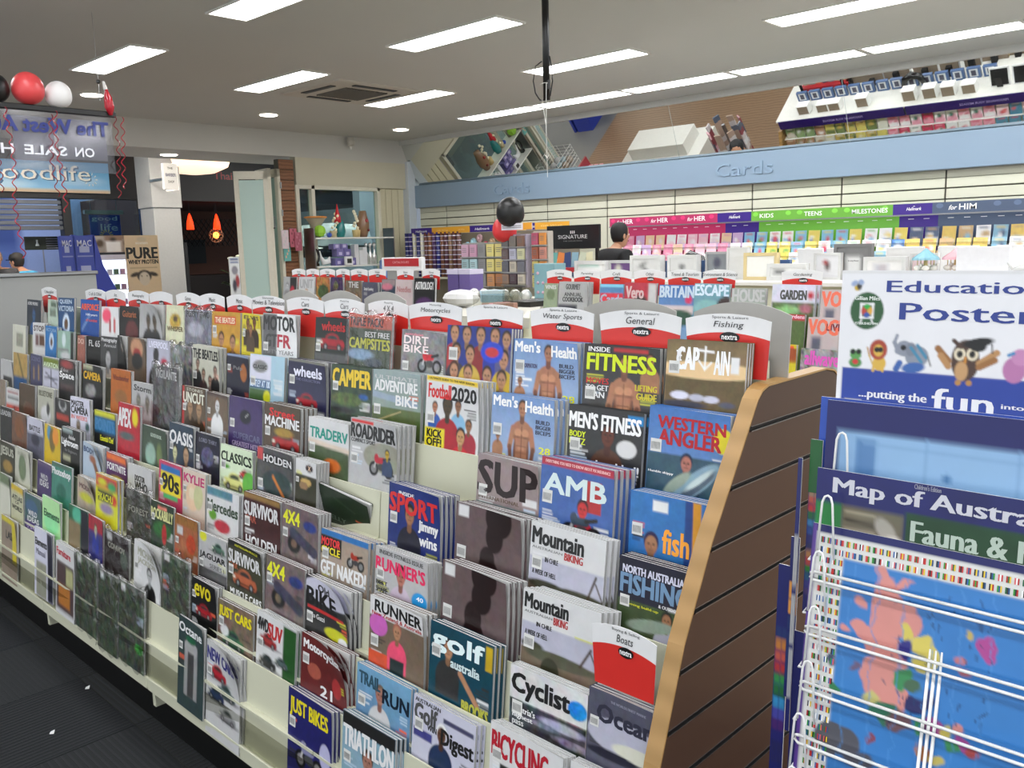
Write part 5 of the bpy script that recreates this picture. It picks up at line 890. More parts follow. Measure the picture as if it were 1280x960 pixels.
grid_rack('tag_rack','slim rack of orange and pink gift tags beside the black sign',-5.03,-4.86,5.5,1.25,1.72,4,2,[['c8c078','d0c480'],['c0b068','c88848'],['a86048','c88878'],['b85870','d89048']],'b8b0a4','gift tag packet on the slim rack')
def balloon(x,y,z,r,c,lab):
    t=thing('balloon',lab,'balloon',(x,y,z-r*1.2)); MB().lathe([(max(.0005,r*math.sin(math.pi*i/14)*(1-.12*math.cos(math.pi*i/14)*-1 if i<7 else 1)),-r*1.06*math.cos(math.pi*i/14)) for i in range(15)],(x,y,z),24,c).build('skin',mat('balloon_rubber',rough=.38,vary=.03),t,smooth=True)
    MB().lathe([(.014,-.02),(.004,0)],(x,y,z-r*1.06),8,c).build('knot',SHINY,t); return t
balloon(-5.16,5.4,1.885,.118,'111','black balloon above the tall card racks'); balloon(-5.31,5.48,1.745,.105,'d8383a','red balloon half hidden behind the rack sign')
m=MB(); m.box(-5.25,-4.9,5.38,5.385,1.735,1.79,'e8e4ec'); m.box(-5.0,-4.9,5.378,5.38,1.735,1.79,'e8a030'); m.box(-5.24,-5.02,5.378,5.38,1.752,1.757,'777'); m.box(-5.24,-5.02,5.378,5.38,1.766,1.771,'777'); tag(m.build('shelf_sign',PRINT),'white and orange strip sign under the black balloon','sign')
# ================================================================ THIRD GONDOLA: FRAMES ON TOP, CARDS ON THE FAR SIDE
g3=thing('card_gondola','long cream card gondola with picture frames standing on top','shelving',(-2.4,6.2,0))
MB().bbox(-5.6,.9,5.75,6.5,0,1.28).build('body',CREAM,g3); MB().bbox(-5.62,.92,5.7,6.62,1.28,1.31).build('top_shelf',WHITE,g3)
for a in (-5.6,-4.0,-2.4,-.8):
    m=MB(); m.box(a+.01,a+1.59,6.62,6.63,1.18,1.30,'2c1a66'); m.text('PERSONALISE YOUR MESSAGE',(a+1.1,6.632,1.225),(-1,0,0),(0,0,1),.5,.03,'b8a8e0'); m.build('purple_strip',PRINT,g3)
MB().prism([(6.45,0),(7.0,0),(7.02,.5),(6.62,1.14),(6.45,1.14)],-5.64,-5.6,'ccc').build('side_panel',EDGEW,g3)
for r_i in range(5):
    MB().box(-5.6,.9,6.62+.08*r_i-.08,6.62+.08*r_i,.99-.12*r_i,1.0-.12*r_i).build('card_shelf',WHITE,g3)
pal2=[['c8b060','d8cc70','e0e0d0','708050'],['d04060','e8a0b0','30705a','f0f0f0'],['c84858','f4d8dc','5890a8','e06060'],['d8d0c0','b08868','8aa070','eee']]
CM2=[[card_mesh(.12,.15,p,RND).mesh('greeting_card',PRINT) for _ in range(6)] for p in pal2]
for r_i in range(4):
    x=-5.5; ci=0
    while x<-1.2:
        k=3 if x<-5.1 else 0 if x<-4.2 else 1 if x<-3 else 2
        card(x,6.60+.08*r_i,1.0-.12*r_i,RND.choice(CM2[k]),'mirrored card on the long gondola, %s row, %s from its end'%(ordn[r_i],ordn[ci]),'cards on the far side of the long gondola',math.pi,-.12); x+=.132; ci+=1
def frame_box(x,y,w,h,d,face,lab,edge='d4d4d2',pr=None,cat='picture frame',name='picture_frame'):
    t=thing(name,lab,cat,(x,y,1.31)); b_=w*.09
    m=MB()
    for a in ((x-w/2,x+w/2,1.31,1.31+b_),(x-w/2,x+w/2,1.31+h-b_,1.31+h),(x-w/2,x-w/2+b_,1.31+b_,1.31+h-b_),(x+w/2-b_,x+w/2,1.31+b_,1.31+h-b_)): m.box(a[0],a[1],y,y+d,a[2],a[3],edge)
    m.build('frame',MATTE,t); m=MB(); panel_print(m,(x-w/2+b_,y+.008,1.31+h-b_),(1,0,0),(0,0,-1),w-2*b_,h-2*b_,face,pr or [],10,10,3); m.build('picture',PRINT,t)
    m=MB(); m.box(x-w/2,x+w/2,y+d,y+d+.006,1.31,1.31+h,'8a7a68'); m.build('backing',MATTE,t)
    m=MB(); m.box(x-.03,x+.03,y+d+.006,y+d+.06,1.31,1.31+h*.6,'1a1a1a'); m.build('easel_leg',MATTE,t); return t
frame_box(-4.80,6.0,.34,.15,.05,'dfe0de','white box frame reading home beside the man',pr=[B(.1,.02,.8,.06,'9cb'),T('HOME',.3,.2,.7,.3,'555')])
frame_box(-4.50,6.05,.26,.15,.06,'6a4a80','purple edged photo frame with a pale figure','bbb',[E(.35,.3,.15,.25,'ccb')])
frame_box(-4.22,6.0,.30,.19,.07,'d2d2d0','white box frame printed with black leaves, left one',pr=[E(.4,.2,.12,.05,'555',.5),E(.5,.35,.12,.05,'555',-.5),E(.4,.5,.12,.05,'555',.5)])
frame_box(-3.88,6.02,.27,.19,.07,'d2d2d0','white box frame printed with a small grey heart',pr=[E(.45,.3,.07,.07,'777'),E(.55,.3,.07,.07,'777'),E(.5,.37,.06,.08,'777')])
frame_box(-3.60,6.08,.2,.21,.05,'888c90','clear edged frame with a grey photograph','aaa',[E(.5,.4,.2,.25,'556')])
frame_box(-3.38,6.0,.17,.24,.05,'dadad8','plain white upright frame left of the wooden one')
frame_box(-3.16,5.95,.27,.20,.04,'efeee8','white canvas in a pale wooden frame','d8c490')
frame_box(-2.93,5.9,.3,.12,.05,'e4e4e2','low white box with a grey photo strip',pr=[B(.1,.05,.45,.2,'777')])
frame_box(-2.72,6.1,.2,.19,.04,'dddde0','white frame with a small dark figure and red scarf',pr=[E(.5,.45,.12,.2,'544'),E(.4,.3,.1,.1,'a44')])
frame_box(-2.56,6.15,.27,.25,.04,'7a7a7a','dark grey memorial frame with a white card','777',[B(.3,.3,.75,1,'ddd'),T('In Loving Memory',.36,.4,.7,.46,'666')])
frame_box(-2.28,6.0,.28,.16,.05,'e4e2e0','white frame with a pale tower picture',pr=[B(.2,.1,.6,.5,'b8b8c0'),L(.45,.15,.45,.5,.02,'a88'),B(.1,.5,.9,.56,'544')])
frame_box(-2.06,6.1,.18,.18,.04,'e8cfd0','small pale pink card frame with an apple',pr=[E(.5,.5,.12,.15,'d8a898')])
t=thing('blank_board','plain white board standing on top of the long gondola','board',(-1.6,5.9,1.31)); MB().bbox(-1.80,-1.5,5.9,5.93,1.31,1.53,'e6e6ea').build('face',MATTE,t); MB().box(-1.68,-1.62,5.93,6.0,1.31,1.5,'ccc').build('easel_leg',MATTE,t)
def carousel(x,y,c1,c2,lab):
    t=thing('carousel_figurine',lab,'figurine',(x,y,1.31)); m=MB(); m.lathe([(.07,0),(.07,.03),(.06,.04)],(x,y,1.31),14,c1); m.build('base',SHINY,t)
    MB().lathe([(.012,.04),(.012,.15)],(x,y,1.31),8,'d8c080').build('pole',SHINY,t); MB().lathe([(.085,.14),(.08,.155),(.03,.19),(.004,.215)],(x,y,1.31),14,c2).build('canopy',SHINY,t)
    for k in range(5):
        a=k*1.257; m=MB(); m.ball((x+.05*math.cos(a),y+.05*math.sin(a),1.31+.09),.018,8,5,'e8e4dc',1.4); m.ball((x+.05*math.cos(a)+.022,y+.05*math.sin(a),1.31+.11),.01,6,4,'e8e4dc'); m.path([(x+.05*math.cos(a),y+.05*math.sin(a),1.35),(x+.05*math.cos(a),y+.05*math.sin(a),1.45)],.003,5,'d8c080'); m.build('horse',SHINY,t,smooth=True)
carousel(-1.98,5.9,'5a8ca0','8cc0d0','small blue carousel ornament on the long gondola'); carousel(-1.83,6.0,'c89898','e8b0b8','small pink carousel ornament partly behind the white board')
def dog(x,y,c,lab):
    t=thing('dog_figurine',lab,'figurine',(x,y,1.31)); m=MB(); m.path([(x-.05,y,1.38),(x,y,1.39),(x+.05,y,1.395)],[.022,.028,.024],8,c)
    for dx in (-.045,-.03,.035,.05): m.path([(x+dx,y,1.38),(x+dx,y,1.31)],[.010,.008],6,c)
    m.path([(x+.05,y,1.40),(x+.07,y,1.44)],[.018,.015],6,c); m.ball((x+.08,y,1.455),.022,8,6,c,1.4); m.path([(x-.06,y,1.39),(x-.09,y,1.43)],[.008,.004],5,c); m.build('body',SHINY,t,smooth=True); MB().ball((x+.07,y+.012,1.455),.012,6,4,'222',.6,.4,1.3).ball((x+.1,y,1.455),.005,5,3,'111').build('ear',MATTE,t)
dog(-1.42,5.9,'d2d2d0','white dog ornament right of the plain board'); dog(-1.22,5.95,'5a5248','grey brown dog ornament at the right of the picture')
t=thing('bird_ornament','black bird ornament perched on a frame box','figurine',(-3.5,5.95,1.31)); MB().path([(-3.58,5.93,1.335),(-3.52,5.93,1.37),(-3.47,5.93,1.36)],[.008,.03,.012],8,'111').build('body',SHINY,t,smooth=True); MB().path([(-3.52,5.93,1.31),(-3.52,5.93,1.35)],.004,5,'222').build('leg',MATTE,t)
t=thing('handbag','shiny black studded handbag beyond the leaf frames','bag',(-3.95,6.3,1.31)); m=MB(); m.path([(-4.08,6.3,1.33),(-4.05,6.3,1.44),(-3.97,6.3,1.49),(-3.88,6.3,1.46),(-3.83,6.3,1.34)],[.03,.04,.045,.04,.03],8,'111'); m.build('body',SHINY,t,smooth=True); m=MB(); [m.ball((-4.03+.035*k,6.25,1.47+.02*math.sin(k)),.009,6,4,'ddd') for k in range(5)]; m.build('stud',SHINY,t)
# black signature sign with card tray
t=thing('display_sign','black sign with a white crown standing over a tray of cards','sign',(-5.1,6.15,1.31)); m=MB(); m.bbox(-5.42,-4.80,6.15,6.17,1.565,1.775,'101214'); m.text('SIGNATURE',(-5.28,6.148,1.655),(1,0,0),(0,0,1),.34,.034,'ddd',bold=0); m.text('THE COLLECTION',(-5.22,6.148,1.63),(1,0,0),(0,0,1),.22,.009,'999',bold=0)
for k in range(3): m.box(-5.135+.02*k,-5.125+.02*k,6.148,6.15,1.70,1.725,'ddd')
m.build('sign_face',PRINT,t); MB().box(-5.4,-5.37,6.16,6.18,1.31,1.57,'111').box(-4.86,-4.83,6.16,6.18,1.31,1.57,'111').build('support',BLACKM,t); MB().box(-5.42,-4.8,6.02,6.14,1.36,1.40,'b02830').build('tray',PRINT,t)
sc=['9cc8a8','6ab0a8','e08848','3a4a78','8ab0c0','c8d0b8','d8d4b0']
for i,c in enumerate(sc):
    m=MB(); x=-5.36+.083*i; m.obox((x,6.08,1.47),(.075,.004,.13),Matrix.Rotation(.15*((i%3)-1),3,'Y')@Matrix.Rotation(-.15,3,'X'),c); tag(m.build('greeting_card',PRINT),'tilted greeting card in the tray below the black sign, %s from the left'%ordn[i],'greeting card','cards under the black sign')
# stationery left of the second gondola: boxes and a red sign
t=thing('shelf_sign','red panel in a white sign box over the middle aisle','sign',(-5.9,4.8,1.2)); MB().bbox(-6.16,-5.62,4.8,4.84,1.415,1.53,'e4e4e4').build('sign_box',MATTE,t); m=MB(); m.box(-6.12,-5.66,4.796,4.8,1.455,1.52,'b82028'); m.text('CATALOGUES',(-6.0,4.794,1.48),(1,0,0),(0,0,1),.22,.018,'e8b0b0',bold=0); m.build('red_panel',PRINT,t); MB().box(-6.1,-5.7,4.81,4.83,0,1.415).build('post',GREYP,t)
for a,c,l in ((-5.42,'5c4c86','purple patterned gift box pair on the table, left'),(-5.28,'6a5a96','purple patterned gift box pair on the table, right')):
    m=MB(); m.bbox(a,a+.13,4.9,5.05,1.2,1.42,c,.003); m.box(a-.002,a+.132,4.898,5.052,1.385,1.425,'ccc6dc'); tag(m.build('gift_box',PRINT),l,'box','purple gift boxes')
m=MB(); m.bbox(-4.38,-4.18,4.82,4.95,1.2,1.47,'7fa8b0',.003); [m.ball((-4.34+.05*(k%3),4.818,1.26+.07*(k//3)),.012,6,4,'c8a0b0') for k in range(7)]; tag(m.build('gift_box',PRINT),'tall teal floral gift box at the right end of the table','box')
for k in range(6):
    m=MB(); m.ball((-4.95+.11*k,4.75,1.24),.045,10,7,'ddd'); m.lathe([(.03,0),(.03,.01)],(-4.95+.11*k,4.75,1.2),8,'bbb'); tag(m.build('glass_ornament',mat('silver_glass','d8d8d4',.08,.6),smooth=True),'round silver glass ornament in a row on the table, %s from the left'%ordn[k],'ornament','silver ornaments')
# ================================================================ HANGING POLE WITH CABLE AND BALLOON STRING
t=thing('hanging_pole','black ceiling pole with a looping cable tied near its end','pole',(-3.5,4,2.43)); pts=[(-3.505,4,3.15),(-3.505,4,2.44)]
MB().path(pts,.021,10,'1c1c1e').build('tube',BLACKM,t,smooth=True)
lp2=[(-3.53,3.99,2.66),(-3.58,3.99,2.64),(-3.60,3.99,2.56),(-3.585,3.99,2.49),(-3.55,3.99,2.445),(-3.51,3.99,2.44),(-3.47,3.99,2.46),(-3.45,3.99,2.54),(-3.452,3.99,2.60),(-3.47,3.99,2.68)]
MB().path(lp2,.004,6,'111').build('cable',BLACKM,t,smooth=True); MB().box(-3.487,-3.475,3.985,4.0,2.5,2.55,'111').build('clip',BLACKM,t)
m=MB(); m.path([(-3.53,3.975,2.53),(-3.50,3.975,2.535),(-3.475,3.975,2.53)],.002,4,'ddd'); m.path([(-3.485,3.975,2.53),(-3.505,3.99,2.3),(-3.51,4,2.0)],.0018,4,'ddd'); m.path([(-3.52,3.975,2.45),(-3.507,3.99,2.3)],.0018,4,'ddd'); m.path([(-3.525,4,2.13),(-3.51,4,2.11),(-3.495,4,2.13)],.003,4,'ddd'); m.build('white_string',WHITE,t)
# ================================================================ PEOPLE
def skinned(name,verts,edges,mt,parent,root=0,sub=2):
    me=bpy.data.meshes.new(name); me.from_pydata([v[:3] for v in verts],edges,[]); o=bpy.data.objects.new(name,me); COL.objects.link(o)
    import bmesh
    bm=bmesh.new(); bm.from_mesh(me); ly=bm.verts.layers.skin.verify(); bm.verts.ensure_lookup_table()
    for i,v in enumerate(bm.verts): r=verts[i][3]; v[ly].radius=(r if isinstance(r,tuple) else (r,r)); v[ly].use_root=(i==root)
    bm.to_mesh(me); bm.free(); me.materials.append(mt)
    s=o.modifiers.new('skin','SKIN'); s.use_smooth_shade=True; d=o.modifiers.new('sub','SUBSURF'); d.levels=sub; d.render_levels=sub; o.parent=parent; return o
SKINM=mat('skin_tone','c08c70',.55,vary=.05)
def person(x,y,hgt,rz,shirt,trousers,hairc,lab,bend=0,arms='down',skin='c08c70',cap=None,bald=False):
    t=thing('person',lab,'person',(x,y,0)); t.rotation_euler=(0,0,rz); s=hgt/1.75
    S=lambda *a:[tuple(q_*s if not isinstance(q_,tuple) else tuple(w*s for w in q_) for q_ in v) for v in a]
    # faces +y locally
    ay=.22 if arms=='fwd' else .02
    hz=1.12 if arms=='fwd' else .80
    V=S((0,0,.98,(.15,.11)),(0,0,1.15,(.145,.105)),(0,.01,1.32,(.19,.125)),(0,0,1.45,(.16,.095)),(0,.01,1.50,.058),(0,.03+bend,1.56,.058),
        (.19,0,1.44,.072),(.25,0,1.18,.050),(.20,ay,hz+.06,.038),(.19,ay+.07,hz,.032),(-.19,0,1.44,.072),(-.25,0,1.18,.050),(-.20,ay,hz+.06,.038),(-.19,ay+.07,hz,.032),
        (.09,0,.9,.10),(.10,.01,.5,.068),(.10,0,.1,.045),(.10,.16,.04,.035),(-.09,0,.9,.10),(-.10,.01,.5,.068),(-.10,0,.1,.045),(-.10,.16,.04,.035))
    Ed=[(0,1),(1,2),(2,3),(3,4),(4,5),(3,6),(6,7),(7,8),(8,9),(3,10),(10,11),(11,12),(12,13),(0,14),(14,15),(15,16),(16,17),(0,18),(18,19),(19,20),(20,21)]
    sk=mat('skin_'+skin,skin,.55,vary=.05)
    skinned('body',V,Ed,sk,t)
    V2=[(a,b_,c,tuple(q_+.014*s for q_ in r) if isinstance(r,tuple) else r+.012*s) for a,b_,c,r in V]
    ids=[0,1,2,3,4,6,7,8,10,11,12]; mp={k:i for i,k in enumerate(ids)}; skinned('shirt',[V2[i] for i in ids],[(mp[a],mp[b_]) for a,b_ in Ed if a in mp and b_ in mp],mat('cloth_'+shirt,shirt,.8,bump=.3),t)
    ids=[0,14,15,16,18,19,20]; mp={k:i for i,k in enumerate(ids)}; skinned('trousers',[V2[i] for i in ids],[(mp[a],mp[b_]) for a,b_ in Ed if a in mp and b_ in mp],mat('cloth_'+trousers,trousers,.85,bump=.3),t)
    # hands with separate fingers
    for sx in (1,-1):
        hx,hy,hzz=sx*.19*s,(ay+.07)*s,hz*s; dr_=Vector((0,.6,-.8)) if arms!='fwd' else Vector((0,.9,.1)); vv=[(hx,hy,hzz,.028)]; ee=[]
        for f in range(4):
            b0=Vector((hx+(-.026+.017*f)*s,hy,hzz))+dr_*.055*s; k=len(vv); ln=[.05,.06,.056,.044][f]*s
            vv+=[(*b0,.010),(*(b0+dr_*ln*.6+Vector((0,.004,0))),.009),(*(b0+dr_*ln+Vector((0,.014,0))),.007)]; ee+=[(0,k),(k,k+1),(k+1,k+2)]
        k=len(vv); b0=Vector((hx-sx*.03*s,hy+.01,hzz)); vv+=[(*b0,.012),(*(b0+Vector((-sx*.015,.03,-.01))),.010),(*(b0+Vector((-sx*.012,.055,-.02))),.008)]; ee+=[(0,k),(k,k+1),(k+1,k+2)]
        skinned('hand',vv,ee,sk,t,sub=1)
    hc=Vector((0,(.045+bend)*s,1.64*s)); m=MB(); prof_=[(.0005,-.125),(.03,-.122),(.052,-.10),(.066,-.06),(.074,-.01),(.077,.03),(.072,.07),(.055,.1),(.03,.115),(.0005,.12)]
    m.lathe([(r*s,z*s) for r,z in prof_],hc,18,skin,.96,1.15); m.path([hc+Vector((0,.083,.015))*s,hc+Vector((0,.103,-.02))*s,hc+Vector((0,.092,-.03))*s],[.008*s,.013*s,.008*s],8,skin)
    for sx in (1,-1): m.ball(hc+Vector((sx*.076,-.005,-.01))*s,.02*s,8,6,skin,.4,.8,1.5)
    m.build('head',sk,t,smooth=True,local=True)
    m=MB()
    for sx in (1,-1): m.ball(hc+Vector((sx*.028,.079,.008))*s,.010*s,8,5,'eee'); m.ball(hc+Vector((sx*.028,.087,.008))*s,.005*s,6,4,'221')
    m.path([hc+Vector((-.024,.082,-.058))*s,hc+Vector((0,.09,-.058))*s,hc+Vector((.024,.082,-.058))*s],.005*s,6,'8a4a40')
    for sx in (1,-1): m.path([hc+Vector((sx*.014,.088,.03))*s,hc+Vector((sx*.042,.076,.03))*s],.004*s,5,hairc)
    m.build('face',MATTE,t,local=True)
    m=MB(); c=hc+Vector((0,-.016,.018))*s
    if bald: m.lathe([(.075*s,-.05*s),(.082*s,-.01*s),(.08*s,.03*s),(.066*s,.05*s)],c,16,hairc,1,1.1)
    else: m.lathe([(.060*s,-.085*s),(.078*s,-.04*s),(.085*s,.01*s),(.083*s,.05*s),(.066*s,.09*s),(.035*s,.112*s),(.0005,.117*s)],c,18,hairc,.98,1.12)
    m.build('hair',MATTE,t,smooth=True,local=True)
    if cap:
        m=MB(); m.lathe([(.088*s,.02*s),(.088*s,.06*s),(.07*s,.105*s),(.0005,.128*s)],hc,18,cap,1,1.12); m.lathe([(.07*s,.022*s),(.075*s,.032*s)],hc+Vector((0,.075,.0))*s,14,cap,1,1.0); m.build('cap',MATTE,t,smooth=True,local=True)
    m=MB()
    for sx in (1,-1): m.path([(sx*.10*s,-.05*s,.045*s),(sx*.10*s,.05*s,.05*s),(sx*.10*s,.2*s,.035*s)],[.045*s,.05*s,.035*s],8,'222')
    m.build('shoe',MATTE,t,smooth=True,local=True)
    return t
person(-5.66,7.5,1.80,-.35,'141416','1a1c22','0c0a0a','dark haired man in a black shirt browsing cards, seen from behind',.03,'fwd','b88a6c')

# ================================================================ WINDOW DISPLAY
wd=thing('window_shelving','white window display shelves with glass edges','shelving',(-10.0,7.25,0))
for z in (1.775,1.40): MB().bbox(-10.12,-9.85,6.62,7.92,z-.02,z).build('shelf',WHITE,wd)
MB().box(-10.1,-9.87,6.6,6.62,.9,1.9).build('upright',METAL,wd); MB().box(-10.1,-9.87,7.92,7.94,.9,1.9).build('upright',METAL,wd); MB().bbox(-10.12,-9.85,6.6,7.94,.88,.92).build('base_shelf',WHITE,wd)
XW=-10.0
def ptag(n,l,c,y,z,parts,g=None):
    t=thing(n,l,c,(XW,y,z),g)
    for pn,m,mt,sm in parts: m.build(pn,mt,t,smooth=sm)
    return t
GL=mat('amber_glass','c8a060',.1,.4); 
ptag('glass_vase','wide trumpet glass vase with amber rim on the upper window shelf','vase',6.73,1.775,[('bowl',MB().lathe([(.05,0),(.055,.1),(.07,.16),(.14,.26),(.145,.27)],(XW,6.73,1.775),16,'a8a08a'),SHINY,True),('amber_rim',MB().lathe([(.148,.255),(.152,.275),(.13,.28)],(XW,6.73,1.775),16,'d08840'),SHINY,True),('green_leaves',MB().ball((XW+.08,6.73,1.86),.08,8,5,'9ad040'),MATTE,False)])
ptag('bird_ornament','small blue ornament beside the trumpet vase','ornament',6.93,1.775,[('body',MB().ball((XW,6.93,1.81),.035,8,6,'3a5ac0',1.3),SHINY,True)])
m=MB(); [m.ball((XW+.03*math.sin(k*2.1),7.02+.02*math.cos(k*1.7)+.004*k,1.85+.03*k),.022,7,5,'f0e8c8') for k in range(9)]
ptag('gnome_ornament','gnome ornament with a red pointed hat beside white blossoms','figurine',7.1,1.775,[('coat',MB().lathe([(.05,0),(.07,.08),(.05,.2),(.03,.24)],(XW,7.12,1.775),12,'2a8080'),SHINY,True),('pointed_hat',MB().lathe([(.05,.2),(.045,.26),(.02,.36),(.003,.45)],(XW,7.08,1.775),12,'c8202c'),SHINY,True),('blossom',m,SHINY,True),('pot',MB().lathe([(.04,0),(.05,.09)],(XW,7.0,1.775),10,'c8b890'),MATTE,True)])
m=MB(); [m.ball((XW+.02*math.sin(k*2.1),7.38+.025*math.cos(k*1.3),1.87+.032*k),.024,7,5,'f4ecd0') for k in range(9)]
ptag('owl_ornament','brown owl shaped vase beside a white blossom branch','figurine',7.48,1.775,[('owl_body',MB().lathe([(.05,0),(.085,.1),(.09,.2),(.06,.3),(.05,.36)],(XW,7.5,1.775),12,'8a6a50'),SHINY,True),('red_eye',MB().ball((XW+.09,7.5,2.0),.025,8,5,'a83030').ball((XW+.08,7.53,1.87),.02,8,5,'702020'),SHINY,True),('blossom',m,SHINY,True),('pot',MB().lathe([(.05,0),(.06,.1)],(XW,7.38,1.775),10,'c8b078'),MATTE,True)])
ptag('ring_ornament','black ring sculpture on the lower window shelf','ornament',6.7,1.40,[('ring',MB().path([(XW,6.7+.05*math.cos(a*.5236),1.53+.09*math.sin(a*.5236)) for a in range(12)],.018,6,'111',True),SHINY,True),('foot',MB().box(XW-.03,XW+.03,6.67,6.73,1.40,1.44,'111'),SHINY,False)])
ptag('swan_ornament','white swan ornament next to the black ring','ornament',6.82,1.40,[('body',MB().path([(XW,6.76,1.6),(XW,6.78,1.52),(XW,6.82,1.45),(XW,6.9,1.46),(XW,6.92,1.52)],[.012,.018,.04,.04,.01],8,'e8e8e8'),SHINY,True)])
for i,(y,z,c) in enumerate(((6.97,1.40,'7068a0'),(7.09,1.40,'7a72aa'),(7.2,1.40,'6a6298'),(7.0,1.52,'7a72a8'),(7.12,1.52,'6e669e'),(6.95,1.62,'8078b0'),(7.07,1.62,'746ca4'))):
    m=MB(); m.bbox(XW-.06,XW+.06,y,y+.11,z,z+(.1 if z<1.6 else .07),c,.002); m.box(XW+.0605,XW+.062,y+.03,y+.08,z+.02,z+.06,'c8c0e0'); tag(m.build('gift_box',PRINT),'small purple gift box in the window pile, %s'%['lowest left','lowest middle','lowest right','middle left','middle right','top left','top right'][i],'box','purple boxes in the window')
for i,(y,h) in enumerate(((7.3,.28),(7.38,.2),(7.44,.24))): tag(MB().bbox(XW-.05,XW+.05,y,y+.07,1.40,1.40+h,'d8d8d8').build('gift_box',PRINT),'tall white box on the lower window shelf, %s from the left'%ordn[i],'box','white boxes in the window')
for i,y in enumerate((7.53,7.6,7.67)): tag(MB().lathe([(.03,0),(.035,.12),(.012,.18),(.012,.24),(.03,.28),(.005,.3)],(XW,y,1.40),10,'b8b8b4').build('silver_bottle',mat('silver_glass','d8d8d4',.08,.6),smooth=True),'ornate silver bottle in the window, %s from the left'%ordn[i],'bottle','silver bottles in the window')
ptag('desk_clock','small square white clock on a window shelf','clock',7.1,1.42,[('case',MB().bbox(-9.86,-9.82,7.05,7.17,1.402,1.52,'e8e8e8'),PRINT,False),('dial',MB().box(-9.819,-9.816,7.075,7.145,1.43,1.49,'333'),PRINT,False)])
ptag('glass_vase','blue glass vase at the right foot of the window','vase',7.7,1.3,[('bowl',MB().lathe([(.08,-1.3),(.08,-.2),(.09,0),(.085,.14),(.06,.17)],(-9.6,7.55,1.3),12,'6a8cc8',1),SHINY,True)])
# hanging packs on the brown slats
for i,(y,z,c,c2) in enumerate(((6.34,1.62,'6ab0a8','e0b090'),(6.31,1.78,'d8c8cc','c8c8c8'),(6.42,1.80,'b86070','7a3a48'),(6.48,1.75,'a85868','c07888'))):
    m=MB(); x=-10.12+.02*i; m.box(x,x+.012,y-.05,y+.05,z-.14,z+.10,c); [m.box(x+.012,x+.014,y-.03+.02*(k%3),y-.012+.02*(k%3),z-.1+.04*k,z-.07+.04*k,c2) for k in range(5)]; m.path([(-10.2,y,z+.11),(x+.01,y,z+.10)],.003,5,'999')
    tag(m.build('hanging_pack',PRINT),'packet hanging on the brown slats by the door, %s'%['teal flowered one','pale grey one','dark red one','dusty pink one'][i],'packet','packets on the brown slats')
# ================================================================ COUNTER, STAND, FRIDGE AT THE ENTRANCE
ct=thing('counter_screen','plain grey counter screen at the far end of the gondola','partition',(-5.3,1.2,0)); MB().bbox(-5.35,-5.25,.2,2.02,0,1.50).build('panel',GREYP,ct); MB().bbox(-5.36,-5.24,.2,2.03,1.50,1.52).build('top_trim',METAL,ct)
st=thing('ticket_stand','blue cardboard newspaper stand with angled side by the entrance','display stand',(-10.6,4.1,0))
MB().prism([(3.84,0),(4.5,0),(4.42,.9),(4.15,1.5),(4.05,1.85),(3.98,1.86),(3.92,1.8)],-11.0,-10.95,'2a3a9a').prism([(3.98,0),(4.5,0),(4.42,.9),(4.15,1.5),(4.08,1.85)],-10.9,-10.55,'2a3a9a').build('side_panel',PRINT,st)
for k,(y0,y1) in enumerate(((3.70,3.84),(3.86,4.06))):
    m=MB(); m.bbox(-10.62,-10.55,y0,y1,0,1.84,'33449c')
    m.text('MAC',(-10.545,y0+.02,1.72),(0,1,0),(0,0,1),y1-y0-.04,.07,'c8ccdc')
    for z in (.5,.72,.94,1.16,1.38,1.6): m.box(-10.55,-10.545,y0+.015,y1-.015,z,z+.015,'8088b8'); m.box(-10.55,-10.545,y0+.04,y1-.05,z+.05,z+.12,'9aa0c0')
    m.build('printed_column',PRINT,st)
fr=thing('drinks_fridge','small white glass fronted fridge with a white sign on top','fridge',(-12.2,4.9,0)); MB().bbox(-12.5,-12.0,4.58,5.08,0,1.62,'e8e8e8').build('cabinet',MATTE,fr)
MB().box(-12.0,-11.995,4.64,5.02,.7,1.55).build('lit_interior',emis('fridge_light','dfe8f8',1.6),fr)
for z in (.95,1.15,1.35): MB().box(-11.995,-11.95,4.64,5.02,z,z+.012,'ddd').build('shelf',MATTE,fr)
m=MB(); 
for k in range(12): m.box(-11.99,-11.96,4.67+.085*(k%4),4.73+.085*(k%4),.962+.2*(k//4),1.03+.2*(k//4),['889','ccd','576','b9b'][k%4])
m.build('packets',PRINT,fr); MB().box(-12.0,-11.96,4.58,4.63,.0,1.62,'dde').box(-12.0,-11.96,5.03,5.08,0,1.62,'dde').box(-12.0,-11.96,4.58,5.08,1.55,1.62,'dde').build('door_frame',MATTE,fr)
m=MB(); panel_print(m,(-11.98,4.62,1.87),(0,1,0),(0,0,-1),.5,.22,'8a7060',[B(.3,.15,.7,.44,'f4f4f4'),E(.5,.1,.08,.05,'222'),B(0,0,.28,.44,'a8a098'),E(.15,.2,.1,.1,'543'),B(.75,.1,1,.44,'a8a098'),E(.85,.2,.08,.1,'543')],24,12); m.build('top_sign',PRINT,fr)
pb=thing('protein_banner','kraft brown pull-up banner with bold black lettering and a cow','banner',(-11.5,5.05,0)); m=MB()
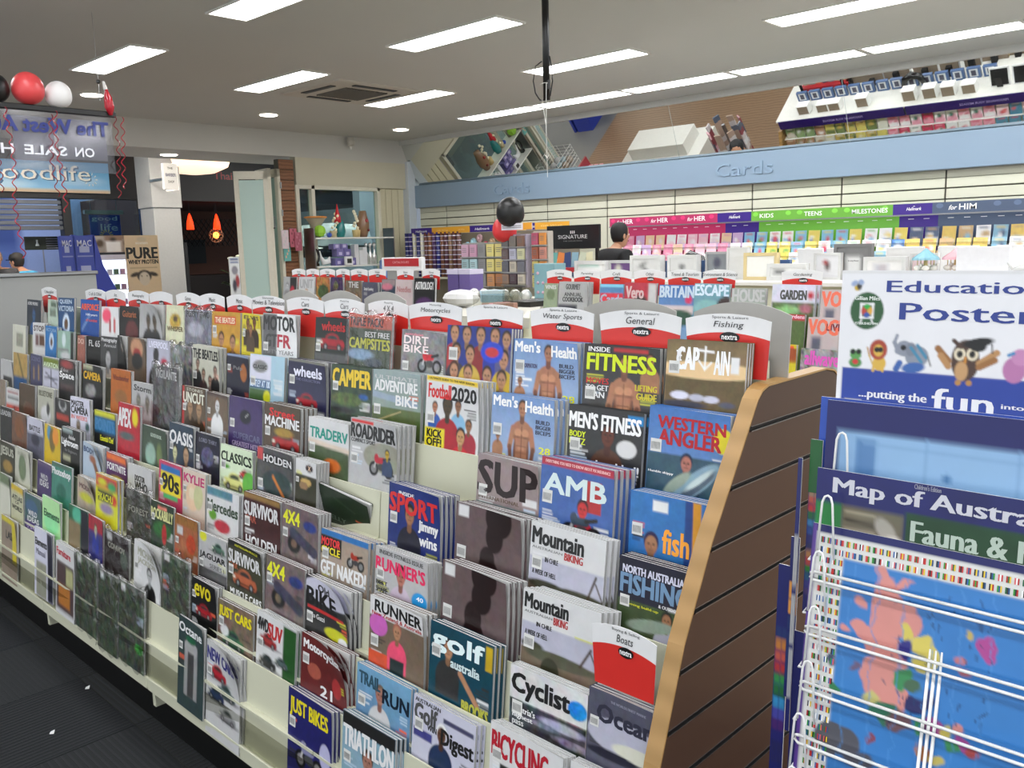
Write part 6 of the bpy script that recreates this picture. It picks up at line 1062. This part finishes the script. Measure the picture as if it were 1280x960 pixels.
panel_print(m,(-11.5,4.82,1.86),(0,1,0),(0,0,-1),.44,1.8,'d8bd96',[T('BULK NUTRIENTS',.32,.2,.68,.26,'e8e0d0'),E(.5,.12,.14,.07,'c8b494'),T('PURE',.03,.36,.95,.68,'181410'),T('WHEY PROTEIN',.06,.72,.95,.84,'181410'),L(.1,.95,.9,.95,.006,'8a7458'),E(.5,1.2,.22,.18,'3a3028'),E(.5,1.28,.16,.2,'d0c0a8'),E(.22,1.15,.14,.06,'3a3028',.3),E(.78,1.15,.14,.06,'3a3028',-.3),E(.42,1.2,.02,.02,'111'),E(.58,1.2,.02,.02,'111')],44,120); m.box(-11.515,-11.501,4.82,5.26,.05,1.86,'b39a78'); m.build('printed_sheet',PRINT,pb); MB().bbox(-11.58,-11.44,4.8,5.28,0,.06).build('base',METAL,pb)
# ================================================================ HANGING NEWSPAPER SIGN (seen from behind), BALLOONS, RIBBONS
hs=thing('hanging_newspaper_sign','clear hanging panel with newspaper lettering seen reversed from behind','sign',(-6,1.7,2.2))
MB().bbox(-6.02,-5.98,.6,2.53,2.50,2.535,'1a1a1c').build('top_bar',BLACKM,hs); MB().box(-6.004,-5.996,.62,2.5,2.14,2.50).build('clear_panel',clear('clear_banner','e8e8ec',.12,.07),hs)
PALE=mat('pale_print','c8ccd4',.4)
m=MB(); m.text('The West Australian',(-5.99,2.475,2.37),(0,-1,0),(0,0,1),1.06,.095,'25327c',bold=.03); m.build('lettering',PRINT,hs)
for wd,yy,ww in (('ON',2.37,.12),('SALE',2.20,.25),('HERE',1.89,.26)): MB().text(wd,(-5.99,yy,2.235),(0,-1,0),(0,0,1),ww,.06,'e4e6ec',bold=.02).build('lettering',PRINT,hs)
for i,(y0,y1,z0) in enumerate(((.7,1.18,2.16),(1.22,1.75,2.13),(1.9,2.14,2.20),(2.16,2.46,2.22))): MB().box(-6.012,-6.010,y0,y1,z0,2.47,'aeb2bc').build('pale_sheet',clear('pale_sheet_%d'%i,'ccd',.5,.22),hs)
MB().path([(-6,2.44,3.15),(-6,2.44,2.6)],.0015,4,'999').path([(-6,.8,3.15),(-6,.8,2.53)],.0015,4,'999').build('hanging_wire',METAL,hs); MB().ball((-6,2.44,2.72),.014,6,5,'222').build('wire_clip',BLACKM,hs)
balloon(-6.03,1.83,2.62,.083,'151515','black balloon at the left edge above the newspaper sign'); balloon(-6,2.01,2.632,.092,'d8484a','red balloon resting on the newspaper sign bar'); balloon(-6,2.185,2.612,.078,'e8e6e4','white balloon resting on the newspaper sign bar')
t=thing('deflated_balloon','shrivelled red and white balloon at the end of the sign bar','balloon',(-5.97,2.48,2.53)); MB().path([(-5.97,2.47,2.70),(-5.97,2.475,2.66),(-5.97,2.48,2.62),(-5.97,2.485,2.56),(-5.97,2.49,2.51)],[.006,.012,.026,.032,.012],8,'b82030').build('red_skin',SHINY,t,smooth=True); MB().path([(-5.97,2.46,2.72),(-5.97,2.47,2.67)],[.008,.014],6,'e8e4e0').build('white_tip',SHINY,t)
rb=[(-5.95,2.50,2.50,.52),(-5.95,2.54,2.50,.46),(-5.95,2.10,2.48,.50),(-5.93,2.13,2.5,.62),(-5.95,1.78,2.5,.50),(-5.95,1.86,2.5,.9)]
for i,(x,y,z,ln) in enumerate(rb):
    n=int(ln*90); p=[(x+.013*math.cos(k*.9),y+.012*math.sin(k*.9)+.01*math.sin(k*.11+i),z-ln*k/n) for k in range(n+1)]
    tag(MB().path(p,.0032,4,'a82838' if i%2 else '8a2a34').build('curly_ribbon',SHINY),'curled red ribbon hanging from the newspaper sign, %s from the right'%ordn[[0,1,2,3,5,4][i]],'ribbon','curly red ribbons')
# ================================================================ THE MALL OUTSIDE
PHX=-14
ph=thing('pharmacy_front','shopfront opposite with dark fascia, shutter slats and lit blue interior','shopfront',(-14.1,4.3,0))
MB().box(-14.2,-14.0,1,6.34,2.47,3.32).build('fascia',DARK,ph)
for z in np.arange(2.0,2.47,.075): MB().bbox(-14.12,-14.05,1,5.0,float(z)+.008,float(z)+.066,'ccc',.006).build('shutter_slat',mat('steel_slat','70747c',.35,.6),ph)
MB().box(-14.2,-14.02,5.0,5.12,0,2.47).build('mullion',DARK,ph); MB().box(-14.2,-14.02,6.22,6.34,0,2.47).build('mullion',mat('blue_metal','1c2c58',.4),ph); MB().box(-14.06,-14.05,5.12,6.22,0,2.47).build('pane',GLASS,ph)
m=MB(); panel_print(m,(-17,1,3.0),(0,1,0),(0,0,-1),6,3,'6a7ca8',[B(0,.12,1,.2,'4a5a8a'),B(.1,.22,.16,.28,'c8d4e8'),B(.2,.22,.26,.28,'c8d4e8'),B(.3,.22,.36,.28,'c8d4e8'),B(.4,.22,.46,.28,'c8d4e8'),B(.5,.22,.58,.3,'b8c4dc'),B(0,.3,.7,.5,'4a4a50'),E(.3,.4,.02,.04,'889'),E(.4,.38,.02,.04,'caa'),E(.5,.4,.02,.04,'9a8'),B(.72,.05,1,.5,'a8b4cc'),B(.9,.2,1,.5,'39405a'),N(.1)],60,30); m.build('interior_wall',MATTE,ph)
MB().box(-17,-14.2,1,7,3.0,3.02).build('interior_ceiling',emis('shop_ceiling_glow','b8c8e8',3.0),ph)  # whole ceiling emits, standing in for the lighting inside this shop
MB().bbox(-14.9,-14.3,1,5.0,0,1.15,'bbb').build('service_counter',GREYP,ph)
sg=thing('shop_sign','sky blue sign with white lettering and yellow lower edge','sign',(-13.95,4.6,2.55)); m=MB(); panel_print(m,(-13.95,3.4,3.0),(0,1,0),(0,0,-1),2.3,.45,'5aa4dc>8cc4ec',[E(.3,.15,.2,.03,'b8dcf4'),E(.8,.12,.15,.03,'a8d0f0'),E(.6,.03,.2,.02,'a8d0f0'),B(0,.18,1,.2,'e8b040')],60,14); m.box(-13.99,-13.951,3.4,5.7,2.55,3.0,'5aa4dc')
m.text('goodlife',(-13.946,4.02,2.645),(0,1,0),(0,0,1),1.42,.29,'3a6a98',bold=.02); m.text('goodlife',(-13.944,4.0,2.655),(0,1,0),(0,0,1),1.42,.29,'f4f4f0',bold=.0)
for k in range(10): a=k*.628; m.path([(-13.943,5.42+.07*math.cos(a),2.75+.07*math.sin(a)),(-13.943,5.42+.10*math.cos(a),2.75+.10*math.sin(a))],.006,4,'f4f4f0')
m.build('sign_face',PRINT,sg)
hs2=thing('hanging_shop_sign','blue square sign with pale lettering hung behind the shop glass','sign',(-14.4,5.7,1.9)); m=MB(); m.bbox(-14.42,-14.4,5.52,6.0,1.93,2.25,'2038a0'); m.text('good',(-14.398,5.55,2.14),(0,1,0),(0,0,1),.4,.09,'a8b8d8'); m.text('life',(-14.398,5.68,2.0),(0,1,0),(0,0,1),.27,.11,'a8b8d8')
for k in range(7): a=k*.52; m.path([(-14.397,5.76+.05*math.cos(a),1.94+.04*math.sin(a)),(-14.397,5.76+.1*math.cos(a),1.94+.08*math.sin(a))],.008,4,'c8b060')
m.build('sign_face',PRINT,hs2); MB().bbox(-14.45,-14.37,5.45,6.05,2.26,2.32).build('hanger_box',GREYP,hs2); MB().path([(-14.4,5.55,2.32),(-14.4,5.55,3.0)],.006,4).path([(-14.4,5.95,2.32),(-14.4,5.95,3.0)],.006,4).build('hanger_rod',METAL,hs2)
mn=thing('menu_board','dark green board with a small white emblem inside the shop opposite','sign',(-14.6,4.8,1.7)); m=MB(); m.bbox(-14.42,-14.4,4.55,5.05,1.72,1.92,'1c241e'); m.lathe([(.03,0),(.012,.05),(.015,.09)],(-14.39,4.72,1.78),8,'c8ccc8'); [m.box(-14.399,-14.396,4.85,5.02,1.74+.035*k,1.75+.035*k,'889') for k in range(5)]; m.build('board',PRINT,mn); MB().path([(-14.41,4.8,1.15),(-14.41,4.8,1.72)],.01,5).build('post',METAL,mn)
cl=thing('mall_column','square pale grey column between the two shops opposite','column',(-13,6.15,0)); MB().bbox(-13.45,-13.0,5.92,6.34,0,2.3).build('lower_shaft',mat('column_paint','a8aaac',.55),cl); MB().bbox(-13.47,-12.98,5.9,6.36,2.3,3.32).build('upper_shaft',MATS['column_paint'],cl)
bs=thing('blade_sign','small white lightbox sign projecting from the column','sign',(-12.3,5.9,2.55)); m=MB(); m.bbox(-12.36,-12.3,5.79,6.0,2.52,2.88,'e8e8e8'); m.text('THE',(-12.298,5.85,2.80),(0,1,0),(0,0,1),.08,.03,'444'); m.text('BARBER',(-12.298,5.82,2.70),(0,1,0),(0,0,1),.15,.045,'557'); m.text('SHOP',(-12.298,5.85,2.61),(0,1,0),(0,0,1),.09,.035,'444'); m.build('sign_face',PRINT,bs); MB().box(-12.98,-12.36,5.88,5.92,2.66,2.7).build('bracket',METAL,bs); MB().box(-12.7,-12.36,6.0,6.03,2.52,2.9).build('side_lightbox',emis('lightbox','f0ece4',1.0),bs)
cf2=thing('cafe_front','cafe opposite with dark fascia and dim brown interior','shopfront',(-14.6,8,0))
MB().box(-14.7,-14.5,6.4,11.5,2.5,3.32).build('fascia',DARK,cf2); m=MB(); m.text('Thai',(-14.495,7.72,2.88),(0,1,0),(0,0,1),.35,.13,'8a2028'); m.build('red_lettering',PRINT,cf2)
BR=mat('cafe_wall','5a382a',.7,vary=.15,scale=2); MB().box(-18,-17.9,6.4,11.5,0,2.6).build('back_wall',BR,cf2); MB().box(-18,-14.6,6.38,6.44,0,2.6).build('side_wall',BR,cf2); MB().box(-18,-14.6,6.4,11.5,2.5,2.52,'431').build('ceiling_panel',mat('cafe_ceiling','3a2018',.7),cf2)
m=MB()
for k in range(18): m.path([(-17,7.9+k*.11,1.75),(-17,8.3+k*.11,2.3)],.008,4,'333'); m.path([(-17,8.3+k*.11,1.75),(-17,7.9+k*.11,2.3)],.008,4,'333')
m.build('lattice_screen',BLACKM,cf2); MB().bbox(-16.5,-15.9,7.6,10,0,1.2).build('bar_counter',mat('dark_bar','1c1412',.4),cf2); MB().box(-17.88,-17.86,8.4,9.2,1.4,1.9,'181c1c').build('menu_panel',PRINT,cf2); MB().box(-17.88,-17.86,8.2,8.4,1.4,1.9,'b0b4a8').build('pale_panel',PRINT,cf2)
MB().bbox(-14.56,-14.5,7.08,7.14,0,1.8).build('door_frame',DARK,cf2)
REDL=emis('red_pendant_glass','ff3a14',2.2); AMB=emis('amber_bulb','ff8a3a',5)
for i,(x,y) in enumerate(((-14.9,7.42),(-15.0,7.98))):
    t=thing('pendant_lamp','glowing red cone pendant in the cafe, %s'%['left one','right one'][i],'lamp',(x,y,2.0),'red pendants'); MB().lathe([(.065,0),(.055,.12),(.025,.24),(.006,.28)],(x,y,2.03),12,'f00').build('shade',REDL,t,smooth=True); MB().path([(x,y,2.3),(x,y,2.5)],.004,4,'111').build('cord',BLACKM,t)
for i,(x,y,z) in enumerate(((-15.0,7.95,1.93),(-15.2,8.62,2.15))):
    t=thing('crystal_pendant','sparkling round crystal pendant in the cafe, %s'%['lower left one','upper right one'][i],'lamp',(x,y,z-.12),'crystal pendants'); m=MB()
    for k in range(60): a=k*2.4; h=1-2*(k+.5)/60; rr=math.sqrt(1-h*h); m.ball((x+.12*rr*math.cos(a),y+.12*rr*math.sin(a),z+.13*h),.011,5,3)
    m.build('crystal',mat('crystal','e8b088',.1,.5),t); MB().ball((x,y,z),.06,8,6).build('bulb',AMB,t); MB().path([(x,y,z+.1),(x,y,2.5)],.004,4,'111').build('cord',BLACKM,t)
t=thing('ring_ceiling_light','wide glowing cream dome light hanging outside the entrance','lamp',(-13,6.6,2.9)); MB().lathe([(.05,0),(.3,.03),(.5,.12),(.55,.25),(.55,.35)],(-13.2,6.72,2.82),28).build('dome',emis('dome_light','ffe0c4',1.1),t,smooth=True)
pl=thing('potted_plant','potted peace lily with broad dark leaves outside the cafe','plant',(-13.2,7.35,0)); MB().lathe([(.14,0),(.18,.9),(.16,.9)],(-13.2,7.35,0),14,'2a2420').build('pot',SHINY,pl)
LG=mat('leaf_green','2f4a26',.4,vary=.3)
for k in range(26):
    a=k*2.39; el=.5+.8*RND.random(); ln=.28+.14*RND.random(); d=Vector((math.cos(a)*math.cos(el),math.sin(a)*math.cos(el),math.sin(el))); sd=Vector((-math.sin(a),math.cos(a),0)); b0=Vector((-13.2,7.35,.95+.25*RND.random())); m=MB()
    p1=b0+d*ln*.5; p2=b0+d*ln*.9-Vector((0,0,.04)); p3=b0+d*ln*1.1-Vector((0,0,.1)); w=.06
    m.add([b0,p1+sd*w,p1-Vector((0,0,.015)),p1-sd*w,p2+sd*w*.7,p2-Vector((0,0,.015)),p2-sd*w*.7,p3],[(0,2,1),(0,3,2),(1,2,5,4),(2,3,6,5),(4,5,7),(5,6,7)],'ccc'); m.build('leaf',LG,pl,smooth=True)
m=MB(); [m.ball((-13.15+.05*k,7.2+.12*k,1.52+.03*(k%2)),.05,8,5,'dde4cc',.5,1.4,.5) for k in range(3)]; m.build('white_flower',MATTE,pl)
pf=thing('footpath_sign','narrow white advertising board with blue and red print by the cafe','sign',(-12.6,6.95,0)); m=MB(); panel_print(m,(-12.6,6.86,1.54),(0,1,0),(0,0,-1),.17,.62,'d8dce4',[B(.1,.1,.9,.3,'5a6a98'),B(.1,.4,.9,.55,'6a7aa8'),E(.5,1.2,.3,.4,'889'),E(.7,2.2,.2,.6,'a04048'),E(.4,2.6,.2,.6,'445')],12,40); m.box(-12.62,-12.602,6.86,7.03,.0,1.54,'ccc'); m.build('printed_board',PRINT,pf)
ki=thing('kiosk','rounded white kiosk outside the display window','kiosk',(-12.6,8.2,0)); MB().lathe([(.7,0),(.7,1.75),(.66,1.92),(.45,2.03),(.1,2.06)],(-12.6,8.75,0),32,'c8ccd4').build('shell',MATTE,ki,smooth=True); MB().lathe([(.705,1.5),(.705,1.68)],(-12.6,8.75,0),32,'16181c').build('black_band',SHINY,ki,smooth=True)
struct(MB().box(-19,-18.9,-3,14,0,3.3).build('wall_mall_far',GREYP)); struct(MB().box(-13.2,-13.0,9.7,14,0,3.3).build('wall_mall_side',mat('pale_blue_wall','8e98a6',.6)))
for i,(x,y) in enumerate(((-12.2,3.2),(-12.2,9.3),(-12.0,7.2),(-12.2,1.0),(-12.0,5.0))):  # unseen light panels, added to brighten the mall beyond the entrance
    t=thing('mall_fill_light','added square fill light outside in the mall, %s'%['left of the column','far right','above the kiosk','far left','before the column'][i],'ceiling light',(x,y,3.3)); MB().bbox(x-.3,x+.3,y-.3,y+.3,3.29,3.32).build('frame',WHITE,t); MB().box(x-.26,x+.26,y-.26,y+.26,3.283,3.29).build('diffuser',emis('mall_fill_panel','fff4e4',MALL_E),t)
person(-12.6,3.62,1.72,-1.9,'3a3a3e','2a2a30','6a6058','balding grey haired man in a dark top standing outside',.04,'down','b08060',bald=True)
person(-12.95,4.05,1.66,2.2,'4aa8d8','2a2c34','2a2624','person in a black cap and sky blue shirt bending outside',.06,'fwd','c08c70',cap='181818')
# ================================================================ THINGS SEEN IN THE MIRROR ABOVE THE CARDS
wb=thing('white_plinth','low white display plinth stepped in two levels, seen in the mirror','plinth',(-8,6.1,0)); MB().bbox(-8.5,-7.1,5.8,6.5,0,.75).build('lower_block',WHITE,wb); MB().bbox(-8.3,-7.3,5.95,6.4,.75,.95).build('upper_block',WHITE,wb)
hx=thing('hex_display','grey open display case of pink and gold packets, seen in the mirror','display stand',(-8.4,6.95,0)); MB().lathe([(.34,0),(.34,.95)],(-8.6,7.05,0),6,'bbb').build('case',WHITE,hx); MB().box(-8.75,-8.72,6.8,7.3,.95,1.25,'a02838').build('red_spine',PRINT,hx)
for k in range(12): tag(MB().bbox(-8.8+.1*(k%4),-8.73+.1*(k%4),6.85+.13*(k//4),6.93+.13*(k//4),.95,1.12,['e090a0','222','b08a50'][k//4]).build('cosmetic_packet',PRINT),'small packet on the grey display case, %s row, %s along'%(['front','middle','back'][k//4],ordn[k%4]),'packet','packets on the display case')
bk=thing('wire_basket','white wire basket of silver ornaments, seen in the mirror','basket',(-9.7,6.45,0)); m=MB()
for k in range(6): 
    z=.75+.06*k; m.path([(-9.95,6.2,z),(-9.5,6.2,z),(-9.5,6.7,z),(-9.95,6.7,z)],.005,4,'eee',True)
for x in (-9.95,-9.8,-9.65,-9.5):
    for y in (6.2,6.7): m.path([(x,y,0),(x,y,1.06)],.005,4,'eee')
m.build('wire_cage',WIRE,bk); MB().box(-9.95,-9.5,6.2,6.7,.74,.75,'aaa').build('tray',MATTE,bk)
for k in range(9): tag(MB().ball((-9.86+.13*(k%3),6.3+.14*(k//3),.82),.065,10,6,['ccc','a8c0c8','b0a090'][k%3]).build('ornament_ball',SHINY,smooth=True),'silver toned ornament ball in the wire basket, %s row, %s along'%(['front','middle','back'][k//3],ordn[k%3]),'ornament','ornament balls in the wire basket')
spn=thing('trinket_spinner','tall spinner hung with small packets, seen in the mirror','display rack',(-6.2,6.8,0)); MB().lathe([(.2,0),(.2,.03),(.025,.05),(.025,1.55)],(-6.2,6.85,0),12).build('pole',METAL,spn); m=MB()
for k in range(110): a=k*.785; z=.45+.01*k; m.obox((-6.2+.22*math.cos(a),6.85+.22*math.sin(a),z),(.09,.02,.09),Matrix.Rotation(a+1.57,3,'Z'),RND.choice(['c8c0c0','884048','d8d8dc','586070','a89080','e0b0b8']))
stuff(m.build('hanging_trinkets',PRINT,spn))
for k in range(14):
    x=-5.35+.17*k; t=thing('frame_box','blue boxed photo frame standing along the top shelf, %s from the left'%ordn[k],'picture frame',(x,6.22,1.31),'boxed photo frames'); MB().bbox(x-.07,x+.07,6.24,6.28,1.31,1.45,'44608c',.002).build('carton',PRINT,t); MB().box(x-.045,x+.045,6.28,6.282,1.335,1.435,'c8ccd0').box(x-.025,x+.025,6.282,6.284,1.35,1.42,'445').build('printed_photo',PRINT,t)
for k,(x,h) in enumerate(((-5.25,.13),(-5.0,.12),(-4.85,.12),(-4.5,.14),(-3.95,.15),(-3.72,.15),(-3.52,.14),(-3.3,.13))):
    t=thing('block_frame','white block frame with a brown back facing the card wall, %s from the left'%ordn[k],'picture frame',(x,6.5,1.31),'white block frames'); MB().bbox(x-.075,x+.075,6.44,6.55,1.31,1.31+h,'eeeeea',.002).build('block',MATTE,t); MB().box(x-.065,x+.065,6.55,6.552,1.32,1.30+h,'8a7c6a').build('back_board',MATTE,t)
for k,(x,w) in enumerate(((-3.0,.2),(-2.72,.3),(-2.3,.26),(-1.95,.26),(-1.6,.22))):
    t=thing('easel_frame','white frame with black easel back facing the card wall, %s from the left'%ordn[k],'picture frame',(x,6.5,1.31),'easel backed frames'); R=Matrix.Rotation(.18,3,'X'); MB().obox((x,6.45,1.42),(w,.02,.22),R,'e8e8e8').build('frame',MATTE,t); MB().obox((x,6.463,1.42),(w-.03,.004,.19),R,'161616').build('back',MATTE,t); MB().obox((x,6.51,1.38),(.06,.006,.15),Matrix.Rotation(-.25,3,'X'),'111').build('easel_leg',MATTE,t)

for k,(x,y) in enumerate(((-3.293,1.088),(-3.062,.885))):
    m=MB(); m.add([(x-.012,y,.003),(x,y-.008,.002),(x+.014,y+.002,.004),(x+.002,y+.01,.012)],[(0,1,3),(1,2,3),(0,3,2),(0,2,1)],'ddd'); tag(m.build('paper_scrap',MATTE),'tiny white paper scrap on the carpet, %s one'%['farther','nearer'][k],'litter')
